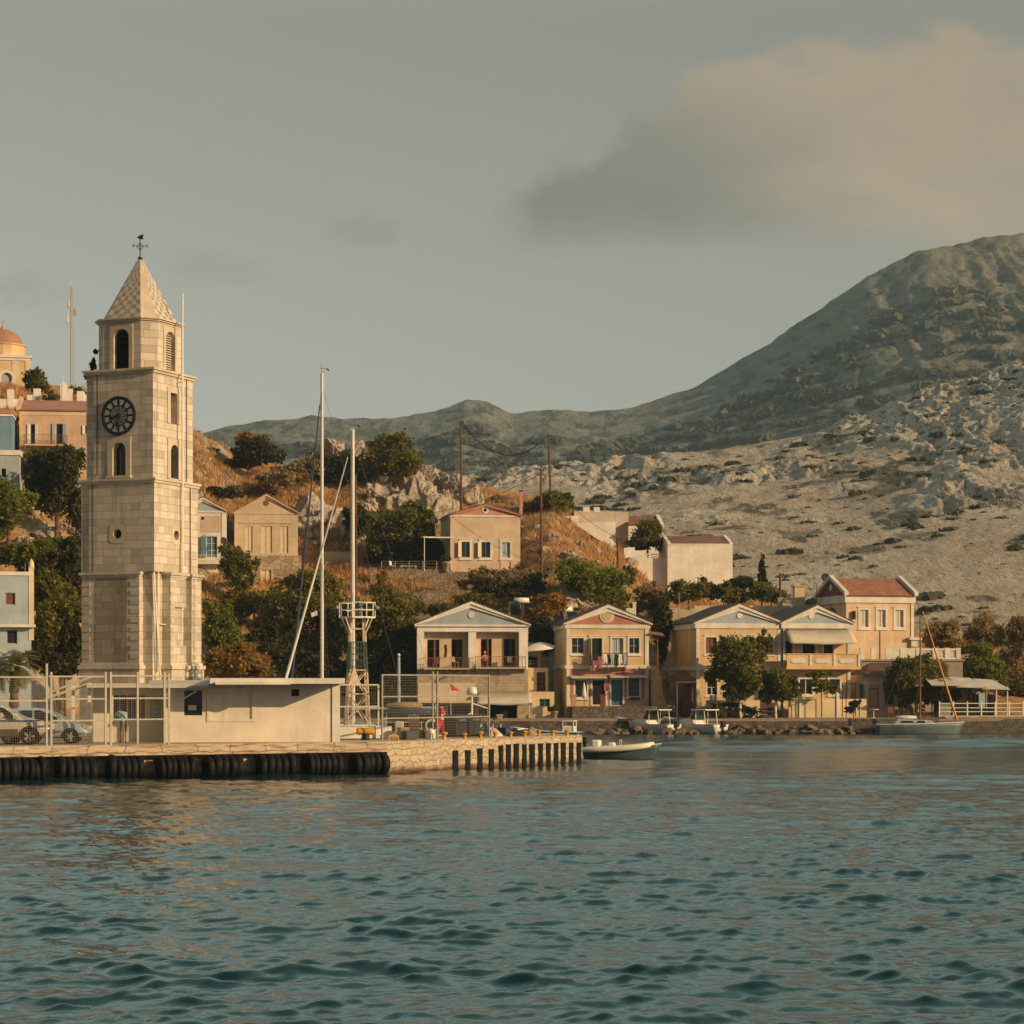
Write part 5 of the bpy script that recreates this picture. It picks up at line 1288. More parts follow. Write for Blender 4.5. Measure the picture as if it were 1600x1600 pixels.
for px in (1259, 1297, 1336): MB().box(h.U(px) - .1, h.U(px) + .1, -1.41, -1.345, z0 + .285, z1 - .003).build('parapet_post', M['white2'], o)
for r in ups: h.window(r, M['shut_white'], M['white2'], bars=(0, 0), pane=M['dark'], sill=False)
for i, r in enumerate(lows): h.window(r, M['shut_white'], M['white2'], bars=(1, 0) if i == 0 else (0, 1))
mb = MB(); mb.box(h.U(1222), h.U(1345), -1.9, -1.7, -1.2, h.Z(1092)); mb.build('garden_wall', M['sand'], h.o)
for px in (1240, 1299): MB().box(h.U(px) - .12, h.U(px) + .12, -2.0, -1.6, -1.2, h.Z(1076)).build('garden_pier', M['white2'], h.o)
mb = MB(); mb.box(h.U(1318), h.U(1334), 7.0, 9.0, h.Z(1000), h.Z(955)) if False else None

# ---- peach house with red roof
h = House('red_roofed_house', 'tall peach house with red tiled roof and three white windows', 1320, 1430, 1045, 205, 13)
ups = [(1343, 953, 1356, 980), (1371, 953, 1384, 980), (1400, 953, 1413, 980)]
D = 7.0
h.body(ups, 942, D, M['peach'], 3.5)
h.band(930, 942, M['white2'], .14); h.pilaster(1425, 1430, 942, 1045, M['white2']); h.pilaster(1320, 1323, 942, 1045, M['peach'], .04)
for r in ups: h.window(r, M['shut_white'], M['white2'], bars=(1, 0), pane=simple('closed_cream_shutters', (0.52, 0.49, 0.42), .7), st=.2)
rf = MB(); ze, za = h.Z(930), h.Z(901); o_ = .3
rf.add([(h.u0 + .1, -o_, ze), (h.u1 - .1, -o_, ze), (h.u1 - .1, D / 2, za), (h.u0 + .1, D / 2, za), (h.u0 + .1, D + o_, ze), (h.u1 - .1, D + o_, ze)], [(0, 1, 2, 3), (3, 2, 5, 4)])
o = rf.build('roof', M['tiles_red'], h.o); md = o.modifiers.new('t', 'SOLIDIFY'); md.thickness = .14; md.offset = -1
for u, m_ in ((h.u0, None), (h.u1, None)):
    a, b = (u - .28, u + .08) if u < 0 else (u - .08, u + .28)
    g = MB()
    for s_ in (0, 1):
        ya, yb = (-o_ - .1, D / 2) if s_ == 0 else (D / 2, D + o_ + .1)
        P1 = [(ya, ze - .05), (yb, za - .05), (yb, za + .28), (ya, ze + .28)] if s_ == 0 else [(ya, za - .05), (yb, ze - .05), (yb, ze + .28), (ya, za + .28)]
        g.prismx(P1, a, b)
    g.build('gable_coping', M['white2'], h.o)
    gp = MB(); gp.prismx([(.1, ze), (D - .1, ze), (D / 2, za - .2)], u - .05 if u < 0 else u - .2, u + .2 if u < 0 else u + .05); gp.build('gable_wall', M['maroon'], h.o)
mb = MB(); mb.lathe([(0, -.1), (.3, -.1), (.3, 0)], (h.u0 - .02, D / 2, (ze + za) / 2 - .05), 16, 'x'); mb.build('gable_light', M['white2'], h.o)
mb = MB(); n = 10; cz = h.Z(966); pts = [(D / 2 + 1.5 * math.cos(math.pi * i / n), cz + 1.05 * math.sin(math.pi * i / n)) for i in range(n + 1)]; mb.prismx(pts, h.u0 - .05, h.u0 + .1); mb.build('arch_door', M['wood'], h.o)
for px in (1331, 1333): MB().box(h.U(px) - .03, h.U(px) + .03, -.35, 0, h.Z(968), h.Z(955)).build('lantern_bracket', M['iron'], h.o)
mb = MB(); mb.box(h.U(1420), h.U(1440), -.5, .3, h.Z(1000), h.Z(996)); mb.box(h.U(1424), h.U(1434), -.3, .2, h.Z(1010), h.Z(1000) - .003); mb.build('water_spout', M['white2'], h.o)
mb = MB(); mb.tube([(h.U(1375), -.05, h.Z(985)), (h.U(1375), -.05, h.Z(1030))], .03, 5); mb.build('drainpipe', M['wood_grey'], h.o)

# ---- terrace with balustrade below the peach house
tr = thing('terrace_wall', 'long terrace wall with white balustrade right of the peach house', 'wall', W(1345, 1095, 202), 4)
kt = 202 / F; TU = lambda px: (px - 1345) * kt; TZ = lambda py: (1095 - py) * kt
mb = MB(); mb.box(TU(1345), TU(1507), 0, .4, -1, TZ(1033)); mb.box(TU(1335), TU(1510), -.15, .5, TZ(1033) + .003, TZ(1030)); mb.build('retaining_wall', plaster('grey_render', (0.30, 0.27, 0.22), .8), tr)
rl = MB(); rl.box(TU(1385), TU(1503), 0, .22, TZ(1016), TZ(1013)); rl.box(TU(1385), TU(1503), 0, .22, TZ(1030) + .003, TZ(1027))
for px in (1347, 1365, 1388, 1411, 1436, 1462, 1482, 1500): rl.box(TU(px) - .2, TU(px) + .2, -.03, .26, TZ(1030) + .004, TZ(1012))
o = rl.build('balustrade', M['white2'], tr); bl = MB()
for i in range(46):
    u = TU(1437 + i * 1.4); bl.lathe([(.03, TZ(1027)), (.06, TZ(1024)), (.035, TZ(1019)), (.05, TZ(1016))], (u, .11, 0), 6)
bl.build('baluster', M['white2'], o)
mb = MB(); mb.box(TU(1388), TU(1436), .02, .2, TZ(1027) + .002, TZ(1016) - .002); mb.build('balustrade_panel', M['white2'], o)
# low building with dark hipped roof
h = House('low_tavern', 'low peach tavern with dark tiled roof and teal door, right of the grey awning', 1338, 1425, 1108, 197.5, 7, None, 'tavern')
dr_ = [(1358, 1075, 1373, 1104), (1383, 1072, 1397, 1101), (1342, 1068, 1350, 1092)]
h.body(dr_, 1055, 5.5, M['peach'], 1.2)
rf = MB(); a, b = h.U(1347), h.U(1428); z0, z1 = h.Z(1055), h.Z(1035)
rf.add([(a, -.3, z0), (b, -.3, z0), (b, 5.0, z0), (a, 5.0, z0), (a + 1.3, 2.2, z1), (b - .6, 2.2, z1)], [(0, 1, 5, 4), (1, 2, 5), (2, 3, 4, 5), (3, 0, 4)]); rf.build('roof', M['tiles_dark'], h.o)
h.band(1066, 1069, M['white2'], .06, 'string_course'); h.pilaster(1374, 1379, 1056, 1108, M['white2']); h.pilaster(1352, 1356, 1068, 1108, M['white2'])
h.window(dr_[0], M['wood'], None, bars=(0, 0), pane=M['peach'], name='door'); h.window(dr_[1], M['shut_blue'], None, bars=(0, 1), pane=simple('teal_door_paint', (0.02, 0.11, 0.10), .6), name='door'); h.window(dr_[2], M['shut_white'], M['white2'], bars=(0, 0))
pg = thing('pergola_frame', 'thin dark metal pergola frame before the low peach tavern', 'pergola', W(1322, 1120, 190.5), 3)
kp = 190.5 / F; mb = MB(); H_ = (1120 - 1067) * kp
for x, y in ((0, 0), (21 * kp, 0), (0, 1.6), (21 * kp, 1.6)): MB().rod((x, y, 0), (x, y, H_), .035, .035, 6).build('post', M['iron'], pg)
mb.tube([(0, 0, H_), (21 * kp, 0, H_), (21 * kp, 1.6, H_), (0, 1.6, H_), (0, 0, H_)], .035, 6); mb.build('top_frame', M['iron'], pg)

# ---- pink-gabled house on the terraces above
h = House('pink_gabled_house', 'cream house with pink gable and round vent above the blue-gabled pale house', 704, 813, 893, 227, 9)
ups = [(721, 847, 734, 871), (752, 847, 766, 871), (784, 847, 797, 871)]
h.body(ups, 806, 7.5, M['pinkbeige'], 1.0)
h.gable(806, 789, M['rose'], M['rose'], M['tiles_brown'], .2, .2, 758)
medallion(h, 758, 797, 5.5, M['white2']); MB().lathe([(0, -.11), (2.6 * h.k, -.11), (2.6 * h.k, -.05)], (h.U(758), 0, h.Z(797)), 14, 'y').build('round_vent', M['dark'], h.o)
h.band(805, 808, M['white2'], .08)
for i, r in enumerate(ups):
    if i < 2: h.window(r, M['shut_blue'], M['white2'], bars=(1, 0), shutters='L', sm=M['shut_cream'], open_=0, swing=30, st=.22, pane=M['glass'])
    else: h.window(r, M['shut_white'], M['white2'], bars=(1, 0), pane=simple('pale_blue_closed_shutters', (0.24, 0.36, 0.40), .6), st=.22)
h.plate((782, 873, 793, 891), -.06, -.002, 'ventilation_panel', M['shut_cream']); h.plate((798, 878, 803, 891), -.1, -.002, 'meter_box', M['beige'])
tv = thing('terrace_awning', 'flat awning over the shaded terrace left of the pink-gabled house', 'awning', W(690, 893, 226), 9)
mb = MB(); ka = 226 / F; mb.obox((-.4, .5, 54 * ka), (1.5, 0, 0), (0, 1.4, .1), (0, 0, .06)); mb.build('canopy', M['canvas_white'], tv)
for x in (-1.8, .8): MB().rod((x, -.8, 0), (x, -.8, 53 * ka), .04, .04, 6).build('post', M['metal_white'], tv)
# retaining walls under the upper houses
def terrace(label, x0, x1, ya, yb, d, m, th=.6, name='retaining_wall', jag=.15, seed=1):
    k = d / F; n = max(4, int((x1 - x0) * k / .7)); mb = MB(); rg = random.Random(seed)
    p0 = W(x0, yb, d); Lx = (x1 - x0) * k; H = (yb - ya) * k
    pts = []; zs = [H + rg.uniform(-jag, jag) for _ in range(n + 1)]
    for i in range(n):
        a, b = Lx * i / n, Lx * (i + 1) / n
        mb.add([(a, 0, -1.2), (b, 0, -1.2), (b, 0, zs[i + 1]), (a, 0, zs[i]), (a, th, -1.2), (b, th, -1.2), (b, th, zs[i + 1]), (a, th, zs[i])], [(0, 1, 2, 3), (4, 7, 6, 5), (3, 2, 6, 7)] + ([(0, 3, 7, 4)] if i == 0 else []) + ([(1, 5, 6, 2)] if i == n - 1 else []))
    o = mb.build(name, m, None); o.location = p0
    return tag(o, label, 'wall')
terrace('dry stone retaining wall under the shaded terrace with the railing', 578, 706, 889, 924, 225, M['rubble'], seed=2)
terrace('dry stone retaining wall directly below the pink-gabled house', 700, 822, 893, 922, 226.2, M['rubble'], seed=3)
terrace('lower dry stone wall above the blue gable of the pale house', 590, 700, 926, 962, 214, M['rubble'], seed=4, jag=.3)
terrace('pale concrete wall beside the white sloping masts, below the rocks', 505, 552, 862, 880, 231, M['beige'], seed=5, jag=.02)
terrace('ruined pale wall behind the twin houses', 1040, 1100, 952, 975, 206, M['beige'], seed=6, jag=.2)
terrace('cream boundary wall behind the roofs of the twin houses', 1085, 1235, 946, 970, 210, M['cream'], seed=7, jag=.05)
rl = thing('terrace_railing', 'thin metal railing along the shaded terrace above the dry stone wall', 'railing', W(596, 891, 224.8)); kr = 224.8 / F; mb = MB()
for z in (5, 10, 14): mb.rod((0, 0, z * kr), (108 * kr, 0, z * kr), .02, .02, 5)
mb.build('rail', M['galv'], rl)
for i in range(6): MB().rod((i * 21.6 * kr, 0, 0), (i * 21.6 * kr, 0, 14 * kr), .03, .03, 5).build('post', M['galv'], rl)
# ---- blind beige house
h = House('shuttered_house', 'plain beige house with round gable vent and closed shutters above the stone ruin', 367, 465, 865, 227, 7)
h.body([(384, 822, 395, 864), (408, 822, 425, 864), (438, 822, 450, 864)], 803, 7.5, M['beige'], .3)
h.gable(802, 773, M['beige'], M['beige'], M['tiles_brown'], .12, .25)
MB().lathe([(0, -.05), (4.3 * h.k, -.05), (4.3 * h.k, .0)], (h.U(416), -.02, h.Z(786)), 16, 'y').build('round_vent', M['wood'], h.o)
for r in ((384, 822, 395, 864), (408, 822, 425, 864), (438, 822, 450, 864)): h.window(r, M['shut_cream'], None, bars=(1, 0), pane=M['shut_cream'], sill=False, name='shuttered_door', dep=.16)
h.band(801, 803.5, M['beige'], .07); h.plate((376, 816, 457, 818), -.08, -.002, 'lintel', M['beige'])
ws = House('stone_ruin', 'rough stone lower storey with cream shutters under the plain beige house', 366, 470, 935, 226.3, 7, None, 'stone building')
ws.body([(384, 890, 394, 922), (408, 890, 424, 925)], 868, 7, rubble('ruin_stone', (0.44, 0.35, 0.24), 1.6, 1.3, (0.25, 0.18, 0.11)), 1.5)
for r in ((384, 890, 394, 922), (408, 890, 424, 925)): ws.window(r, M['shut_cream'], M['beige'], bars=(1, 0), pane=M['shut_cream'], sill=False, name='shuttered_door', dep=.16)
# ---- half-hidden house right of the tower
h = House('blue_door_house', 'half-hidden house with blue gable and blue balcony door right of the clock tower', 282, 352, 905, 222, 6)
h.body([(322, 838, 339, 871)], 799, 7, M['white2'], .6)
h.gable(799, 778, M['blueplaster'], M['white2'], M['tiles_brown'], .2, .28)
h.band(798, 801, M['white2'], .1); h.plate((314, 806, 347, 832), -.03, -.002, 'upper_facing', M['beige']); h.pilaster(346, 352, 801, 905, M['white2'])
h.window((322, 838, 339, 871), M['shut_white'], M['white2'], bars=(1, 2), shutters='L', sm=M['shut_blue'], name='door', sill=False, pane=M['shut_blue'])
h.balcony(300, 354, 880, 1.0, 868, M['white2'], M['metal_white']); h.plate((315, 808, 319, 812), -.06, -.003, 'vent', M['dark'])
# ---- white walls and terracotta roofs on the ridge
h = House('white_house', 'big blank white house with terracotta roof strip on the hill above the twin houses', 1043, 1145, 916, 236, 3)
D = 8.0
h.body([], 851, D, M['white'], 2.5)
rf = MB(); rf.obox((0, 2.4, (h.Z(850) + h.Z(834)) / 2), (h.w / 2 - .2, 0, 0), (0, 2.3, (h.Z(834) - h.Z(850)) / 2), (0, -.03, .06)); rf.build('roof', M['tiles_brown'], h.o)
for u in (h.u0, h.u1):
    g = MB(); a, b = (u - .02, u + .3) if u < 0 else (u - .3, u + .02)
    g.prismx([(.0, h.Z(851) + .002), (4.8, h.Z(851) + .002), (4.8, h.Z(831)), (0, h.Z(848))], a, b); g.build('gable_coping', M['white'], h.o)
h.band(849.5, 851.5, M['white'], .06, 'eave', None, None, False)
ww = thing('white_garden_wall', 'stepped white garden wall climbing left of the blank white house', 'wall', W(968, 920, 236.5), 3); kw = 236.5 / F
U_ = lambda px: (px - 968) * kw; Z_ = lambda py: (920 - py) * kw
mb = MB(); mb.prism([(U_(975), Z_(893)), (U_(975), Z_(856)), (U_(992), Z_(855)), (U_(992), Z_(860)), (U_(1008), Z_(860)), (U_(1008), Z_(872)), (U_(1042.8), Z_(872)), (U_(1042.8), Z_(930)), (U_(1010), Z_(930))][::-1], 0, .35); mb.build('wall', M['white'], ww)
rl = MB(); 
for z in (866, 870): rl.rod((U_(1009), .15, Z_(z)), (U_(1040), .15, Z_(z)), .05, .05, 6)
rl.build('railing', M['metal_white'], ww)
h = House('flat_roofed_house', 'long grey flat-roofed house at the top of the hill beside a terracotta roof', 897, 982, 845, 247, 3)
h.body([], 801, 6, plaster('grey_roughcast', (0.62, 0.55, 0.45), .5), 2.5)
h.band(799.5, 801, M['white2'], .05, 'parapet')
mb = MB(); mb.box(h.U(914), h.U(924), 2, 3, h.Z(800), h.Z(790)); mb.box(h.U(931), h.U(940), 2, 3, h.Z(800), h.Z(790)); mb.build('roof_tank', M['white2'], h.o)
h = House('tiled_house', 'house with brown tiled roof and white coping behind the green tree on the hill', 982, 1036, 850, 246, 3)
h.body([], 822, 6, M['white'], 2.0)
rf = MB(); rf.obox((-.2, 1.9, (h.Z(821) + h.Z(803)) / 2), (h.w / 2 - .1, 0, 0), (0, 1.9, (h.Z(803) - h.Z(821)) / 2), (0, -.03, .06)); rf.build('roof', M['tiles_brown'], h.o)
g = MB(); g.prismx([(-.3, h.Z(826)), (4.2, h.Z(826)), (4.2, h.Z(800)), (3.6, h.Z(800)), (-.3, h.Z(818))], h.u1 - .35, h.u1 + .05); g.build('gable_coping', M['white'], h.o)
ww = thing('white_terrace_wall', 'bright white terrace wall on the slope below the grey flat-roofed house', 'wall', W(877, 860, 240), 2); kw = 240 / F
U_ = lambda px: (px - 877) * kw; Z_ = lambda py: (860 - py) * kw
mb = MB(); mb.prism([(U_(876), Z_(815)), (U_(876), Z_(806)), (U_(905), Z_(806)), (U_(905), Z_(817)), (U_(962), Z_(815)), (U_(962), Z_(858)), (U_(930), Z_(840)), (U_(905), Z_(823))][::-1], 0, .4); mb.box(U_(952), U_(961.8), .41, 3, Z_(858), Z_(815)); mb.build('wall', M['white'], ww)

# ---- left edge: washed blue house, pink house, church and roofs
h = House('washed_blue_house', 'washed-blue flat-roofed house by the palm on the left edge', -40, 47, 1012, 165, 12)
ups = [(8, 926, 23, 945), (10, 984, 26, 1006)]
h.body(ups, 897, 6.5, M['blueplaster'], 6.0)
h.window(ups[0], M['shut_grey'], None, bars=(0, 0), pane=M['maroon']); h.window(ups[1], M['shut_grey'], None, bars=(0, 0), pane=M['dark'], name='door')
h.band(893, 899, M['white2'], .08, 'parapet'); 
mb = MB(); mb.box(h.u0, h.u1 + .3, -.7, 0, h.Z(980), h.Z(976)); mb.build('ledge', M['white2'], h.o)
mb = MB(); mb.box(h.U(43), h.U(51), -.05, .3, h.Z(1000), h.Z(886)); mb.smooth = True; mb.lathe([(.21, h.Z(886) + .003), (.18, h.Z(879)), (.08, h.Z(874)), (0, h.Z(872))], (h.U(47), .12, 0), 10); mb.build('chimney', M['cream'], h.o)
h = House('pink_balcony_house', 'salmon house with red roof and long balcony left of the clock tower', 32, 142, 720, 215, 8)
ups = [(48, 663, 56, 695), (87, 662, 98, 695), (131, 664, 138, 678)]
h.body(ups, 640, 7, M['salmon'], 3.5)
h.window(ups[0], M['shut_white'], None, bars=(0, 0), pane=M['dark'], shutters='B', sm=M['shut_white'], name='door', sill=False, swing=6); h.window(ups[1], M['shut_white'], None, bars=(0, 0), pane=M['dark'], shutters='B', sm=M['shut_grey'], name='door', sill=False, swing=6); h.window(ups[2], M['shut_white'], None, bars=(0, 0), pane=M['dark'], shutters='B', sm=M['shut_white'], swing=6)
h.band(640, 649, M['peach'], .05)
h.balcony(40, 105, 696, 1.0, 681, M['peach'], M['wood_grey'])
rf = MB(); D = 7; ze, za = h.Z(640), h.Z(627); rf.add([(h.u0, -.3, ze), (h.u1, -.3, ze), (h.u1, D / 2, za + .5), (h.u0, D / 2, za + .5), (h.u0, D + .3, ze), (h.u1, D + .3, ze)], [(0, 1, 2, 3), (3, 2, 5, 4)]); o = rf.build('roof', M['terracotta'], h.o); md = o.modifiers.new('t', 'SOLIDIFY'); md.thickness = .12; md.offset = -1
g = MB(); g.prismx([(-.35, ze - .1), (D / 2, za + .45), (D + .35, ze - .1), (D + .35, ze + .2), (D / 2, za + .85), (-.35, ze + .2)], h.u0 - .25, h.u0 + .1); g.build('gable_coping', M['peach'], h.o)
h.pilaster(32, 36, 640, 720, M['yellow'])
h = House('blue_house', 'deep-blue shaded house with red roof edge at the far left', -40, 18, 720, 211, 8)
h.body([], 647, 6, M['deepblue'], 2.5); h.band(640, 646, M['terracotta'], .2, 'roof_edge'); h.band(646.2, 650, M['white2'], .1, 'white_edge')
h = House('white_blue_annex', 'low white annex with pale blue roof edge below the deep-blue house', -40, 29, 745, 208, 8)
h.body([(2, 732, 9, 745)], 706, 6, M['blueplaster'], 2.5); h.band(703, 711, M['white2'], .12, 'parapet'); h.void((2, 732, 9, 745), .25)
CH = thing('church', 'cream church with red dome and arched window at the left edge', 'church', W(-4, 640, 236), 14); kc = 236 / F
CZ = lambda y: (640 - y) * kc; hw = 48 * kc
mb = MB(); mb.facade((0, -hw * .7, 0), (1, 0, 0), (0, 1, 0), -hw, hw, -2.0, CZ(560), [(13 * kc - .55, 13 * kc + .55, CZ(613), CZ(585), True)], .3); mb.box(hw - .2, hw, -hw * .7 + .001, hw, -2, CZ(560)); mb.box(-hw, hw, -.5 * hw, hw, CZ(562), CZ(560)); mb.build('nave_wall', plaster('church_cream', (0.66, 0.50, 0.29), .3), CH)
mb = MB(); mb.box(-hw - .12, hw + .12, -hw * .7 - .12, hw, CZ(567), CZ(563)); mb.box(-hw - .25, hw + .25, -hw * .7 - .25, hw, CZ(563) + .003, CZ(559)); mb.build('cornice', M['white2'], CH)
for u in (26 * kc, 46 * kc): MB().box(u - .3, u + .3, -hw * .7 - .06, -hw * .7 + .02, -1.5, CZ(567) - .003).build('pilaster', M['cream'], CH)
mb = MB(); c_ = (13 * kc, -hw * .7, CZ(595)); mb.lathe([(.56, -.08), (.86, -.08), (.86, .02)], c_, 22, 'y'); mb.lathe([(.56, .02), (.56, -.08)], c_, 22, 'y'); mb.build('arch_surround', M['white2'], CH)
MB().box(13 * kc - .6, 13 * kc + .6, -hw * .7 + .22, -hw * .7 + .25, CZ(614), CZ(584)).build('window', M['shut_grey'], CH)
mb = MB(); mb.lathe([(2.3, CZ(559)), (2.3, CZ(542)), (2.42, CZ(541.5)), (2.42, CZ(540)), (2.0, CZ(540))], (8 * kc, 0, 0), 16); mb.build('drum', M['yellow'], CH)
mb = MB(); mb.box(29 * kc, 37 * kc, -.8, .2, CZ(559), CZ(541)); mb.lathe([(.3, CZ(541)), (.26, CZ(538)), (0, CZ(537))], (30 * kc, -.3, 0), 8); mb.build('corner_turret', M['cream'], CH)
mb = MB(); mb.smooth = True; n = 12; mb.lathe([(2.05 * math.cos(i * math.pi / 2 / n), CZ(541) + 1.75 * math.sin(i * math.pi / 2 / n)) for i in range(n + 1)], (8 * kc, 0, 0), 28); o = mb.build('dome', M['terracotta'], CH)
mb = MB(); zt_ = CZ(541) + 1.74; mb.lathe([(.22, zt_), (.2, zt_ + .2), (.06, zt_ + .3), (.04, zt_ + .5)], (8 * kc, 0, 0), 8); mb.box(8 * kc - .03, 8 * kc + .03, -.03, .03, zt_ + .4, zt_ + 1.1); mb.box(8 * kc - .2, 8 * kc + .2, -.025, .025, zt_ + .75, zt_ + .82); mb.build('cross', M['yellow_paint'], o)
def whitebox(name, label, parts, base, d, cat='building'):
    k = d / F; x0 = parts[0][0]; t = thing(name, label, cat, W(x0, base, d), 8)
    mb = MB()
    for (a, ya, b, dp, y0) in parts: mb.box((a - x0) * k, (b - x0) * k, y0, y0 + dp, -1.5, (base - ya) * k)
    mb.build('wall', M['white'], t); return t, k
t, k = whitebox('white_parapet', 'white rooftop parapet blocks in front of the red-domed church', [(-5, 623, 30, 2, 0), (11, 608, 21, .6, -.05)], 632, 226, 'parapet'); 
t, k = whitebox('white_parapet', 'white stepped parapet between the church and the radio mast', [(42, 617, 62, 2, 0), (52, 607, 63, .6, -.06)], 632, 227, 'parapet')
t, k = whitebox('white_chapel', 'little white chapel with cross at the foot of the radio mast', [(93, 607, 113, 2, 0), (94, 601, 104, 1.2, -.05), (96, 597, 101, .8, -.08)], 632, 228, 'chapel')
mb = MB(); c = 5.5 * k; zz = (632 - 597) * k; mb.box(c - .03, c + .03, .2, .26, zz, zz + .75); mb.box(c - .18, c + .18, .2, .26, zz + .45, zz + .51); mb.build('cross', M['metal_white'], t)
t, k = whitebox('white_parapet', 'white roof block hard against the left edge of the clock tower', [(120, 611, 131, 2, 0), (128, 616, 140, 2, .3)], 632, 228, 'parapet')
t, k = whitebox('white_parapet', 'low white roof wall between the chapel and the stepped parapet', [(62, 625, 93, 1, 0), (70, 612, 95, .6, 1.5)], 634, 229, 'parapet')
# ================================================================ plants
NPR = np.random.default_rng(11)
def leaf_cloud(ells, n, size, clump=0.28, flat=0.0, up=0.05, shell=0.55):
    """small leaf faces gathered in clumps through the volume of a few ellipsoids (cx,cy,cz,rx,ry,rz)"""
    n = int(n * 1.7); size = size * .84; sub = []
    for e in ells:                                   # break each mass into uneven lobes
        sub.append((e[0], e[1], e[2], e[3] * .80, e[4] * .80, e[5] * .80))
        for j in range(7):
            v = NPR.normal(size=3); v /= np.linalg.norm(v); v[2] = v[2] * .9 + .1; g = .24 + .24 * NPR.random(); o = .74 + .22 * NPR.random()
            sub.append((e[0] + v[0] * e[3] * o, e[1] + v[1] * e[4] * o, e[2] + v[2] * e[5] * o, e[3] * g, e[4] * g, e[5] * g * (.8 + .5 * NPR.random())))
    ells = sub
    vol = np.array([e[3] * e[4] * e[5] for e in ells]) ** 0.67; vol = vol / vol.sum()
    cs = []; ds = []
    for e, f in zip(ells, vol):
        k = max(5, int(n * f / 16)); c = np.array(e[:3]); r = np.array(e[3:])
        v = NPR.normal(size=(k, 3)); v /= np.linalg.norm(v, axis=1)[:, None]
        rr = (shell + (1 - shell) * NPR.random(k) ** 0.6) * (1 + 0.16 * NPR.normal(size=k))
        rr = np.where(NPR.random(k) < 0.2, rr * 0.55, rr)
        p = v * rr[:, None]
        m_ = int(np.ceil(n * f / k))
        q = np.repeat(p, m_, 0) + NPR.normal(size=(k * m_, 3)) * clump * (0.5 + NPR.random((k * m_, 1)))* 0.62
        cs.append(c + q * r); ds.append(np.repeat(v, m_, 0))
    C = np.concatenate(cs); D = np.concatenate(ds); N = len(C)
    nrm = D * 0.8 + NPR.normal(size=(N, 3)) * 0.75 + np.array([0, 0, up]); nrm /= np.linalg.norm(nrm, axis=1)[:, None]
    t = np.cross(nrm, NPR.normal(size=(N, 3))); t /= np.linalg.norm(t, axis=1)[:, None] + 1e-9
    b = np.cross(nrm, t)
    s = size * (0.55 + 0.9 * NPR.random((N, 1)))
    V = np.stack([C - t * s, C - b * s * 0.55 + nrm * s * .12, C + t * s, C + b * s * 0.55 + nrm * s * .12], 1).reshape(-1, 3)
    return V, np.arange(N * 4).reshape(-1, 4)
def limb(mb, p0, p1, r0, r1, bend, n=5, rg=random):
    p0, p1 = Vector(p0), Vector(p1); pts = [p0]
    for i in range(1, n + 1):
        t = i / n; pts.append(p0.lerp(p1, t) + Vector((rg.uniform(-1, 1), rg.uniform(-1, 1), 0)) * bend * math.sin(math.pi * t))
    for i in range(n): mb.rod(pts[i], pts[i + 1], r0 + (r1 - r0) * i / n, r0 + (r1 - r0) * (i + 1) / n, 7)
def tree(name, label, cat, d, ells, n, leaf, mat, base=None, tr=.16, bark='bark', group=None, depth=1.0, clump=.28, shell=.55, trunk_px=None, limbs=5):
    """crown ellipsoids given by photograph pixels (cx,cy,rx,ry); base = photograph row where the trunk meets the ground"""
    k = d / F; E = []
    for i, (cx, cy, rx, ry) in enumerate(ells):
        p = W(cx, cy, d); E.append((p.x, p.y + (rx * k * .5 * (((i * 37) % 5) / 2 - 1)) * depth, p.z, rx * k, min(rx, ry * 1.6) * k * depth, ry * k))
    mx = sum(e[0] for e in E) / len(E); 
    if trunk_px is not None: mx = W(trunk_px, 0, d).x
    bz = W(0, base, d).z if base else min(e[2] - e[5] * .9 for e in E)
    gz = QZ if mx < -14.6 and d < 187 else hz_at(mx, d)
    if bz > gz + .25 and name != 'wall_plant': bz = gz
    t = thing(name, label, cat, (mx, d, bz), 0, group)
    V, Q = leaf_cloud(E, n, leaf, clump, shell=shell); V = V - np.array([mx, d, bz])
    np_mesh('crown', V, Q, L[mat], t)
    tb = MB(); rg = random.Random(int(mx * 10)); tb.smooth = True
    top = max(E, key=lambda e: e[3] * e[5])
    fork = Vector((0, 0, max(.3, (min(e[2] - e[5] * .5 for e in E) - bz))))
    limb(tb, (0, 0, -.5), fork, tr * 1.15, tr * .85, tr * .5, 4, rg)
    for i in range(limbs):
        e = E[i % len(E)]; q = Vector((e[0] - mx + rg.uniform(-.5, .5) * e[3], e[1] - d + rg.uniform(-.5, .5) * e[4], e[2] - bz + rg.uniform(-.1, .6) * e[5]))
        limb(tb, fork, q, tr * .6, tr * .12, e[3] * .1, 5, rg)
    tb.build('trunk', M[bark], t)
    return t
T = tree
gb = 'bushes and trees on the hillside'
# --- hilltop
T('round_tree', 'big round olive tree on the hilltop above the boulders', 'tree', 252, [(612, 714, 40, 34), (588, 728, 26, 24), (636, 722, 20, 24), (600, 695, 24, 16)], 6500, .21, 'olive', 762, .2)
T('bush', 'dark low wind-shaped bush on the skyline of the dry hilltop', 'bush', 250, [(405, 708, 38, 20), (372, 722, 30, 9), (345, 730, 26, 6), (430, 712, 18, 12)], 5200, .2, 'dark', 738, .12)
T('bush', 'rusty bush peeping over the dark wind-shaped bush', 'bush', 256, [(396, 688, 22, 9), (385, 693, 14, 8)], 1500, .2, 'rust', 702, .08)
T('bush', 'dark scrub patch under the pale summit rock', 'bush', 254, [(530, 735, 42, 28), (500, 750, 20, 18), (556, 742, 22, 22)], 5200, .2, 'dark', 768, .12)
T('bush', 'brown dry thicket behind the plain beige house', 'bush', 244, [(438, 752, 34, 18), (470, 738, 28, 22), (400, 766, 30, 10), (360, 768, 30, 10)], 4200, .2, 'brown', 785, .08)
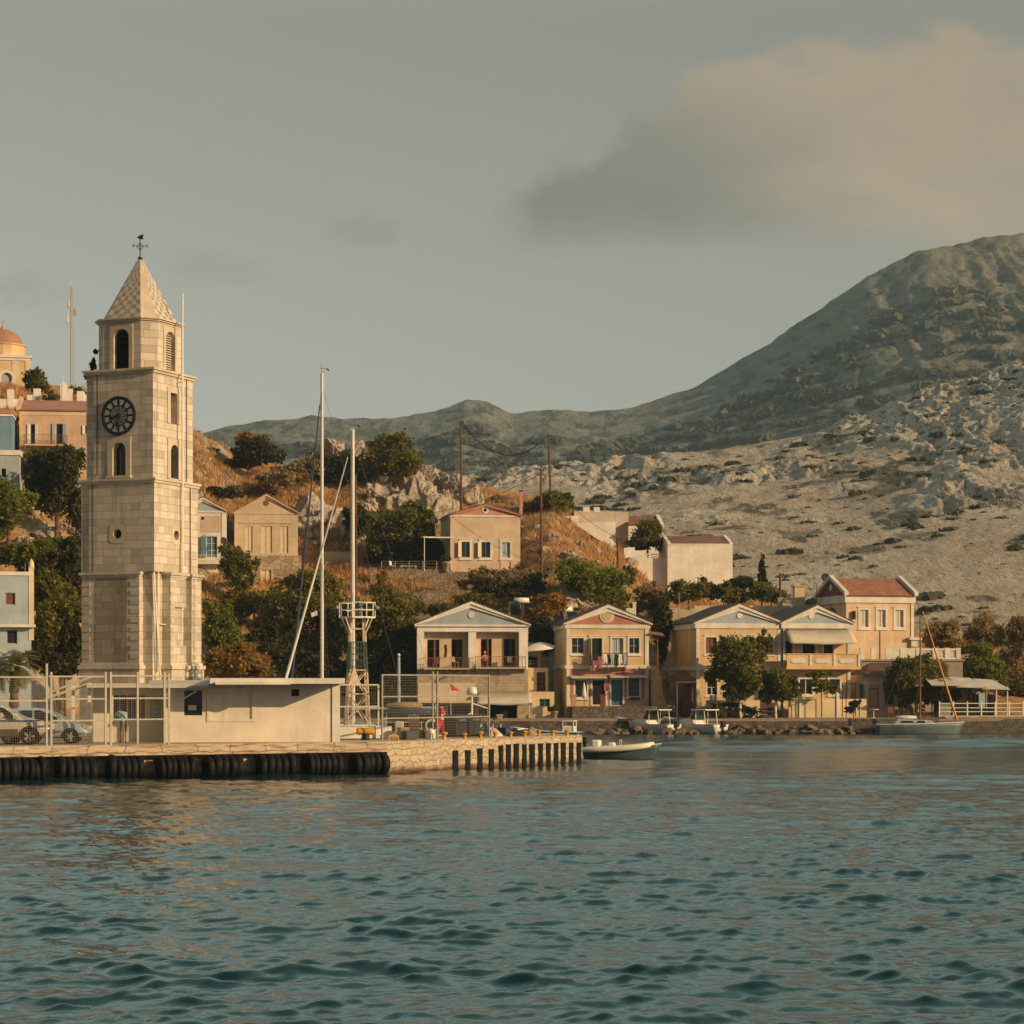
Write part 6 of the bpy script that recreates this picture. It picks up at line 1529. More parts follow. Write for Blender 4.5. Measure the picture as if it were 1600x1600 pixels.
T('bush', 'dark shrub below the dry thicket left of the beige house', 'bush', 240, [(345, 772, 28, 10), (318, 776, 14, 9)], 1600, .2, 'dark', 788, .08)
T('bush', 'green bush at the foot of the two tall utility poles', 'bush', 246, [(866, 789, 28, 18), (882, 786, 16, 16), (845, 796, 16, 10)], 3000, .19, 'mid', 812, .1)
T('bush', 'rusty scrub left of the green bush by the poles', 'bush', 247, [(830, 792, 20, 8), (850, 782, 12, 6)], 900, .18, 'rust', 806, .06)
T('fig_tree', 'leafy green fig tree on the ledge below the boulders', 'tree', 229, [(610, 820, 36, 22), (645, 812, 30, 24), (592, 846, 26, 20), (664, 830, 18, 20)], 6000, .2, 'mid', 885, .14)
T('fig_tree', 'shadowy tree behind the terrace railing', 'tree', 231, [(640, 858, 45, 24), (600, 868, 28, 20), (680, 868, 22, 22)], 5000, .2, 'dark', 893, .14)
T('bush', 'bright green bush spilling over the wall right of the pink-gabled house', 'bush', 216, [(905, 895, 34, 22), (940, 905, 32, 24), (958, 928, 22, 20), (925, 925, 30, 18), (890, 905, 20, 16)], 8000, .17, 'green', 950, .12)
T('bush', 'small dark bush beside the short pole on the slope', 'bush', 226, [(984, 898, 12, 12), (978, 908, 10, 10)], 800, .17, 'mid', 918, .05)
T('tree', 'green tree between the two terracotta roofs on the hill', 'tree', 241, [(1012, 838, 26, 20), (1000, 850, 22, 14), (1028, 848, 14, 12), (1008, 822, 14, 12)], 3800, .18, 'mid', 872, .1)
T('bush', 'orange-leaved bush behind the solar panels', 'bush', 207, [(852, 948, 26, 18), (872, 942, 14, 14), (838, 960, 16, 12)], 3200, .16, 'rust', 975, .08)
T('dry_bush', 'reddish dry bush in front of the wall under the pink-gabled house', 'bush', 221, [(770, 908, 40, 18), (740, 915, 30, 12), (800, 905, 22, 16)], 2600, .2, 'brown', 930, .06, depth=.6)
T('dry_bush', 'small flame-shaped dry bush at the left end of the dry stone wall', 'bush', 222, [(596, 905, 8, 16), (590, 920, 12, 9)], 700, .16, 'rust', 930, .05)
# hedge line above the twin houses
for i, (lab, e, m_) in enumerate([('leafy green hedge bush behind the left end of the twin houses', [(1062, 928, 26, 16), (1090, 922, 24, 15)], 'mid'), ('dark hedge bush under the blank white house wall', [(1120, 925, 24, 13), (1142, 930, 16, 14)], 'olive'), ('dark thorny bush at the right corner of the blank white house', [(1158, 912, 20, 9), (1148, 935, 18, 14)], 'dark'), ('bright green bush at the foot of the cypress', [(1195, 925, 26, 14), (1215, 932, 16, 12)], 'green'), ('brownish bush at the top of the lane between the houses', [(1030, 935, 22, 14), (1010, 925, 18, 12), (1000, 945, 14, 12)], 'brown')]):
    T('hedge_bush', lab, 'bush', 213 + i, e, 2800, .17, m_, 955, .07, group='hedge above the twin houses')
T('cypress', 'slim dark cypress rising beside the blank white house', 'tree', 217, [(1191, 905, 7.5, 26), (1190, 885, 4.5, 22), (1191, 922, 8, 12)], 2600, .13, 'dark', 938, .1, clump=.2)
# big dark trees behind the masts
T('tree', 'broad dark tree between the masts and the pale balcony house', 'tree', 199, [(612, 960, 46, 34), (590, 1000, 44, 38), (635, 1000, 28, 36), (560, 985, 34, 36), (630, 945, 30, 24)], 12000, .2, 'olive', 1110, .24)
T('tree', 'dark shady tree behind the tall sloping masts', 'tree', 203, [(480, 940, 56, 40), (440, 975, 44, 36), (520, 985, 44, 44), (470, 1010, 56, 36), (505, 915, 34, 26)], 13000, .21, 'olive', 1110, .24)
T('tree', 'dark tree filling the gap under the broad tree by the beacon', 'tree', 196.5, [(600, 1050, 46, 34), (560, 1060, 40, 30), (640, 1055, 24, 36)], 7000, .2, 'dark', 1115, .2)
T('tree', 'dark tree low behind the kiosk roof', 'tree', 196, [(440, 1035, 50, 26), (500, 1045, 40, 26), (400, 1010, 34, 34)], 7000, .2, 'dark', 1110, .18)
T('climbing_plant', 'leafy climber beside the blue balcony door', 'climber', 215, [(362, 878, 22, 26), (372, 905, 24, 28), (352, 858, 12, 12), (390, 880, 14, 18)], 4200, .17, 'mid', 960, .08)
T('lemon_tree', 'glossy lemon-green tree right of the tower base', 'tree', 180, [(345, 975, 24, 34), (362, 1000, 24, 28), (335, 1010, 18, 30)], 4500, .17, 'green', 1075, .12)
T('bush', 'golden tamarisk bush behind the kiosk beside the tower', 'bush', 160, [(375, 1035, 42, 24), (345, 1048, 22, 18), (405, 1045, 24, 20), (380, 1015, 22, 14)], 6500, .14, 'gold', 1085, .1)
# left hillside
gl = 'dark trees on the left hillside'
T('tree', 'tall dark evergreen below the pink balcony house', 'tree', 205, [(100, 735, 34, 40), (80, 775, 34, 34), (118, 790, 24, 36), (60, 745, 22, 30)], 9500, .21, 'dark', 850, .24, group=gl)
T('tree', 'bright olive-green tree at the left edge below the annex', 'tree', 200, [(15, 795, 34, 36), (-8, 810, 30, 34), (35, 785, 18, 20)], 6500, .2, 'green', 850, .2)
T('tree', 'dark evergreen below the pale rocky path', 'tree', 190, [(95, 880, 40, 38), (65, 900, 34, 36), (115, 860, 26, 30), (120, 920, 24, 44)], 9500, .21, 'dark', 985, .22, group=gl)
T('tree', 'dark leafy tree between the washed-blue house and the clock tower', 'tree', 172, [(95, 975, 34, 44), (75, 1010, 26, 36), (115, 1020, 18, 40), (100, 945, 22, 26)], 8000, .18, 'olive', 1100, .2, group=gl)
T('bush', 'green scrub under the pink house balcony', 'bush', 212, [(45, 728, 26, 18), (72, 715, 22, 18), (105, 712, 22, 14)], 3400, .18, 'olive', 755, .1)
T('tree', 'dark pine right of the red-domed church', 'tree', 232, [(58, 592, 14, 16), (52, 600, 12, 16), (66, 604, 10, 10)], 1600, .18, 'mid', 622, .12)
T('bush', 'small olive bush by the white chapel', 'bush', 227, [(83, 618, 10, 8), (76, 623, 8, 6)], 500, .15, 'olive', 630, .05)
T('bush', 'low olive bush on the roof line left of the tower', 'bush', 230, [(118, 610, 10, 6), (128, 612, 7, 5)], 400, .15, 'olive', 620, .05)
T('bush', 'leafy scrub beside the chimney of the washed-blue house', 'bush', 178, [(40, 862, 30, 16), (12, 868, 24, 14), (65, 850, 24, 14)], 3200, .18, 'mid', 890, .08)
# ivy growing out of the tower
T('wall_plant', 'dark plant growing from the ledge on the left of the belfry', 'plant', 112.4, [(146, 572, 5, 12), (139, 587, 7, 6), (149, 550, 3, 3)], 260, .12, 'dark', 592, .03, limbs=3)
# quayside trees
gq = 'trees along the shore road'
T('street_tree', 'bushy quayside tree with whitewashed trunk before the left twin house', 'tree', 190.5, [(1140, 1012, 26, 22), (1168, 1022, 28, 26), (1130, 1045, 26, 26), (1165, 1055, 32, 28), (1190, 1015, 14, 26), (1150, 1080, 22, 18)], 11000, .145, 'mid', 1126, .14, 'bark_pale', gq, trunk_px=1157)
T('street_tree', 'smaller quayside tree with whitewashed trunk beside the motorcycle', 'tree', 190.3, [(1212, 1062, 22, 20), (1225, 1078, 22, 20), (1200, 1085, 16, 16), (1240, 1068, 10, 12)], 5500, .14, 'mid', 1128, .12, 'bark_pale', gq, trunk_px=1212)
T('potted_vine', 'leafy vine climbing between the windows under the grey awning', 'climber', 192.5, [(1285, 1073, 16, 11), (1300, 1076, 12, 9), (1268, 1055, 10, 5), (1290, 1052, 12, 4), (1275, 1062, 7, 8)], 1700, .12, 'green', 1108, .05)
T('tamarisk', 'tall tamarisk behind the sailing yacht mast', 'tree', 195, [(1415, 1055, 26, 26), (1440, 1045, 30, 22), (1465, 1058, 22, 22), (1420, 1085, 22, 22), (1395, 1070, 14, 18), (1455, 1080, 22, 20)], 9000, .15, 'mid', 1122, .15, 'bark', gq)
T('tree', 'green round tree above the cafe canopy', 'tree', 205, [(1535, 1035, 30, 26), (1550, 1055, 26, 22), (1520, 1050, 20, 20)], 5600, .16, 'green', 1100, .16)
gt = 'dry brown trees behind the terrace'
for i, (lab, e) in enumerate([('dry brown tamarisk above the terrace balustrade', [(1470, 988, 22, 18), (1455, 1000, 16, 14)]), ('tall dry brown tamarisk right of the terrace', [(1535, 988, 26, 24), (1522, 1000, 18, 20), (1555, 998, 16, 18)]), ('dry brown tamarisk at the right edge above the fence', [(1590, 1010, 22, 30), (1575, 1040, 22, 24), (1600, 1050, 20, 26)]), ('shady brown shrub low at the right edge behind the cafe', [(1585, 1072, 24, 18), (1608, 1080, 16, 18)])]):
    T('dry_tree', lab, 'tree', 208 + i, e, 3600, .16, 'brown' if i < 3 else 'olive', 1095, .12, group=gt, clump=.36)
T('bush', 'dark bush at the shore beside the second white cruiser', 'bush', 188.6, [(1118, 1112, 10, 14), (1124, 1120, 9, 10)], 1300, .11, 'mid', 1135, .05)
T('bush', 'dark potted shrub under the thin metal pergola frame', 'bush', 189.5, [(1333, 1102, 10, 8), (1328, 1110, 8, 6), (1340, 1098, 5, 5)], 900, .1, 'dark', 1122, .04)
T('bush', 'small shrub on the sill of the narrow annex', 'bush', 191, [(866, 1112, 6, 6), (859, 1108, 5, 5)], 500, .09, 'mid', 1122, .03)
gu = 'dark undergrowth between the houses'
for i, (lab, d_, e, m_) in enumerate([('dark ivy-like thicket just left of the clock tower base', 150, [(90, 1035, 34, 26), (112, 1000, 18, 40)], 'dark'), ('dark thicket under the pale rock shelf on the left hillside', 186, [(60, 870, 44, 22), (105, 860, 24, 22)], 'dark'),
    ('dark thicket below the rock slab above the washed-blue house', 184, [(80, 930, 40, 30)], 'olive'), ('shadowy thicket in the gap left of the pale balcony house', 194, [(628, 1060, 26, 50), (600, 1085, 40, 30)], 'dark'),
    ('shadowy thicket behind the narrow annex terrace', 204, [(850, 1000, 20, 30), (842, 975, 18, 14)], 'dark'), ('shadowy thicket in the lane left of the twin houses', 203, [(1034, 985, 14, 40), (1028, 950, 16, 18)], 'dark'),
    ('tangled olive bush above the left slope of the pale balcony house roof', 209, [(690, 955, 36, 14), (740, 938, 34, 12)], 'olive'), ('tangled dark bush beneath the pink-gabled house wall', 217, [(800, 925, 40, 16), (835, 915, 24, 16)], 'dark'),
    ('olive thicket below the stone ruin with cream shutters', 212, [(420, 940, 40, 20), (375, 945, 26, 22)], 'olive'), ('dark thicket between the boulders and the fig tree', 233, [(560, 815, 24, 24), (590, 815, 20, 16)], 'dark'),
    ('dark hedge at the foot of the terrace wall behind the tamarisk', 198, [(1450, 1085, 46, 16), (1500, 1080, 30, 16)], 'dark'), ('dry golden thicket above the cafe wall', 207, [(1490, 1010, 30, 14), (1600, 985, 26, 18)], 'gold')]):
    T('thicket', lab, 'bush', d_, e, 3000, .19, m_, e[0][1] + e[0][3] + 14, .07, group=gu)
# palm on the left edge
def palm(label, px, py, base, d, L_, n, group=None):
    k = d / F; c = W(px, py, d); bz = W(0, base, d).z; t = thing('palm_tree', label, 'palm', (c.x, c.y, bz), 0, group)
    tb = MB(); H = c.z - bz; rg = random.Random(int(px)); tb.smooth = True
    for i in range(10): tb.rod((0, 0, H * i / 10 - .3), (0, 0, H * (i + 1) / 10 - .3), .24 + .04 * (i % 2), .22 + .04 * (i % 2), 9)
    tb.build('trunk', M['bark'], t)
    V, Q = [], []
    for i in range(n):
        az = rg.random() * 6.283; el = rg.uniform(-.5, 1.25); ln = L_ * rg.uniform(.75, 1.05)
        pts = []; p = Vector((0, 0, H)); dz = el
        for j in range(11):
            pts.append(p.copy()); p = p + Vector((math.cos(az) * math.cos(dz), math.sin(az) * math.cos(dz), math.sin(dz))) * ln / 10; dz -= .13
        side = Vector((-math.sin(az), math.cos(az), 0))
        for j in range(1, 10):
            for s in (-1, 1):
                for q in (0, .5):
                    a = pts[j].lerp(pts[j + 1], q); dr = (pts[j + 1] - pts[j]).normalized(); l = ln * .26 * math.sin(math.pi * (j + q + 1.2) / 12.5) + .04
                    e = a + (side * s * .8 + dr * .7 + Vector((0, 0, -.25))).normalized() * l; b = len(V)
                    V += [a - dr * .03, a + dr * .03, e + dr * .006, e]; Q.append((b, b + 1, b + 2, b + 3))
    np_mesh('crown', V, Q, L['palm'], t)
    return t
palm('fan-leaved palm on the quay beside the washed-blue house', 22, 1040, 1150, 122, 1.75, 46)
palm('small palm at the left edge behind the off-white car', -12, 1045, 1152, 118, 1.6, 30)
# grasses on the dry hillside: nobody could count them
def grass(name, n, xr, yr, h, mat, seed, thr=.45, steep=True):
    rng = np.random.default_rng(seed)
    X = rng.uniform(*xr, n * 3); Y = rng.uniform(*yr, n * 3)
    dn = fbm(X / 6, Y / 6, 4, seed + 3); keep = dn > thr; X, Y = X[keep][:n], Y[keep][:n]
    Z = hill_z(X, Y); N = len(X)
    hh = h * (0.5 + 0.8 * rng.random(N)); a = rng.random(N) * 6.283; wv = .035 + .05 * rng.random(N)
    lean = rng.normal(size=(N, 2)) * .3
    P = np.stack([X, Y, Z - .05], -1); dx = np.stack([np.cos(a) * wv, np.sin(a) * wv, np.zeros(N)], -1)
    tip = P + np.stack([lean[:, 0] * hh, lean[:, 1] * hh, hh], -1)
    V = np.stack([P - dx, P + dx, tip], 1).reshape(-1, 3)
    o = np_mesh(name, V, np.arange(N * 3).reshape(-1, 3), L[mat]); tag(o, kind='stuff'); return o
grass('dry_grass', 130000, (-72, 34), (211, 272), .62, 'straw', 1, .42)
grass('dry_weeds', 9000, (-48, 34), (208, 268), .8, 'brown', 5, .55)
grass('green_weeds', 9000, (-60, 36), (203, 250), .55, 'olive', 8, .54)
# low scrub dotted over the far slopes
def scrub(name, n, zf, xr, yr, r0, r1, seed, fill, wide):
    rng = np.random.default_rng(seed); Vs = []
    X = rng.uniform(*xr, n * 6); Y = rng.uniform(*yr, n * 6); dn = fbm(X / wide, Y / wide, 4, seed)
    k = dn > fill; X, Y = X[k][:n], Y[k][:n]
    for x, y in zip(X, Y):
        r = r0 + (r1 - r0) * rng.random() ** 2.5; z = zf(x, y)
        m_ = int(26 + 20 * r / r1)
        v = rng.normal(size=(m_, 3)); v /= np.linalg.norm(v, axis=1)[:, None]; v[:, 2] = np.abs(v[:, 2])
        c = np.array([x, y, z]) + v * np.array([r * 1.35, r, r * .40]) * (.6 + .45 * rng.random((m_, 1)))
        nr_ = v + rng.normal(size=(m_, 3)) * .5; nr_ /= np.linalg.norm(nr_, axis=1)[:, None]
        t = np.cross(nr_, rng.normal(size=(m_, 3))); t /= np.linalg.norm(t, axis=1)[:, None]; b = np.cross(nr_, t); s = r * (.22 + .22 * rng.random((m_, 1)))
        Vs.append(np.stack([c - t * s, c - b * s, c + t * s, c + b * s], 1).reshape(-1, 3))
    V = np.concatenate(Vs); o = np_mesh(name, V, np.arange(len(V)).reshape(-1, 4), L['scrub']); tag(o, kind='stuff')
scrub('hillside_scrub', 560, rocky_at, (-40, 125), (262, 470), .4, 1.7, 3, .46, 30)
scrub('foothill_scrub', 260, rocky_at, (14, 82), (238, 345), .3, 1.15, 13, .44, 12)
scrub('mountain_scrub', 4200, mount_at, (-230, 375), (880, 1320), 1.5, 8.0, 4, .40, 105)
scrub('low_scrub', 230, hz_at, (-38, 32), (209, 263), .25, 1.0, 9, .50, 9)
# boulders of the outcrop over the pink-gabled house, each its own stone
RK = []
def rock_mesh(seed, sub=3):
    bm = bmesh.new(); bmesh.ops.create_icosphere(bm, subdivisions=sub, radius=1.0); rg = np.random.default_rng(seed)
    pl = rg.normal(size=(16, 3)); pl /= np.linalg.norm(pl, axis=1)[:, None]; dd = .50 + .42 * rg.random(16)
    for v in bm.verts:
        p = np.array(v.co)
        for n_, q in zip(pl, dd):
            s = p @ n_ - q
            if s > 0: p = p - n_ * s * .92
        f = float(ridged(np.array(p[0] * 1.9 + p[1] * 1.3 + seed), np.array(p[2] * 1.1 + p[1] * 1.6), 4, seed)) - .6
        v.co = Vector(p * (1 + f * .95))
    me = bpy.data.meshes.new('boulder'); bm.to_mesh(me); bm.free(); return me
for s in range(7):
    me = rock_mesh(s, 4); me.materials.append(M['rock']); RK.append(me)
SRK = []
for s in range(4):
    me = rock_mesh(20 + s, 2); me.materials.append(M['rock_brown']); SRK.append(me)
gB = 'boulders of the hilltop outcrop'
bl = [(521, 702, 17, 13, 'pale rounded summit boulder beside the taller mast'), (562, 708, 12, 10, 'pale boulder half behind the shorter mast on the summit'), (595, 775, 20, 15, 'wide pale boulder at the left end of the outcrop'), (622, 752, 8, 15, 'narrow upright slab standing in the outcrop'), (640, 757, 16, 17, 'tall cracked boulder in the middle of the outcrop'), (664, 752, 14, 14, 'square pale boulder near the top of the outcrop'), (655, 785, 20, 22, 'large leaning boulder in the centre of the outcrop'), (690, 757, 14, 13, 'dark-sided boulder left of the utility pole'), (712, 765, 14, 15, 'pale pointed boulder below the utility pole'), (723, 752, 8, 7, 'small block at the foot of the utility pole'), (735, 780, 18, 15, 'broad pale boulder behind the pink gable'), (676, 805, 15, 22, 'tall pale boulder above the fig tree'), (700, 795, 12, 17, 'steep boulder between the tall pale one and the pink gable'), (628, 790, 16, 13, 'shadowed boulder above the fig tree'), (580, 795, 12, 12, 'small boulder at the lower left of the outcrop'), (490, 800, 22, 15, 'pale ledge rock between the two masts'), (520, 815, 22, 17, 'rough ledge rock under the crossing stays'), (480, 828, 18, 14, 'low ledge rock right of the beige house'), (545, 835, 16, 14, 'shadowed ledge rock beside the shorter mast')]
for i, (px, py, rx, ry, lab) in enumerate(bl):
    d = ground_d(px, py + ry * .6, 225); k = d / F
    o = link('boulder', RK[i % 7]); o.location = W(px, py, d); o.scale = (rx * k * 1.6, max(rx, ry) * k * 1.4, ry * k * 1.8); o.rotation_euler = (.15 * (i % 3 - 1), .2 * (i % 2), i * 1.3)
    tag(o, lab, 'boulder', gB)
rg = random.Random(4)
sl = [(823, 845, 10, 'grey rock low on the slope right of the pink-gabled house'), (850, 862, 14, 'pale rock on the slope left of the long utility pole'), (868, 838, 9, 'grey rock in the dry grass below the poles'), (893, 870, 16, 'large pale rock above the bright green bush'), (908, 852, 10, 'grey rock in the grass below the white terrace wall'), (930, 862, 9, 'grey rock on the slope left of the short pole'), (955, 860, 8, 'dark rock close under the white terrace wall'), (985, 880, 14, 'pale rock beside the stepped white garden wall'), (905, 935, 26, 'bright stony crag left of the bright green bush'), (880, 945, 20, 'pale crag behind the laundry house roof'), (930, 955, 14, 'small crag below the bright green bush'), (70, 838, 30, 'long pale rock shelf on the left hillside'), (110, 828, 20, 'pale rock shelf end close to the tower'), (30, 850, 26, 'pale rock slab above the washed-blue house'), (62, 938, 10, 'upright pale stone beside the washed-blue house')]
for i, (px, py, r, lab) in enumerate(sl):
    d = ground_d(px, py + r * .3, 203 if px > 300 else 176); k = d / F
    o = link('boulder', RK[(i * 3) % 7]); o.location = W(px, py, d); o.scale = (r * k * 1.2, r * k, r * k * (.75 if px > 120 else .42)); o.rotation_euler = (.1 * (i % 3 - 1), .15 * (i % 2), i * 2.1)
    if i == 14: o.scale = (r * k * .9, r * k * .8, r * k * 1.6)
    tag(o, lab, 'boulder', 'rocks on the slope')
# shore rocks at the foot of the road
n = 0
for i in range(84):
    px = 925 + i * 5.6 + rg.uniform(-3, 3)
    if 985 < px < 1040 or 1062 < px < 1112: py_ok = rg.random() < .4
    else: py_ok = True
    if not py_ok or px > 1392: continue
    d = 186.9 - rg.random() * 2.2; k = d / F; r = rg.uniform(.25, .6)
    o = link('shore_rock', SRK[i % 4]); o.location = ((px - 800) * k, d, rg.uniform(-.02, .45) * (1 if d > 186 else .3)); o.scale = (r * 1.3, r, r * .75); o.rotation_euler = (rg.uniform(-.3, .3), rg.uniform(-.3, .3), rg.random() * 6)
    tag(o, 'brown rock in the waterside tumble below the shore road', 'rock', 'rocks along the waterline'); n += 1

# loose stones in the dry grass: nobody could count them
rng = np.random.default_rng(2); VS, QS = [], []; base_v = np.array([v.co for v in SRK[0].vertices]); tri = np.array([list(p.vertices) for p in SRK[0].polygons])
for i in range(420):
    x, y = rng.uniform(-40, 33), rng.uniform(208, 262)
    if vnoise(x / 7, y / 7, 77) < .5: continue
    r = .12 + .5 * rng.random() ** 3; a_ = rng.random() * 6.28; v = base_v * np.array([r * 1.3, r, r * .8]); v = np.stack([v[:, 0] * math.cos(a_) - v[:, 1] * math.sin(a_), v[:, 0] * math.sin(a_) + v[:, 1] * math.cos(a_), v[:, 2]], 1)
    VS.append(v + np.array([x, y, hz_at(x, y) + .05])); QS.append(tri + len(base_v) * (len(VS) - 1))
tag(np_mesh('loose_stones', np.concatenate(VS), np.concatenate(QS), M['rock']), kind='stuff')
def qp(px, back):
    p, t = edge_at(px); p = p + Vector((-t.y, t.x)) * back; kx = (px - 800) / F; p = p + t * ((kx * p.y - p.x) / (t.x - kx * t.y))
    return Vector((p.x, p.y, QZ)), math.degrees(math.atan2(t.y, t.x))
# ================================================================ masts, boats, vehicles, people and small things
def hull(name, L_, beam, draft, free, m, parent, bow=.35, sheer=.25, transom=.8, n=18, deck=True, stripe=None, flare=.25):
    """boat hull, bow along +x, waterline at z=0"""
    mb = MB(); mb.smooth = True; P = []; K = 7
    for i in range(n + 1):
        t = i / n; x = -L_ / 2 + L_ * t
        w_ = beam / 2 * (transom + (1 - transom) * min(1, t * 3)) if t < .45 else beam / 2 * max(0.0, 1 - ((t - .45) / .55) ** 2.1)
        sh = free * (1 + sheer * (max(0, t - .3) / .7) ** 1.6 * 1.4)
        row = []
        for j in range(K + 1):
            s = j / K
            if s < .5: y = w_ * (.72 * (s / .5) ** .8); z = -draft * (1 - (s / .5) ** 1.6)
            else: q = (s - .5) / .5; y = w_ * (.72 + .28 * q ** (.6 + flare)); z = sh * q
            xx = x + (bow * (z + draft) / (free + draft) if t > .6 else 0) * ((t - .6) / .4 if t > .6 else 0)
            row.append((xx, y, z))
        P.append(row)
    vs = []
    for row in P: vs += row + [(x, -y, z) for x, y, z in reversed(row)]
    W_ = 2 * (K + 1); fs = []
    for i in range(n):
        for j in range(W_ - 1): fs.append((i * W_ + j, i * W_ + j + 1, (i + 1) * W_ + j + 1, (i + 1) * W_ + j))
    fs.append(tuple(range(W_)))
    mb.add(vs, fs); o = mb.build(name, m, parent)
    top = [r[K] for r in P]
    if deck:
        dk = MB(); v2 = []
        for x, y, z in top: v2 += [(x, max(0, y - .04), z - .05), (x, -max(0, y - .04), z - .05)]
        dk.add(v2, [(2 * i, 2 * i + 1, 2 * i + 3, 2 * i + 2) for i in range(n)]); dk.build('deck', M['gel_white'], parent)
    gw = MB()
    for s in (1, -1): gw.tube([(x, y * s, z + .01) for x, y, z in top], .035, 5)
    gw.build('gunwale', stripe or M['gel_white'], parent)
    return o, top
def sail_mast(parent, x, H, zb, r, spread, foot, head_x, back_x, m='alu', boom=None, furl=None):
    mb = MB(); mb.rod((x, 0, zb), (x, 0, zb + H), r, r * .75, 10); mb.box(x - .12, x + .12, -.05, .05, zb + H, zb + H + .12); mo = mb.build('mast', M[m], parent)
    at = MB(); at.rod((x, 0, zb + H), (x + .05, 0, zb + H + .5), .012, .008, 4); at.rod((x - .3, 0, zb + H + .25), (x + .25, 0, zb + H + .32), .012, .012, 4); at.obox((x - .35, 0, zb + H + .22), (.08, 0, .05), (0, .01, 0), (0, 0, .05)); at.build('masthead_vane', M['iron'], mo)
    for f in spread:
        MB().tube([(x, -1.0 * foot, zb + H * f + .05), (x, 0, zb + H * f), (x, 1.0 * foot, zb + H * f + .05)], .028, 6).build('spreader', M[m], mo)
    rg = MB(); top = (x, 0, zb + H * .97)
    for s in (-1, 1):
        pts = [top] + [(x, s * foot, zb + H * f + .05) for f in sorted(spread, reverse=True)] + [(x, s * foot * 1.25, zb - .3)]
        rg.tube(pts, .010, 4); rg.rod((x, 0, zb + H * .5), (x - .5, s * foot * 1.25, zb - .3), .009, .009, 4)
    rg.rod(top, (back_x, 0, zb - .3), .011, .011, 4); rg.rod((x, 0, zb + H * .97), (head_x, 0, zb - .2), .011, .011, 4)
    rg.build('rigging', M['rope'], mo)
    if furl:
        hx, fx, fm, fr = furl
        p0 = Vector((x + (head_x - x) * .06, 0, zb + H * .91)); p1 = Vector((head_x, 0, zb - .1))
        f = MB(); n = 10
        for i in range(n):
            a, b = p0.lerp(p1, i / n), p0.lerp(p1, (i + 1) / n); f.rod(a, b, fr * (.35 + .75 * i / n), fr * (.35 + .75 * (i + 1) / n), 8)
        f.build('furled_sail', fm, mo)
    if boom:
        bx, bz, cov = boom
        b = MB().rod((x, 0, zb + bz), (bx, 0, zb + bz + .05), .07, .06, 8).build('boom', M[m], mo)
        c0, c1, cm = cov
        s = MB(); s.smooth = True; s.lathe([(.05, c0), (.20, c0 + .1), (.22, (c0 + c1) / 2), (.16, c1 - .1), (.05, c1)], (0, 0, zb + bz + .16), 10, 'x'); s.build('sail_cover', cm, b)
    return mo
def pulpit(parent, pts, h, m='metal_white'):
    mb = MB()
    for a, b in zip(pts[:-1], pts[1:]): mb.rod((a[0], a[1], a[2] + h), (b[0], b[1], b[2] + h), .018, .018, 5); mb.rod((a[0], a[1], a[2] + h * .5), (b[0], b[1], b[2] + h * .5), .01, .01, 4)
    for p in pts: mb.rod(p, (p[0], p[1], p[2] + h), .018, .018, 5)
    return mb.build('railing', M[m], parent)
# two moored yachts behind the quay: bows to the left
d = 140; k = d / F
y1 = thing('sailing_yacht', 'moored yacht with the tallest mast and a dark furled headsail, behind the kiosk', 'yacht', W(503, 1073, d).xy.to_3d(), 180)
hull('hull', 13.5, 3.8, .5, 1.05, M['gel_white'], y1)
H1 = (1073 - 583) * k + EYE - 1.3
sail_mast(y1, 0, H1, 1.3, .12, (.25, .58), 1.1, (503 - 450) * k + .1, -5.5, furl=(1, 1, M['navy'], .10))
MB().box(-3.5, 2.2, -1.0, 1.0, 1.0, 1.55).build('cabin', M['gel_white'], y1, .12)
fl = MB(); fl.prism([(0, 0), (.35, -.12), (.38, .12), (.02, .3)], -.01, .01); fl.build('courtesy_flag', M['white_cloth'], y1).location = (.2, .9, (1073 - 962) * k + EYE)
d = 132; k = d / F
y2 = thing('sailing_yacht', 'moored yacht with blue cockpit cover, tan sail cover and pale furled headsail', 'yacht', W(551, 1073, d).xy.to_3d(), 180)
hull('hull', 12.0, 3.7, .5, 1.1, M['gel_white'], y2).__getitem__(0).location.x = 0.2
H2 = (1073 - 672) * k + EYE - 1.4
sail_mast(y2, 0, H2, 1.4, .145, (.28, .62), 1.1, (551 - 424) * k, -5.6, furl=(1, 1, M['canvas_white'], .09), boom=(-5.2, 1.15, (-4.0, -1.9, M['sailtan'])))
MB().box(-2.4, 2.6, -1.05, 1.05, 1.05, 1.65).build('cabin', M['gel_white'], y2, .12)
bm_ = MB(); bm_.smooth = True; n = 8; pts = []
for i in range(n + 1):
    yv = -1.4 + 2.8 * i / n; zz = 2.62 - .28 * (abs(yv) / 1.4) ** 2.5
    pts += [(-5.3, yv, zz - .12), (-3.6, yv, zz), (-1.9, yv, zz - .1)]
bm_.add(pts, [(3 * i + j, 3 * i + 3 + j, 3 * i + 4 + j, 3 * i + 1 + j) for i in range(n) for j in range(2)]); o = bm_.build('cockpit_cover', M['navy'], y2); md = o.modifiers.new('t', 'SOLIDIFY'); md.thickness = .14
fr = MB()
for x in (-5.2, -3.6, -2.0):
    for s in (-1, 1): fr.rod((x, 1.35 * s, 1.1), (x, 1.36 * s, 2.3), .02, .02, 5)
fr.build('cover_frame', M['metal_white'], y2)
wsn = MB(); wsn.prismx([(-1.3, 1.15), (1.3, 1.15), (1.2, 2.25), (-1.2, 2.25)], -2.05, -2.0); wsn.box(-5.1, -2.05, 1.36, 1.37, 1.25, 2.2); wsn.build('spray_window', M['glass'], y2)
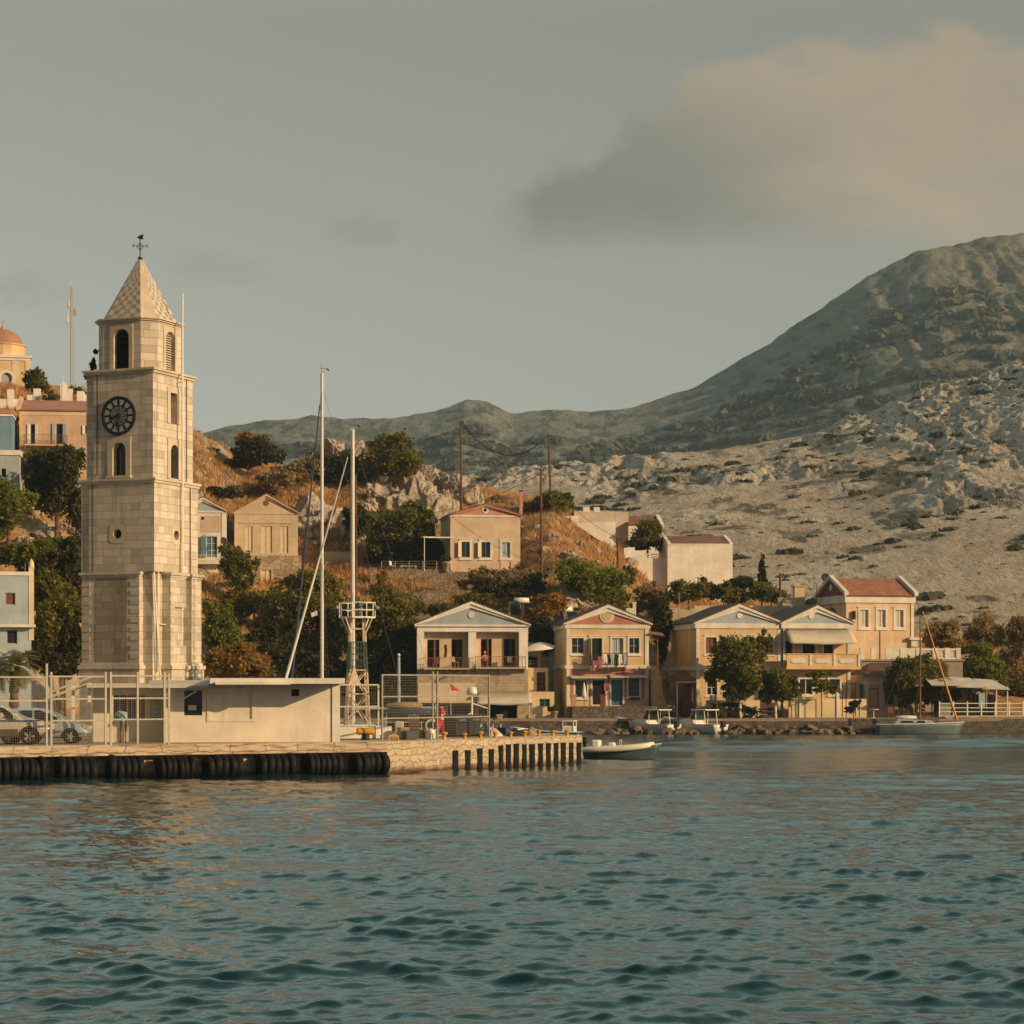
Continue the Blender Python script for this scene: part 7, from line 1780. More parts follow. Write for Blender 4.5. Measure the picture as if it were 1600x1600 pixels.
pulpit(y2, [(-5.7, 1.5, 1.1), (-4.0, 1.65, 1.1), (-2.0, 1.7, 1.1), (0, 1.7, 1.1), (2, 1.5, 1.2), (4, .9, 1.3)], .7)
lr = MB(); lr.lathe([(.28, -.06), (.38, -.04), (.38, .04), (.28, .06)], (-4.6, 1.72, 1.6), 18, 'y'); lr.build('life_ring', M['gel_white'], y2)
MB().box(-3.0, -2.5, 1.55, 1.95, 1.15, 1.85).build('deck_bag', M['canvas'], y2, .08)
# red flag on its staff
fg = thing('ensign', 'long red flag drooping from a staff at the yacht stern', 'flag', W(684, 1146, 117), 0); kf = 117 / F
MB().rod((0, 0, -.3), (-.12, 0, 46 * kf), .02, .015, 6).build('staff', M['metal_white'], fg)
fb = MB(); fb.smooth = True; pts = []; nn = 10
for j in range(nn + 1):
    t = j / nn; z = 44 * kf - t * 40 * kf
    for i in range(5): pts.append((-.08 + (i / 4) * (.28 + .22 * math.sin(t * 3.1)) + .05 * math.sin(t * 7), .09 * math.sin(i * 1.7 + t * 4), z - i * .03))
fb.add(pts, [(j * 5 + i, j * 5 + i + 1, j * 5 + 6 + i, j * 5 + 5 + i) for j in range(nn) for i in range(4)])
o = fb.build('flag', [M['red_cloth'], M['white_cloth']], fg)
for p in o.data.polygons: p.material_index = 1 if p.index // 4 in (3, 4) and p.index % 4 > 1 else 0
o.modifiers.new('t', 'SOLIDIFY').thickness = .01
# dark motor boat with radar mast
mbt = thing('motor_boat', 'black-hulled motor boat with white radar mast lying behind the outer quay', 'boat', W(728, 1073, 126).xy.to_3d(), 20)
hull('hull', 5.6, 2.2, .4, 1.15, M['gel_dark'], mbt, .5, .2)
MB().prism([(-1.4, 1.1), (1.2, 1.1), (.7, 1.75), (-1.3, 1.85)], -.8, .8).build('cabin', M['gel_grey'], mbt, .08)
rm = MB(); rm.rod((.35, 0, 1.2), (.35, 0, 3.35), .07, .06, 8); rm.rod((.35, 0, 2.4), (-.6, 0, 1.8), .04, .04, 6); rm.rod((.35, 0, 2.9), (1.3, 0, 2.6), .035, .035, 6); rm.rod((1.3, 0, 1.2), (1.3, 0, 2.65), .05, .05, 6); rmo = rm.build('radar_mast', M['metal_white'], mbt)
rd = MB(); rd.smooth = True; rd.lathe([(0, 3.35), (.26, 3.36), (.3, 3.5), (.24, 3.75), (.0, 3.82)], (.35, 0, 0), 14); rd.build('radar_dome', M['gel_white'], rmo)
pn = MB(); pn.smooth = True; pn.add([(-.9, 0, 3.95), (-.55, .05, 3.75), (-.3, 0, 3.55), (-.82, 0, 3.6), (-.5, .04, 3.6)], [(0, 1, 3), (1, 4, 3), (1, 2, 4)]); o = pn.build('pennant', M['red_cloth'], mbt); o.modifiers.new('t', 'SOLIDIFY').thickness = .01
MB().rod((-.85, 0, 1.8), (-.9, 0, 3.98), .018, .012, 5).build('pennant_staff', M['metal_white'], mbt)
# blue boat behind the end of the quay
bb = thing('motor_boat', 'dark blue open boat with white console behind the tip of the quay', 'boat', W(858, 1073, 150).xy.to_3d(), 168)
hull('hull', 4.2, 1.8, .35, .85, simple('dark_blue_hull', (.02, .05, .075), .35), bb, .4, .25)
MB().box(-1.7, -1.0, -.5, .5, .8, 1.25).build('console', M['gel_white'], bb, .08)
mb = MB(); mb.box(-1.75, -.95, -.55, .55, 1.55, 1.62)
for x in (-1.7, -1.0):
    for s in (-.5, .5): mb.rod((x, s, .8), (x, s, 1.56), .03, .03, 5)
mb.build('canopy', M['gel_white'], bb)
# inflatable at the tip
rb = thing('inflatable_boat', 'cream and grey-blue rigid inflatable moored at the tip of the quay', 'boat', W(966, 1073, 121.5).xy.to_3d(), -14)
hull('hull', 4.1, 1.55, .35, .55, M['gel_teal'], rb, .45, .5, .85, deck=True, stripe=M['gel_white'])
def sweep(mb, pts, rs, n=12):
    pts = [Vector(p) for p in pts]; vs = []
    for i, p in enumerate(pts):
        t = (pts[min(i + 1, len(pts) - 1)] - pts[max(i - 1, 0)]).normalized(); a = t.cross(Vector((0, 0, 1))).normalized(); b_ = a.cross(t)
        vs += [p + (a * math.cos(2 * math.pi * q / n) + b_ * math.sin(2 * math.pi * q / n)) * rs[i] for q in range(n)]
    mb.add(vs, [(i * n + q, i * n + (q + 1) % n, (i + 1) * n + (q + 1) % n, (i + 1) * n + q) for i in range(len(pts) - 1) for q in range(n)] + [tuple(range(n)), tuple((len(pts) - 1) * n + q for q in range(n))])
tb = MB(); tb.smooth = True
arc = [(-2.3, .74, .55, .06), (-2.1, .76, .56, .16), (-1.0, .80, .58, .19), (0, .80, .62, .19), (.9, .70, .70, .19), (1.5, .48, .78, .18), (1.95, .22, .86, .17), (2.12, 0, .90, .16)]
full = arc + [(x, -y, z, r) for x, y, z, r in reversed(arc[:-1])]
sweep(tb, [p[:3] for p in full], [p[3] for p in full])
tb.build('tube', M['tubecream'], rb)
mb = MB(); mb.box(-2.3, -1.95, -.2, .2, .9, 1.35); mb.prism([(-2.25, .2), (-2.0, .2), (-2.02, .95), (-2.22, .95)], -.1, .1); mb.build('outboard_motor', M['gel_dark'], rb, .08)
MB().box(-1.6, -1.1, -.4, .4, .55, 1.15).build('seat', M['gel_white'], rb, .1)
mb = MB(); mb.prism([(-.6, .5), (-.1, .5), (-.25, 1.0), (-.55, 1.0)], -.35, .35); mb.build('console', M['gel_white'], rb, .05)
st = MB(); st.rod((.15, .3, .6), (.15, .3, 1.15), .018, .018, 5); st.rod((.15, -.3, .6), (.15, -.3, 1.15), .018, .018, 5); st.rod((.15, -.3, 1.15), (.15, .3, 1.15), .018, .018, 5); st.build('rail', M['metal_white'], rb)
an = MB(); an.obox((2.15, 0, .62), (.16, 0, -.13), (0, .03, 0), (.03, 0, .035)); an.obox((2.28, 0, .48), (.05, 0, .10), (0, .12, 0), (.02, 0, -.01)); an.build('anchor', M['galv'], rb); rb.scale = (.86, .86, .86)
def cruiser(label, px, d, yaw, m, L_=5.2):
    t = thing('cabin_cruiser', label, 'boat', W(px, 1073, d).xy.to_3d(), yaw, 'white cabin boats at the shore')
    hull('hull', L_, 2.1, .35, .75, m, t, .5, .55, .9)
    c = MB(); c.prism([(-.6, .7), (1.5, .75), (1.0, 1.12), (-.2, 1.25)], -.8, .8); c.build('forward_cabin', M['gel_white'], t, .08)
    w_ = MB(); w_.prism([(-.65, 1.2), (.0, 1.2), (-.42, 1.85), (-.62, 1.85)], -.78, .78); w_.build('windscreen', M['glass'], t)
    for s in (-.8, .8):
        for a, b in (((.05, s, 1.2), (-.4, s, 1.88)), ((-1.6, s, .7), (-1.45, s, 1.9)), ((-.6, s, .8), (-.62, s, 1.88))): MB().rod(a, b, .033, .033, 6).build('roof_post', M['gel_white'], t)
    MB().box(-1.7, -.2, -.92, .92, 1.88, 1.97).build('hard_top', M['gel_white'], t, .04)
    e = MB(); e.box(-L_ / 2 - .35, -L_ / 2 - .02, -.18, .18, .55, 1.05); e.box(-L_ / 2 - .25, -L_ / 2 - .08, -.07, .07, -.3, .55 - .003); e.build('outboard_motor', M['gel_dark'], t, .05)
    for i in range(3):
        MB().box(.2 + i * .35, .42 + i * .35, -.83, -.76, .86, 1.02).build('porthole', M['glass'], t)
    return t
cruiser('white cabin boat moored below the stone stair', 1013, 187.2, 142, M['gel_white'])
cruiser('white cabin boat with upright roof frame beside the dark shore bush', 1087, 187.0, 138, M['gel_white'])
# slate-blue yacht at the right
d = 184.5; k = d / F
ys = thing('sailing_yacht', 'slate-blue yacht with bare mast and orange furled sail by the white fence', 'yacht', W(1431, 1073, d).xy.to_3d(), -4)
hull('hull', 6.4, 2.1, .4, .78, M['gel_blue'], ys, .55, .18, .7)
sail_mast(ys, .35, (1115 - 948) * k, .9, .075, (.42,), .55, 3.2, -3.1, 'wood_grey')
fs_ = MB(); p0, p1 = Vector((.55, 0, (1073 - 955) * k + EYE)), Vector((3.25, 0, 1.15))
for i in range(8):
    a, b = p0.lerp(p1, i / 8), p0.lerp(p1, (i + 1) / 8); fs_.rod(a, b, .045 + .007 * i, .052 + .007 * i, 8)
fs_.build('furled_sail', M['sailorange'], ys)
c = MB(); c.prism([(-1.9, .72), (1.6, .78), (1.1, 1.12), (-1.5, 1.2)], -.65, .65); c.build('cabin', M['gel_grey'], ys, .06)
for a, b in ((-1.3, -.2), (0, .7)): MB().prism([(a, .92), (b, .92), (b - .12, 1.08), (a + .1, 1.08)], -.67, -.64).build('cabin_window', M['glass'], ys)
mb = MB(); mb.smooth = True; mb.lathe([(0, -.9), (.12, -.8), (.17, 0), (.12, .8), (0, .9)], (-.8, 0, 1.35), 10, 'x'); mb.build('sail_bundle', M['canvas_white'], ys)

# ---- lattice beacon on its white block
d = 107.0; k = d / F
blk = thing('concrete_block', 'long white concrete block at the foot of the lattice beacon', 'plinth', W(559, 1154, 105.2), 18)
kb = 105.2 / F; MB().box(-52 * kb, 26 * kb, -.2, 3.0, 0, 18 * kb).build('base_slab', M['white2'], blk, .02); MB().box(26 * kb + .003, 52 * kb, -.35, 1.2, 0, 19 * kb).build('end_block', M['white'], blk, .02)
bt = thing('lattice_beacon', 'white lattice beacon tower with railed platform and green mesh panels', 'beacon', W(558, 1135, d), 12)
Z_ = lambda py: (1135 - py) * k
cr_ = [(-1, -1), (1, -1), (1, 1), (-1, 1)]; wb0, wt0 = .52, .30; zp = Z_(966)
leg = lambda i, t: Vector((cr_[i][0] * (wb0 + (wt0 - wb0) * t), cr_[i][1] * (wb0 + (wt0 - wb0) * t), zp * t))
rusty = simple('rust_streaked_white_paint', (.60, .48, .36), .6, 0, .25, 4)
green = simple('faded_green_paint', (.05, .09, .065), .6, 0, .3, 5)
for i in range(4):
    o = MB().rod(leg(i, 0), leg(i, .5), .042, .038, 6); o.slot = 1; o.rod(leg(i, .5), leg(i, .78), .045, .045, 6); o.slot = 0; o.rod(leg(i, .78), leg(i, 1), .045, .045, 6); o.build('leg', [rusty, green], bt)
brc = MB()
for a, b in ((.02, .3), (.3, .52)):
    for i in range(4):
        j = (i + 1) % 4; brc.rod(leg(i, a), leg(j, b), .032, .032, 5); brc.rod(leg(j, a), leg(i, b), .032, .032, 5); brc.rod(leg(i, b), leg(j, b), .032, .032, 5)
brc.build('bracing', rusty, bt); brc = MB()
for i in range(4): brc.rod(leg(i, .9), leg((i + 1) % 4, .9), .03, .03, 5)
brc.build('upper_bracing', rusty, bt)
gm = MB()
for i in range(4):
    j = (i + 1) % 4
    for q in range(7): gm.rod(leg(i, .5).lerp(leg(j, .5), q / 6), leg(i, .78).lerp(leg(j, .78), q / 6), .018, .018, 4)
    for q in range(6):
        t = .5 + .28 * q / 5; gm.rod(leg(i, t), leg(j, t), .02, .02, 4)
gm.build('mesh_panel', green, bt)
gp = MB(); gp.prism([(-.46, Z_(1070)), (.1, Z_(1070)), (-.2, Z_(1040))], -.5, -.46); gp.build('sign_plate', rusty, bt)
pl = MB(); pl.slab([(.88 * math.cos(a * math.pi / 4 + .39), .88 * math.sin(a * math.pi / 4 + .39)) for a in range(8)], zp, zp + .07); po = pl.build('platform', M['metal_white'], bt)
pr = MB(); pts = [Vector((.85 * math.cos(a * math.pi / 4 + .39), .85 * math.sin(a * math.pi / 4 + .39), zp)) for a in range(9)]
for h_ in (.38, .72): pr.tube([p + Vector((0, 0, h_)) for p in pts], .024, 5)
for p in pts[:8]: pr.rod(p, p + Vector((0, 0, .74)), .026, .026, 5)
pr.build('platform_railing', M['metal_white'], po)
for i in range(4): a = cr_[i]; MB().rod((a[0] * .32, a[1] * .32, zp - .75), (a[0] * .62, a[1] * .62, zp), .03, .03, 5).build('bracket', M['metal_white'], bt)
lm = MB(); lm.lathe([(.0, zp + .07), (.09, zp + .08), (.09, zp + .5), (.14, zp + .52), (.14, zp + .8), (.05, zp + .9), (0, zp + .92)], (.1, 0, 0), 12); lm.build('lantern', green, bt)
for x, y in ((-.95, -.2), (.85, -.4)):
    s = MB(); s.smooth = True; s.lathe([(.0, -.16), (.13, -.14), (.15, .05), (.06, .18), (0, .2)], (0, 0, 0), 12, 'y'); o = s.build('floodlight', M['galv'], bt); o.scale = (.62, .8, .62); o.location = (x, y, zp + .5); o.rotation_euler = (.4, 0, .6 if x > 0 else -.6)
MB().rod((.0, .25, zp), (.0, .25, Z_(742)), .035, .025, 6).build('antenna_pole', M['wood'], bt)
# ---- mooring bollards
b1 = thing('mooring_bollard', 'big yellow double-headed mooring bollard before the white block', 'bollard', W(571, 1153.5, 103.6) * 1.0, 15); b1.location.z = QZ
mb = MB(); mb.smooth = True; mb.lathe([(.24, 0), (.2, .05), (.17, .22), (.19, .3)], n=16); mb.build('post', M['iron'], b1)
mb = MB(); mb.smooth = True; mb.lathe([(.0, -.42), (.13, -.4), (.17, -.3), (.15, 0), (.17, .3), (.13, .4), (0, .42)], (0, 0, .40), 16, 'x'); mb.build('head', M['yellow_paint'], b1)
gY = 'small yellow bollards along the outer quay'
proto = None
for i, px in enumerate((694, 726, 751, 774, 798, 820, 842, 864, 886)):
    p, _ = qp(px, .45); rgb = random.Random(i)
    if proto is None:
        proto = thing('quay_bollard', 'small yellow bollard standing in the row on the outer quay edge', 'bollard', (p.x, p.y, QZ), 0, gY)
        mb = MB(); mb.smooth = True; mb.lathe([(.13, 0), (.11, .04), (.09, .1), (.1, .2)], n=14); mb.build('post', M['yellow_paint'], proto)
        mb = MB(); mb.smooth = True; mb.lathe([(.1, .2), (.16, .22), (.17, .28), (.13, .33), (0, .35)], n=14); mb.build('cap', M['yellow_paint'], proto)
    else: o = dup(proto, (p.x, p.y, QZ), 30 * i); o.scale = (.8, .8, .75 + .2 * rgb.random())
p, t = edge_at(622); n_ = Vector((-t.y, t.x)); p = p + n_ * .5
cl = thing('mooring_hoop', 'low yellow steel mooring frame at the corner of the quay', 'mooring frame', (p.x, p.y, QZ), math.degrees(math.atan2(t.y, t.x)))
mb = MB(); mb.tube([(-.22, 0, 0), (-.22, 0, .22), (.22, 0, .22), (.22, 0, 0)], .05, 8); mb.build('hoop', M['yellow_paint'], cl)
# ---- cars
def wheel(parent, x, y, r, wd=.2, side=-1):
    mb = MB(); mb.smooth = True; mb.lathe([(r * .62, -wd / 2), (r * .9, -wd / 2), (r, -wd * .3), (r, wd * .3), (r * .9, wd / 2), (r * .62, wd / 2)], (0, 0, 0), 28, 'y'); w_ = MB_wheel = None
    o = mb.build('wheel', M['rubber'], parent); o.location = (x, y, r)
    rim = MB(); yy = side * wd * .42
    rim.lathe([(r * .56, yy), (r * .66, yy)], (0, 0, 0), 28, 'y'); rim.lathe([(r * .66, yy), (r * .66, yy * .2)], (0, 0, 0), 28, 'y')
    for i in range(5):
        a = i * 2 * math.pi / 5; e = Vector((math.cos(a), 0, math.sin(a))); t_ = Vector((-math.sin(a), 0, math.cos(a)))
        rim.obox(Vector((0, yy * .9, 0)) + e * r * .34, e * r * .28, Vector((0, .012, 0)), t_ * r * .11)
    rim.lathe([(0, yy), (r * .15, yy), (r * .15, yy * .5)], (0, 0, 0), 12, 'y'); rim.build('rim', M['alloy'], o)
    bk = MB(); bk.lathe([(0, -yy * .2 + yy * .1), (r * .63, yy * .1)], (0, 0, 0), 20, 'y'); bk.build('brake_disc', M['dark'], o)
def car(label, loc, yaw, paint, st, r, wx, wid, glass_poly, low=None, cat='car', name='parked_car'):
    """st: stations (x, z_bottom, z_belt, z_roof, cabin half width factor); front along +x; seen side is -y"""
    t = thing(name, label, cat, loc, yaw); mb = MB(); mb.smooth = True; h = wid / 2; vs = []; K = None
    for x, zb, zs, zr, f in st:
        ring = [(x, -h * .80, zb), (x, -h * .98 * f, zb + .12), (x, -h * f, (zb + zs) / 2 + .05), (x, -h * .97 * f, zs), (x, -h * (.80 if zr > zs + .1 else .78) * f, zr - .03), (x, -h * .45 * f, zr + .015)]
        ring += [(a, -b, c) for a, b, c in reversed(ring)]
        K = len(ring); vs += ring
    fs = [(i * K + j, i * K + (j + 1) % K, (i + 1) * K + (j + 1) % K, (i + 1) * K + j) for i in range(len(st) - 1) for j in range(K)]
    fs += [tuple(range(K)), tuple((len(st) - 1) * K + j for j in range(K))]
    mb.add(vs, fs); body = mb.build('body', paint, t, 0, 2)
    def ysurf(z, x):
        return -h * (.985 if z < .95 else .985 - .17 * (z - .95) / .5) - .012
    for nm, poly in glass_poly:
        [MB().add([(x, s * ysurf(z, x), z) for x, z in poly], [tuple(range(len(poly)))]).build(nm, M['glass'], t) for s in (1, -1)]
    for x in wx:
        ar = MB(); n = 14; pts = [((r * 1.17) * math.cos(math.pi * (i / n) * 1.1 - .15), (r * 1.17) * math.sin(math.pi * (i / n) * 1.1 - .15) + r) for i in range(n + 1)]
        for s in (-1, 1): MB().prism([(x + a, b) for a, b in pts], s * h * 1.0 - .012, s * h * 1.0 + .012).build('wheel_arch', M['dark'], t)
        for s in (-1, 1): wheel(t, x, s * (h - .075), r, .2, s)
    if low:
        z0, z1, m_, xa, xb = low; l = MB(); l.box(xa, xb, -h - .02, -h + .05, z0, z1); l.build('cladding', m_, t, .02)
    return t
kz = 97.2 / F
cs = [(-2.0, .45, .62, .70, .80), (-1.95, .30, .95, 1.0, .93), (-1.75, .24, .98, 1.34, .98), (-1.2, .22, .97, 1.47, 1.0), (-.3, .22, .96, 1.52, 1.0), (.35, .22, .95, 1.44, 1.0), (.85, .22, .95, 1.16, 1.0), (1.15, .22, .93, .99, .99), (1.6, .24, .84, .88, .95), (1.92, .28, .70, .74, .84), (2.02, .36, .55, .58, .70)]
hc = car('pale blue-silver hatchback parked behind the quay fence', W(66, 1165, 97.2), 4, M['paint_silver'], cs, .31, (-1.28, 1.27), 1.72,
    [('rear_side_window', [(-1.45, .99), (-.32, .98), (-.32, 1.40), (-.7, 1.41), (-1.2, 1.28)]), ('front_side_window', [(-.2, .98), (.88, .98), (.45, 1.26), (-.02, 1.42), (-.2, 1.41)])])
hc.location.z = QZ
MB().box(.75, .98, -1.02, -.88, .96, 1.08).build('mirror', M['paint_silver'], hc, .03)
for s in (-1, 1): MB().obox((1.82, s * .62, .70), (.14, 0, -.05), (.05 * s, .14, 0), (.02, 0, .07)).build('headlight', M['lamp'], hc, .02)
MB().box(-.25, .9, -.885, -.86, .50, .54).build('side_trim', M['dark'], hc); MB().box(1.9, 2.05, -.5, .5, .40, .43).build('bumper_trim', M['dark'], hc); MB().box(-.02, .10, -.885, -.865, .80, .84).build('door_handle', M['dark'], hc)
cs = [(-2.4, .5, .85, .95, .85), (-2.35, .40, 1.05, 1.12, .95), (-2.1, .34, 1.08, 1.58, .98), (-1.0, .32, 1.08, 1.70, 1.0), (.1, .32, 1.07, 1.70, 1.0), (.55, .32, 1.06, 1.52, 1.0), (1.05, .32, 1.05, 1.20, 1.0), (1.3, .32, 1.04, 1.09, .99), (1.9, .34, .95, 1.0, .95), (2.2, .40, .80, .84, .86), (2.32, .48, .64, .68, .74)]
of = car('off-white estate car with brown lower cladding at the left end of the quay', W(24.5, 1167, 95.4), 6, M['paint_white'], cs, .36, (-1.4, 1.42), 1.82,
    [('rear_side_window', [(-1.9, 1.12), (-.55, 1.11), (-.55, 1.58), (-1.7, 1.56)]), ('front_side_window', [(-.45, 1.11), (.95, 1.10), (.4, 1.52), (.1, 1.59), (-.45, 1.59)])], (.36, .66, M['paint_brown'], -1.0, .98))
of.location.z = QZ; of.location.x -= 1.42 * math.cos(rad(6)) - .62
MB().box(.78, 1.02, -1.1, -.93, 1.08, 1.24).build('mirror', M['paint_white'], of, .03)
MB().box(-.95, 1.9, -.935, -.915, .98, 1.03).build('stripe', simple('blue_side_stripe', (.08, .12, .22), .4), of)
bd = MB(); bd.lathe([(0, -.93), (.13, -.93), (.13, -.91)], (-.1, 0, .80), 16, 'y'); bd.build('door_badge', M['shut_blue'], of); MB().box(1.82, 2.32, -.80, .80, .42, .66).build('bumper', M['paint_brown'], of, .06)
for s in (-1, 1): MB().obox((2.12, s * .66, .82), (.12, 0, -.03), (.05 * s, .14, 0), (.02, 0, .07)).build('headlight', M['lamp'], of, .02)
pk = thing('parked_car', 'dark grey car half hidden behind the quayside tree trunks', 'car', W(1140, 1122, 192), 5)
cs = [(-1.9, .4, .6, .65, .8), (-1.85, .3, .9, .95, .93), (-1.3, .25, .95, 1.35, 1), (-.3, .25, .95, 1.42, 1), (.4, .25, .94, 1.3, 1), (.95, .25, .92, .98, .99), (1.6, .28, .8, .84, .93), (1.9, .35, .6, .64, .78)]
pk2 = car('dark grey car half hidden behind the quayside tree trunks', W(1147, 1122, 192.3), 6, simple('dark_grey_car_paint', (.10, .10, .09), .3, .3), cs, .3, (-1.2, 1.2), 1.7, [('side_window', [(-1.3, .98), (.7, .97), (.3, 1.25), (-.9, 1.27)])])
pk2.location.z = 1.2; bpy.data.objects.remove(pk)
# ---- motorcycles by the trees
def motorcycle(label, px, d, yaw, m):
    t = thing('motorcycle', label, 'motorcycle', (W(px, 0, d).x, d, 1.2), yaw, 'motorcycles parked on the shore road')
    for x in (-.68, .68):
        mb = MB(); torus(mb, (x, 0, .31), .27, .055, 'y', 20, 8, 1.0); o = mb.build('wheel', M['rubber'], t)
        sp = MB()
        for i in range(8): a = i * math.pi / 4; sp.rod((x, 0, .31), (x + .25 * math.cos(a), 0, .31 + .25 * math.sin(a)), .008, .008, 4)
        sp.lathe([(.0, -.06), (.07, -.06), (.07, .06), (0, .06)], (x, 0, .31), 10, 'y'); sp.build('spokes', M['alloy'], o)
    b = MB(); b.prism([(-.30, .25), (.25, .25), (.30, .5), (-.25, .52)], -.13, .13); b.build('engine', M['iron'], t, .03)
    b = MB(); b.smooth = True; b.lathe([(0, -.28), (.12, -.2), (.16, 0), (.14, .18), (0, .28)], (.18, 0, .74), 12, 'x'); b.build('tank', m, t)
    MB().prism([(-.85, .70), (-.10, .64), (-.08, .72), (-.6, .80), (-.88, .80)], -.13, .13).build('seat', M['dark'], t, .03)
    f = MB(); f.rod((.68, -.08, .31), (.42, -.08, .92), .025, .025, 6); f.rod((.68, .08, .31), (.42, .08, .92), .025, .025, 6); f.rod((.40, -.33, 1.0), (.40, .33, 1.0), .018, .018, 6); f.rod((-.68, 0, .31), (-.15, 0, .45), .03, .03, 6); f.rod((-.4, .0, .7), (.4, 0, .88), .03, .03, 6); f.build('frame', M['iron'], t)
    b = MB(); b.lathe([(0, -.02), (.09, -.02), (.1, .06), (0, .12)], (.52, 0, .86), 12, 'x'); b.build('headlight', M['lamp'], t)
    MB().prism([(.42, .60), (.95, .52), (.92, .58), (.44, .68)], -.06, .06).build('mudguard', m, t)
    b = MB(); b.rod((-.9, -.14, .36), (-.1, -.14, .28), .04, .04, 8); b.build('exhaust', M['alloy'], t)
    return t
motorcycle('black motorcycle standing left of the whitewashed tree trunk', 1146, 190.6, 172, M['gel_dark'])
motorcycle('small blue and white motorcycle behind the whitewashed tree trunk', 1172, 191.2, 20, M['shut_blue'])
motorcycle('dark motorcycle standing between the two quayside trees', 1200, 190.6, 5, M['gel_dark'])
# ---- utility poles and cables
gP = 'wooden utility poles on the hill'
def pole(label, px, yt, yb, d, lean, arm=0):
    k = d / F; t = thing('utility_pole', label, 'utility pole', W(px, yb, d), 0, gP); H = (yb - yt) * k
    MB().rod((0, 0, -6), (lean * k, 0, H), .15, .10, 8).build('post', M['polewood'], t)
    if arm:
        a = MB()
        for i in range(arm): a.rod((lean * k - .05, 0, H - .25 - .3 * i), (lean * k + .3, -.1, H - .2 - .3 * i), .03, .03, 5); a.lathe([(0, 0), (.07, .02), (.07, .12), (0, .14)], (lean * k + .3, -.1, H - .2 - .3 * i), 8)
        a.build('insulator_arm', M['iron'], t)
    return W(px + lean, yt, d)
pA = pole('leftmost tall utility pole standing on the boulder outcrop', 721, 657, 752, 244, -1, 2)
pB = pole('tall leaning utility pole beside the green hilltop bush', 865, 679, 818, 246, -8, 2)
pC = pole('long utility pole rising from the lane right of the pink-gabled house', 847, 732, 905, 221, -2, 1)
pD = pole('short utility pole on the dry slope above the laundry house', 967, 840, 908, 224, -2, 1)
pE = pole('thin wooden pole between the shorter mast and the boulders', 556, 742, 860, 229, -1)
pF = pole('short reddish pole with crossarm behind the twin house roofs', 1219, 895, 950, 214, 0, 1)
def cable(label, a, b, sag, n=16, r=.03):
    mb = MB(); pts = [a.lerp(b, i / n) + Vector((0, 0, -sag * 4 * (i / n) * (1 - i / n))) for i in range(n + 1)]; mb.tube(pts, r, 5)
    o = mb.build('overhead_cable', M['iron']); return tag(o, label, 'cable', 'overhead cables between the poles')
cable('thick sagging cable hung between the two tallest poles', pA, pB, 2.9, r=.06)
cable('cable dropping from the leftmost tall pole to the long pole by the lane', pA + Vector((0, 0, -.3)), pC, 1.2)
cable('cable from the leaning pole back to the boulder outcrop', pB + Vector((0, 0, -.4)), W(735, 748, 240), .9)
cable('thin cable from the long pole down to the short pole on the slope', pC + Vector((0, 0, -.3)), pD, .8, r=.02)
cable('thin cable from the short pole across to the tiled roof', pD, W(1095, 835, 235), .4, r=.02)
cable('thin cable from the long pole to the ledge left of the pink-gabled house', pC + Vector((0, 0, -.5)), W(640, 805, 233), .8, r=.02)
# ---- radio mast on the left hill
rmx = thing('radio_mast', 'tall slender lattice radio mast by the white chapel', 'radio mast', W(112, 625, 250), 20); k = 250 / F; H = (625 - 448) * k
lt = MB(); cc = [(.28 * math.cos(a), .28 * math.sin(a)) for a in (0, 2.094, 4.189)]
for i in range(3): lt.rod((*cc[i], 0), (*[c_ * .6 for c_ in cc[i]], H), .032, .022, 4)
n = 26
for j in range(n):
    for i in range(3):
        s0, s1 = 1 - .4 * j / n, 1 - .4 * (j + 1) / n; a, b = cc[i], cc[(i + 1) % 3]
        lt.rod((a[0] * s0, a[1] * s0, H * j / n), (b[0] * s1, b[1] * s1, H * (j + 1) / n), .022, .022, 4)
lt.build('lattice', M['galv'], rmx)
for x, z, s in ((-.45, H * .72, .5), (.42, H * .78, .34), (-.3, H * .84, .3)):
    MB().box(x - .14, x + .14, -.14, .14, z - s, z + s).build('antenna', M['galv'] if x > 0 else M['canvas'], rmx)
MB().rod((0, 0, H), (0, 0, H + .9), .03, .02, 5).build('tip', M['metal_white'], rmx)
# ---- rooftop and terrace fittings
def solar(label, px, py, d, n=2):
    k = d / F; t = thing('solar_heater', label, 'solar heater', W(px, py, d), 8)
    for i in range(n):
        x = (-.62 if n == 2 else 0) + i * 1.25
        o = MB().obox((x, 0, .55), (.52, 0, 0), (0, .5, .62), (0, -.03, .025)).build('solar_panel', M['galv'], t); MB().obox((x, -.035, .58), (.46, 0, 0), (0, .45, .56), (0, -.008, .007)).build('panel_glass', M['glass'], o)
    b = MB(); b.smooth = True; b.lathe([(0, -.7), (.24, -.68), (.26, 0), (.24, .68), (0, .7)], (0, .55, 1.35), 14, 'x'); b.build('tank', M['gel_white'], t)
    s = MB()
    for x in (-.6, .6): s.rod((x, .55, -2.5), (x, .55, 1.3), .03, .03, 5); s.rod((x, -.5, -2.5), (x, -.5, .05), .03, .03, 5)
    s.build('stand', M['galv'], t); return t
solar('solar water heater with two panels behind the pale balcony house roof', 816, 961, 209)
solar('low solar water heater behind the laundry house roof', 884, 975, 207)
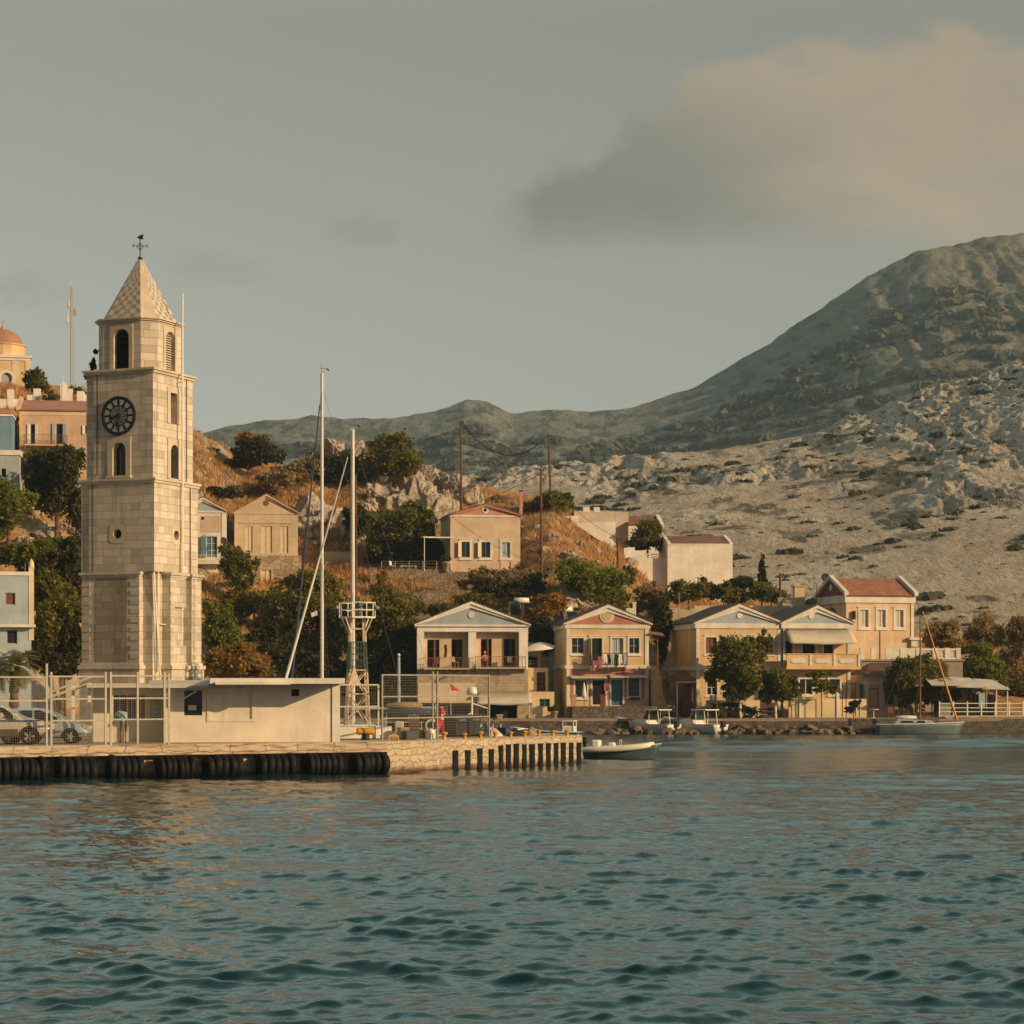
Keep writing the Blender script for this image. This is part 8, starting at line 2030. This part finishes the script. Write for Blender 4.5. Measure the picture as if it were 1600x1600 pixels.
def dish(label, px, py, d, r=.42):
    t = thing('satellite_dish', label, 'satellite dish', W(px, py, d), -25); b = MB(); b.smooth = True
    b.lathe([(r * i / 6, -.14 + .14 * (i / 6) ** 2) for i in range(7)], (0, 0, 0), 18, 'y'); o = b.build('reflector', M['galv'], t); o.modifiers.new('t', 'SOLIDIFY').thickness = .02; o.rotation_euler = (rad(200), 0, 0)
    b = MB(); b.rod((0, .1, 0), (0, .15, -.9), .03, .03, 5); b.rod((0, .0, -.2), (0, -.42, .0), .015, .015, 4); b.box(-.04, .04, -.48, -.40, -.03, .05); b.build('bracket', M['galv'], t); return t
dish('grey satellite dish beside the pink-gabled house', 679, 813, 226); dish('grey satellite dish by the blue balcony door', 350, 845, 221, .38); dish('grey satellite dish left of the red-roofed house', 1290, 902, 209, .4)
def chim(name, label, px, yt, yb, wpx, d, m, cap=True):
    k = d / F; t = thing(name, label, 'chimney', W(px, yb, d), 5); w_ = wpx * k / 2; MB().box(-w_, w_, -w_, w_, -3.5, (yb - yt) * k).build('shaft', M[m], t)
    if cap: MB().box(-w_ * 1.25, w_ * 1.25, -w_ * 1.25, w_ * 1.25, (yb - yt) * k + .003, (yb - yt) * k + .12).build('cap', M['iron'] if cap == 2 else M[m], t)
    return t
chim('chimney', 'dark-capped chimney pipe poking over the dry hill behind the pink gable', 814, 768, 790, 5, 240, 'rose', 2)
chim('chimney', 'white chimney behind the right slope of the laundry house', 991, 943, 968, 5, 201, 'white2')
chim('chimney', 'cream chimney block between the twin houses and the red-roofed house', 1248, 917, 950, 16, 212, 'cream')
chim('chimney', 'grey shaft with aerial behind the gap of the twin houses', 1219, 936, 955, 7, 209, 'concrete')
def antenna(label, px, yt, yb, d):
    k = d / F; t = thing('aerial_pole', label, 'aerial', W(px, yb, d)); MB().rod((0, 0, -4), (0, 0, (yb - yt) * k), .045, .035, 6).build('pole', M['galv'], t); a = MB(); z = (yb - yt) * k
    for i in range(3): a.rod((-.25, 0, z - .15 - .15 * i), (.25, 0, z - .15 - .15 * i), .012, .012, 4)
    a.build('dipole', M['galv'], t)
antenna('pale aerial pole standing left of the twin houses', 1061, 925, 968, 203); antenna('short pale pole behind the left slope of the pale balcony house', 657, 957, 975, 198); antenna('thin pale pole beside the cream chimney block', 1276, 912, 950, 210)
lp = thing('street_lamp', 'thin blue-grey lamp post by the dark tree left of the pale balcony house', 'street lamp', W(623, 1110, 186), 0); k = 186 / F
MB().rod((0, 0, 0), (0, 0, 84 * k), .15, .12, 8).build('post', M['shut_grey'], lp); b = MB(); b.smooth = True; b.lathe([(.0, -.12), (.14, 0), (.1, .14), (0, .16)], (0, 0, 84 * k + .1), 10); b.build('lamp', M['gel_white'], lp)
# ---- cafe at the right
cf = thing('cafe_canopy', 'open cafe canopy with pale slanted roof behind the white fence', 'canopy', W(1452, 1122, 193), 3); k = 193 / F
CU = lambda px: (px - 1452) * k; CZ_ = lambda py: (1122 - py) * k
for i, (a, b, za, zb) in enumerate(((1448, 1496, 1066, 1068), (1488, 1536, 1066, 1071), (1528, 1572, 1069, 1074))):
    o = MB(); o.add([(CU(a), -1.6, CZ_(zb + 3)), (CU(b), -1.6, CZ_(zb + 4)), (CU(b) - .5, 2.2, CZ_(za - 6)), (CU(a) + .2, 2.2, CZ_(za - 8))], [(0, 1, 2, 3)]); o = o.build('roof_panel', M['canvas'], cf); o.modifiers.new('t', 'SOLIDIFY').thickness = .06
for px in (1465, 1499, 1534, 1568):
    for y in (-1.5, 2.0): MB().rod((CU(px), y, 0), (CU(px), y, CZ_(1073 if y < 0 else 1063)), .05, .05, 6).build('post', M['iron'] if px < 1560 else M['metal_white'], cf)
mb = MB(); mb.rod((CU(1450), -1.55, CZ_(1072)), (CU(1571), -1.55, CZ_(1079)), .05, .05, 5); mb.build('beam', M['iron'], cf)
MB().box(CU(1470), CU(1568), 2.3, 2.5, 0, CZ_(1085)).build('rear_wall', M['dark'], cf); 
MB().box(CU(1540), CU(1553), 2.0, 2.2, CZ_(1105), CZ_(1083)).build('menu_board', M['skyblue'], cf)
wf = thing('white_fence', 'white railing fence along the stone sea wall at the right edge', 'fence', W(1468, 1124, 189.5), 2); k = 189.5 / F
FU = lambda px: (px - 1468) * k; FZ_ = lambda py: (1124 - py) * k
mb = MB()
for y in (1099, 1106, 1112, 1119): mb.obox((FU(1560), 0, FZ_(y)), (FU(1560), 0, 0), (0, .02, 0), (0, 0, .032))
mb.build('rail', M['metal_white'], wf)
for i in range(9): px = 1468 + i * 22; MB().box(FU(px) - .05, FU(px) + .05, -.036, .06, 0, FZ_(1096)).build('post', M['metal_white'], wf)
lt = MB()
for i in range(12): a = FU(1469 + i * 1.45); lt.rod((a, .0, FZ_(1119)), (a, .0, FZ_(1100)), .016, .016, 4)
lt.build('lattice_panel', M['metal_white'], wf)
sw_ = MB(); quay_wall(sw_, (W(1478, 0, 187.6).x, 187.6), (140, 187.3), -.8, 1.35, 120, .16, 12); sw_.slab([(W(1478, 0, 187.6).x, 187.7), (140, 187.4), (140, 191), (W(1478, 0, 187.6).x, 191)], 1.2, 1.36)
o = sw_.build('sea_wall', rubble('cafe_sea_wall_stone', (.46, .36, .25), 2.0, 1.3, (.24, .17, .11), .06)); tag(o, 'rough stone sea wall under the white railing fence', 'wall')
def chair(label, px, d, z, yaw, m, group=None):
    t = thing('chair', label, 'chair', (W(px, 0, d).x, d, z), yaw, group)
    MB().box(-.22, .22, -.22, .22, .43, .47).build('seat', m, t); MB().obox((0, .22, .70), (.22, 0, 0), (0, .015, 0), (0, .03, .22)).build('backrest', m, t)
    for x in (-.19, .19):
        for y in (-.19, .19): MB().rod((x, y, 0), (x, y, .44), .022, .022, 5).build('leg', m, t)
    return t
def table(label, px, d, z, m, r=.4):
    t = thing('table', label, 'table', (W(px, 0, d).x, d, z), 0); MB().lathe([(0, .70), (r, .70), (r, .74), (0, .74)], n=18).build('tabletop', m, t); b = MB(); b.rod((0, 0, 0), (0, 0, .7), .035, .035, 6); b.lathe([(.25, 0), (.04, .05)], n=12); b.build('pedestal', m, t)
gc = 'dark chairs outside the tavern'
for i, (px, lab) in enumerate([(1392, 'dark chair under the tall tamarisk, next to the low table'), (1404, 'second dark chair beside the low table under the tamarisk'), (1416, 'dark chair left of the yacht mast'), (1428, 'dark chair directly left of the seated person')]): chair(lab, px, 190.3 + .3 * (i % 2), 1.2, 40 * i, M['wood'], gc)
table('low pale table before the tavern door', 1365, 190.6, 1.2, M['canvas_white']); table('dark cafe table under the tamarisk', 1410, 191, 1.2, M['wood'])
chair('white chair on the shaded terrace of the pink-gabled house', 613, 225.6, W(0, 891, 225.6).z, 60, M['shut_white'])
tb_ = thing('garden_table', 'white oblong table on the shaded terrace by the railing', 'table', W(638, 893, 225.8), 8); MB().box(-.8, .8, -.35, .35, .5, .56).build('tabletop', M['shut_white'], tb_)
for x in (-.7, .7):
    for y in (-.3, .3): MB().rod((x, y, 0), (x, y, .5), .03, .03, 5).build('leg', M['shut_white'], tb_)
def pot(label, px, py, d, m, r=.3):
    t = thing('flower_pot', label, 'flower pot', W(px, py, d)); b = MB(); b.smooth = True; b.lathe([(0, 0), (r * .6, 0), (r, r * 2), (r * 1.1, r * 2), (r * 1.1, r * 2.2), (r * .9, r * 2.2), (r * .85, r * 1.9), (0, r * 1.9)], n=14); b.build('pot', m, t)
    V, Q = leaf_cloud([(0, 0, r * 3.0, r * 1.3, r * 1.3, r * 1.2)], 260, .1, .3); np_mesh('foliage', V, Q, L['mid'], t); return t
pot('large cream flower pot at the end of the terrace railing', 697, 893, 224.9, M['cream'], .42); pot('pale flower pot on the corner ledge of the narrow annex', 866, 1124, 190.4, M['beige'], .3)
# ---- clutter on the outer quay

def crate(label, px, back, w_, dp, hgt, m, group=None):
    p, yw = qp(px, back); t = thing('crate', label, 'crate', p, yw, group); b = MB(); b.box(-w_ / 2, w_ / 2, -dp / 2, dp / 2, 0, .03)
    for s in (-1, 1): b.box(s * w_ / 2 - .02, s * w_ / 2 + .02, -dp / 2, dp / 2, .03, hgt); b.box(-w_ / 2 + .021, w_ / 2 - .021, s * dp / 2 - .02, s * dp / 2 + .02, .03, hgt)
    b.build('box', m, t); r_ = MB()
    for s in (-1, 1): r_.box(-w_ / 2 - .03, w_ / 2 + .03, s * (dp / 2 + .025) - .006, s * (dp / 2 + .025) + .006, hgt - .06, hgt - .02)
    r_.build('rim', m, t); return t
gk = 'crates and boxes on the quay'
for i, (px, bk, w_, dp, h_, m_, lab) in enumerate([(640, 2.6, .5, .4, .42, 'gel_dark', 'black crate beside the tan folding chair'), (656, 3.0, .45, .4, .3, 'shut_grey', 'grey crate just behind the tan folding chair'), (664, 2.2, .4, .35, .32, 'gel_dark', 'small black crate left of the white box'), (672, 1.9, .35, .35, .4, 'gel_white', 'white box at the foot of the fence post'), (630, 3.2, .4, .4, .55, 'sailtan', 'brown box stack right of the white concrete block'), (790, 2.8, .7, .5, .4, 'navy', 'dark blue tub beside the fishing net heap')]): crate(lab, px, bk, w_, dp, h_, M[m_], gk)
for i, (px, lab) in enumerate([(712, 'tall black rubbish bin nearer the red flag'), (733, 'tall black rubbish bin farther from the red flag')]):
    p, yw = qp(px, 2.6); t = thing('rubbish_bin', lab, 'bin', p, yw, 'black bins on the quay'); MB().prism([(-.42, .12), (.42, .12), (.5, .98), (-.5, .98)], -.36, .36).build('body', M['gel_dark'], t, .03); MB().box(-.53, .53, -.42, .42, .985, 1.05).build('lid', M['gel_dark'], t, .03); MB().box(-.3, .25, -.425, -.40, .80, .84).build('label_strip', M['galv'], t)
    for x in (-.35, .35): MB().rod((x, -.38, .08), (x, .38, .08), .08, .08, 10).build('wheel', M['rubber'], t)
def heap(label, px, back, r, m, hgt, name='fishing_net', cat='net'):
    p, yw = qp(px, back); mb = MB(); mb.smooth = True; n_, k_ = 18, 7; vs = []
    for j in range(k_ + 1):
        for i in range(n_):
            a = 2 * math.pi * i / n_; q = j / k_; rr = r * (1 - q ** 1.6) * (1 + .35 * (float(fbm(np.array(math.cos(a) * 1.4 + px), np.array(math.sin(a) * 1.4 + q), 3, 3)) - .5) * 2)
            vs.append((rr * math.cos(a), rr * math.sin(a) * .8, hgt * q * (1 + .4 * math.sin(a * 3 + px))))
    mb.add(vs, [(j * n_ + i, j * n_ + (i + 1) % n_, (j + 1) * n_ + (i + 1) % n_, (j + 1) * n_ + i) for j in range(k_) for i in range(n_)]); o = mb.build(name, m); o.location = p; tag(o, label, cat, 'heaps of gear on the quay'); return o
heap('pale heap of fishing net behind the bicycle', 768, 2.4, .5, M['canvas'], .35); heap('dark heap of fishing net beside the second yellow bollard', 805, 1.7, .4, M['black_cloth'], .3); heap('brown and cream gear heap near the middle yellow bollard', 830, 1.9, .45, M['sailtan'], .34); heap('navy bundle of gear by the fence corner post', 757, 2.6, .45, M['navy'], .5)
p, yw = qp(650, 2.2); t = thing('folding_chair', 'tan folding chair among the crates on the quay', 'chair', p, 160)
MB().obox((0, 0, .45), (.26, 0, 0), (0, .24, 0), (0, 0, .025)).build('seat', M['sailtan'], t); MB().obox((0, .26, .80), (.26, 0, 0), (0, .06, .32), (0, .02, 0)).build('backrest', M['sailtan'], t)
for s in (-.26, .26): 
    MB().rod((s, -.25, 0), (s, .28, .62), .018, .018, 5).build('leg', M['iron'], t); MB().rod((s, .25, 0), (s, -.25, .62), .018, .018, 5).build('leg', M['iron'], t)
p, yw = qp(776, 2.9); t = thing('bicycle', 'old bicycle leaning by the net heap on the quay', 'bicycle', p, yw + 12)
for x in (-.5, .5):
    mb = MB(); torus(mb, (x, 0, .33), .31, .02, 'y', 26, 6, 1.0); o = mb.build('wheel', M['rubber'], t); sp = MB()
    for i in range(10): a = i * math.pi / 5; sp.rod((x, 0, .33), (x + .3 * math.cos(a), 0, .33 + .3 * math.sin(a)), .004, .004, 3)
    sp.build('spokes', M['alloy'], o)
f = MB(); f.tube([(-.5, 0, .33), (-.12, 0, .33), (-.25, 0, .78), (-.5, 0, .33)], .016, 5); f.tube([(-.12, 0, .33), (.36, 0, .72), (-.22, 0, .70)], .016, 5); f.rod((.5, 0, .33), (.34, 0, .88), .016, .016, 5); f.rod((.34, -.24, .92), (.34, .24, .92), .014, .014, 5); f.build('frame', M['wood_grey'], t); MB().box(-.36, -.14, -.07, .07, .79, .84).build('saddle', M['iron'], t, .02)
p, yw = qp(674, 1.0); t = thing('marker_lamp', 'small bright white marker lamp at the fence post foot', 'lamp', p); b = MB(); b.rod((0, 0, 0), (0, 0, .22), .03, .03, 6); b.build('stem', M['metal_white'], t); b = MB(); b.smooth = True; b.lathe([(0, -.14), (.11, -.08), (.15, 0), (.11, .08), (0, .14)], (0, 0, .34), 14, 'y'); b.build('lens', M['gel_white'], t)
# ---- people
def person(name, label, loc, yaw, joints, bones, head, cloth, cat='person', hands=(), hair=True):
    """one continuous skinned body; clothing by which bone a face lies nearest"""
    t = thing(name, label, cat, loc, yaw); names = list(joints); me = bpy.data.meshes.new('body')
    me.from_pydata([joints[n][0] for n in names], [(names.index(a), names.index(b)) for a, b, *_ in bones], []); o = link('body', me, t)
    sk = o.modifiers.new('skin', 'SKIN'); sv = me.skin_vertices[0].data
    for i, n in enumerate(names): r = joints[n][1]; sv[i].radius = (r, r) if not isinstance(r, tuple) else r; sv[i].use_root = (n == 'pelvis')
    o.modifiers.new('sub', 'SUBSURF').levels = 2
    dg = bpy.context.evaluated_depsgraph_get(); m2 = bpy.data.meshes.new_from_object(o.evaluated_get(dg)); o.modifiers.clear(); o.data = m2
    mats = []
    for _, _, m in bones:
        if m not in mats: mats.append(m)
    m2.materials.clear()
    for m in mats: m2.materials.append(M[m])
    for p in m2.polygons:
        best, bi = 9, 0
        for a, b, m in bones:
            A, B = Vector(joints[a][0]), Vector(joints[b][0]); q = (p.center - A).dot(B - A) / max(1e-6, (B - A).length_squared); dd = (p.center - A.lerp(B, min(1, max(0, q)))).length
            if dd < best: best, bi = dd, mats.index(m)
        p.material_index = bi; p.use_smooth = True
    hx, hy, hz_, hr, face = head; hb = MB(); hb.smooth = True
    hb.lathe([(0, -hr * 1.25), (hr * .55, -hr * 1.1), (hr * .82, -hr * .5), (hr * .9, 0), (hr * .88, hr * .5), (hr * .6, hr * 1.0), (0, hr * 1.2)], (0, 0, 0), 16); fd = Vector((math.cos(face), math.sin(face), 0)); sd_ = Vector((-fd.y, fd.x, 0))
    hb.obox(fd * hr * .93 + Vector((0, 0, -hr * .15)), fd * hr * .15, sd_ * hr * .13, Vector((0, 0, hr * .22)))
    for s in (-1, 1): hb.obox(sd_ * s * hr * .92, fd * hr * .14, sd_ * hr * .06, Vector((0, 0, hr * .24)))
    ho = hb.build('head', M['skin'], t); ho.location = (hx, hy, hz_)
    fb_ = MB()
    for s in (-1, 1): fb_.obox(fd * hr * .84 + sd_ * s * hr * .34 + Vector((0, 0, hr * .08)), fd * hr * .06, sd_ * hr * .13, Vector((0, 0, hr * .06)))
    fb_.obox(fd * hr * .82 + Vector((0, 0, -hr * .58)), fd * hr * .05, sd_ * hr * .26, Vector((0, 0, hr * .04))); fb_.build('facial_features', M['hair'], ho)
    if hair:
        hr_ = MB(); hr_.smooth = True; hr_.lathe([(hr * .93, -hr * .1), (hr * .97, hr * .35), (hr * .72, hr * .98), (0, hr * 1.28)], -fd * hr * .1, 16); hr_.build('hair', M[hair if isinstance(hair, str) else 'hair'], ho)
    for (wx, wy, wz), dr in hands:
        w_ = Vector((wx, wy, wz)); dr = Vector(dr).normalized(); sdv = dr.orthogonal().normalized(); hm = MB(); hm.obox(w_ + dr * .045, dr * .05, sdv * .04, dr.cross(sdv) * .016)
        for i in range(4): b0 = w_ + dr * .09 + sdv * (.03 - .02 * i); l_ = (.065, .08, .075, .058)[i]; mid = b0 + dr * l_ * .6; hm.rod(b0, mid, .010, .009, 5); hm.rod(mid, mid + (dr + dr.cross(sdv) * .7).normalized() * l_ * .5, .009, .007, 5)
        b0 = w_ + dr * .03 + sdv * .04; hm.rod(b0, b0 + (dr + sdv).normalized() * .055, .011, .009, 5); hm.build('hand', M['skin'], t)
    return t
k = 97.9 / F; p0 = W(193, 1163, 97.9); p0.z = QZ
J = {'pelvis': ((0, .06, .88), .14), 'spine': ((.02, -.02, 1.06), .145), 'chest': ((.04, -.20, 1.24), .165), 'neck': ((.05, -.38, 1.32), .06), 'headb': ((.05, -.46, 1.34), .06),
     'shl': ((-.17, -.27, 1.27), .07), 'ell': ((-.24, -.42, 1.04), .048), 'wrl': ((-.20, -.56, .86), .034), 'shr': ((.23, -.27, 1.27), .07), 'elr': ((.30, -.42, 1.04), .048), 'wrr': ((.24, -.58, .88), .034),
     'hipl': ((-.10, .06, .82), .10), 'knl': ((-.11, .0, .46), .065), 'anl': ((-.11, .05, .08), .045), 'tol': ((-.12, -.14, .035), .04), 'hipr': ((.10, .06, .82), .10), 'knr': ((.12, .02, .46), .065), 'anr': ((.13, .07, .08), .045), 'tor': ((.14, -.12, .035), .04)}
Bn = [('pelvis', 'spine', 'teal_cloth'), ('spine', 'chest', 'teal_cloth'), ('chest', 'neck', 'teal_cloth'), ('neck', 'headb', 'skin'), ('chest', 'shl', 'teal_cloth'), ('shl', 'ell', 'teal_cloth'), ('ell', 'wrl', 'skin'), ('chest', 'shr', 'teal_cloth'), ('shr', 'elr', 'teal_cloth'), ('elr', 'wrr', 'skin'), ('pelvis', 'hipl', 'khaki_cloth'), ('hipl', 'knl', 'khaki_cloth'), ('knl', 'anl', 'skin'), ('anl', 'tol', 'dark'), ('pelvis', 'hipr', 'khaki_cloth'), ('hipr', 'knr', 'khaki_cloth'), ('knr', 'anr', 'skin'), ('anr', 'tor', 'dark')]
person('person', 'man in pale teal shirt and khaki shorts bending forward at the kiosk windows', p0, 205, J, Bn, (.05, -.55, 1.37, .105, -math.pi / 2), None, hands=[((-.20, -.56, .86), (.1, -.5, -.8)), ((.24, -.58, .88), (-.1, -.5, -.8))])
def sitter(label, loc, yaw, shirt, legs, hairm='hair'):
    J = {'pelvis': ((0, 0, .50), .13), 'spine': ((0, .02, .70), .13), 'chest': ((0, 0, .92), .15), 'neck': ((0, -.02, 1.08), .05), 'headb': ((0, -.03, 1.16), .05), 'shl': ((-.19, 0, .98), .065), 'ell': ((-.26, -.14, .76), .045), 'wrl': ((-.08, -.32, .78), .032), 'shr': ((.19, 0, .98), .065), 'elr': ((.26, -.14, .76), .045), 'wrr': ((.08, -.34, .80), .032),
         'hipl': ((-.10, -.02, .49), .09), 'knl': ((-.12, -.44, .50), .06), 'anl': ((-.12, -.42, .09), .042), 'tol': ((-.13, -.58, .04), .036), 'hipr': ((.10, -.02, .49), .09), 'knr': ((.12, -.44, .50), .06), 'anr': ((.12, -.42, .09), .042), 'tor': ((.13, -.58, .04), .036)}
    Bn = [('pelvis', 'spine', shirt), ('spine', 'chest', shirt), ('chest', 'neck', shirt), ('neck', 'headb', 'skin'), ('chest', 'shl', shirt), ('shl', 'ell', shirt), ('ell', 'wrl', 'skin'), ('chest', 'shr', shirt), ('shr', 'elr', shirt), ('elr', 'wrr', 'skin'), ('pelvis', 'hipl', legs), ('hipl', 'knl', legs), ('knl', 'anl', legs), ('anl', 'tol', 'dark'), ('pelvis', 'hipr', legs), ('hipr', 'knr', legs), ('knr', 'anr', legs), ('anr', 'tor', 'dark')]
    return person('person', label, loc, yaw, J, Bn, (0, -.04, 1.26, .105, -math.pi / 2), None, hands=[((-.08, -.32, .78), (.6, -.6, .2)), ((.08, -.34, .80), (-.6, -.6, .2))], hair=hairm)
pb = HB.o.matrix_basis @ Vector((HB.U(757), -.05, HB.Z(1043.5)))
sitter('person in pink top sitting on the right balcony of the pale house', pb, 5, 'pink_cloth', 'black_cloth', 'white_cloth')
chair('chair under the person in the pink top on the pale house balcony', 757, pb.y + .05, pb.z, 5, M['wood_grey'])
o_ = bpy.data.objects['chair.005'] if 'chair.005' in bpy.data.objects else None
pc = HB.o.matrix_basis @ Vector((HB.U(798), -.15, HB.Z(1043.5))); chair('empty dark chair at the right end of the pale house balcony', 798, pc.y, pc.z, 30, M['iron'])
cy_ = HB.o.matrix_basis @ Vector((HB.U(684), -.2, HB.Z(1043.5))); chair('pale wicker chair on the left balcony of the pale house, nearer the corner', 682, cy_.y, cy_.z, -50, M['sailtan']); chair('pale wicker chair on the left balcony of the pale house, nearer the middle pillar', 711, cy_.y, cy_.z, 50, M['sailtan'])
pr2 = Vector((W(1441, 0, 191.2).x, 191.2, 1.2)); sitter('dark-haired person with dark top and red trousers sitting at the cafe by the yacht mast', pr2, -20, 'black_cloth', 'red_cloth'); chair('chair under the dark-haired cafe guest', 1441, 191.25, 1.2, -20, M['wood'])
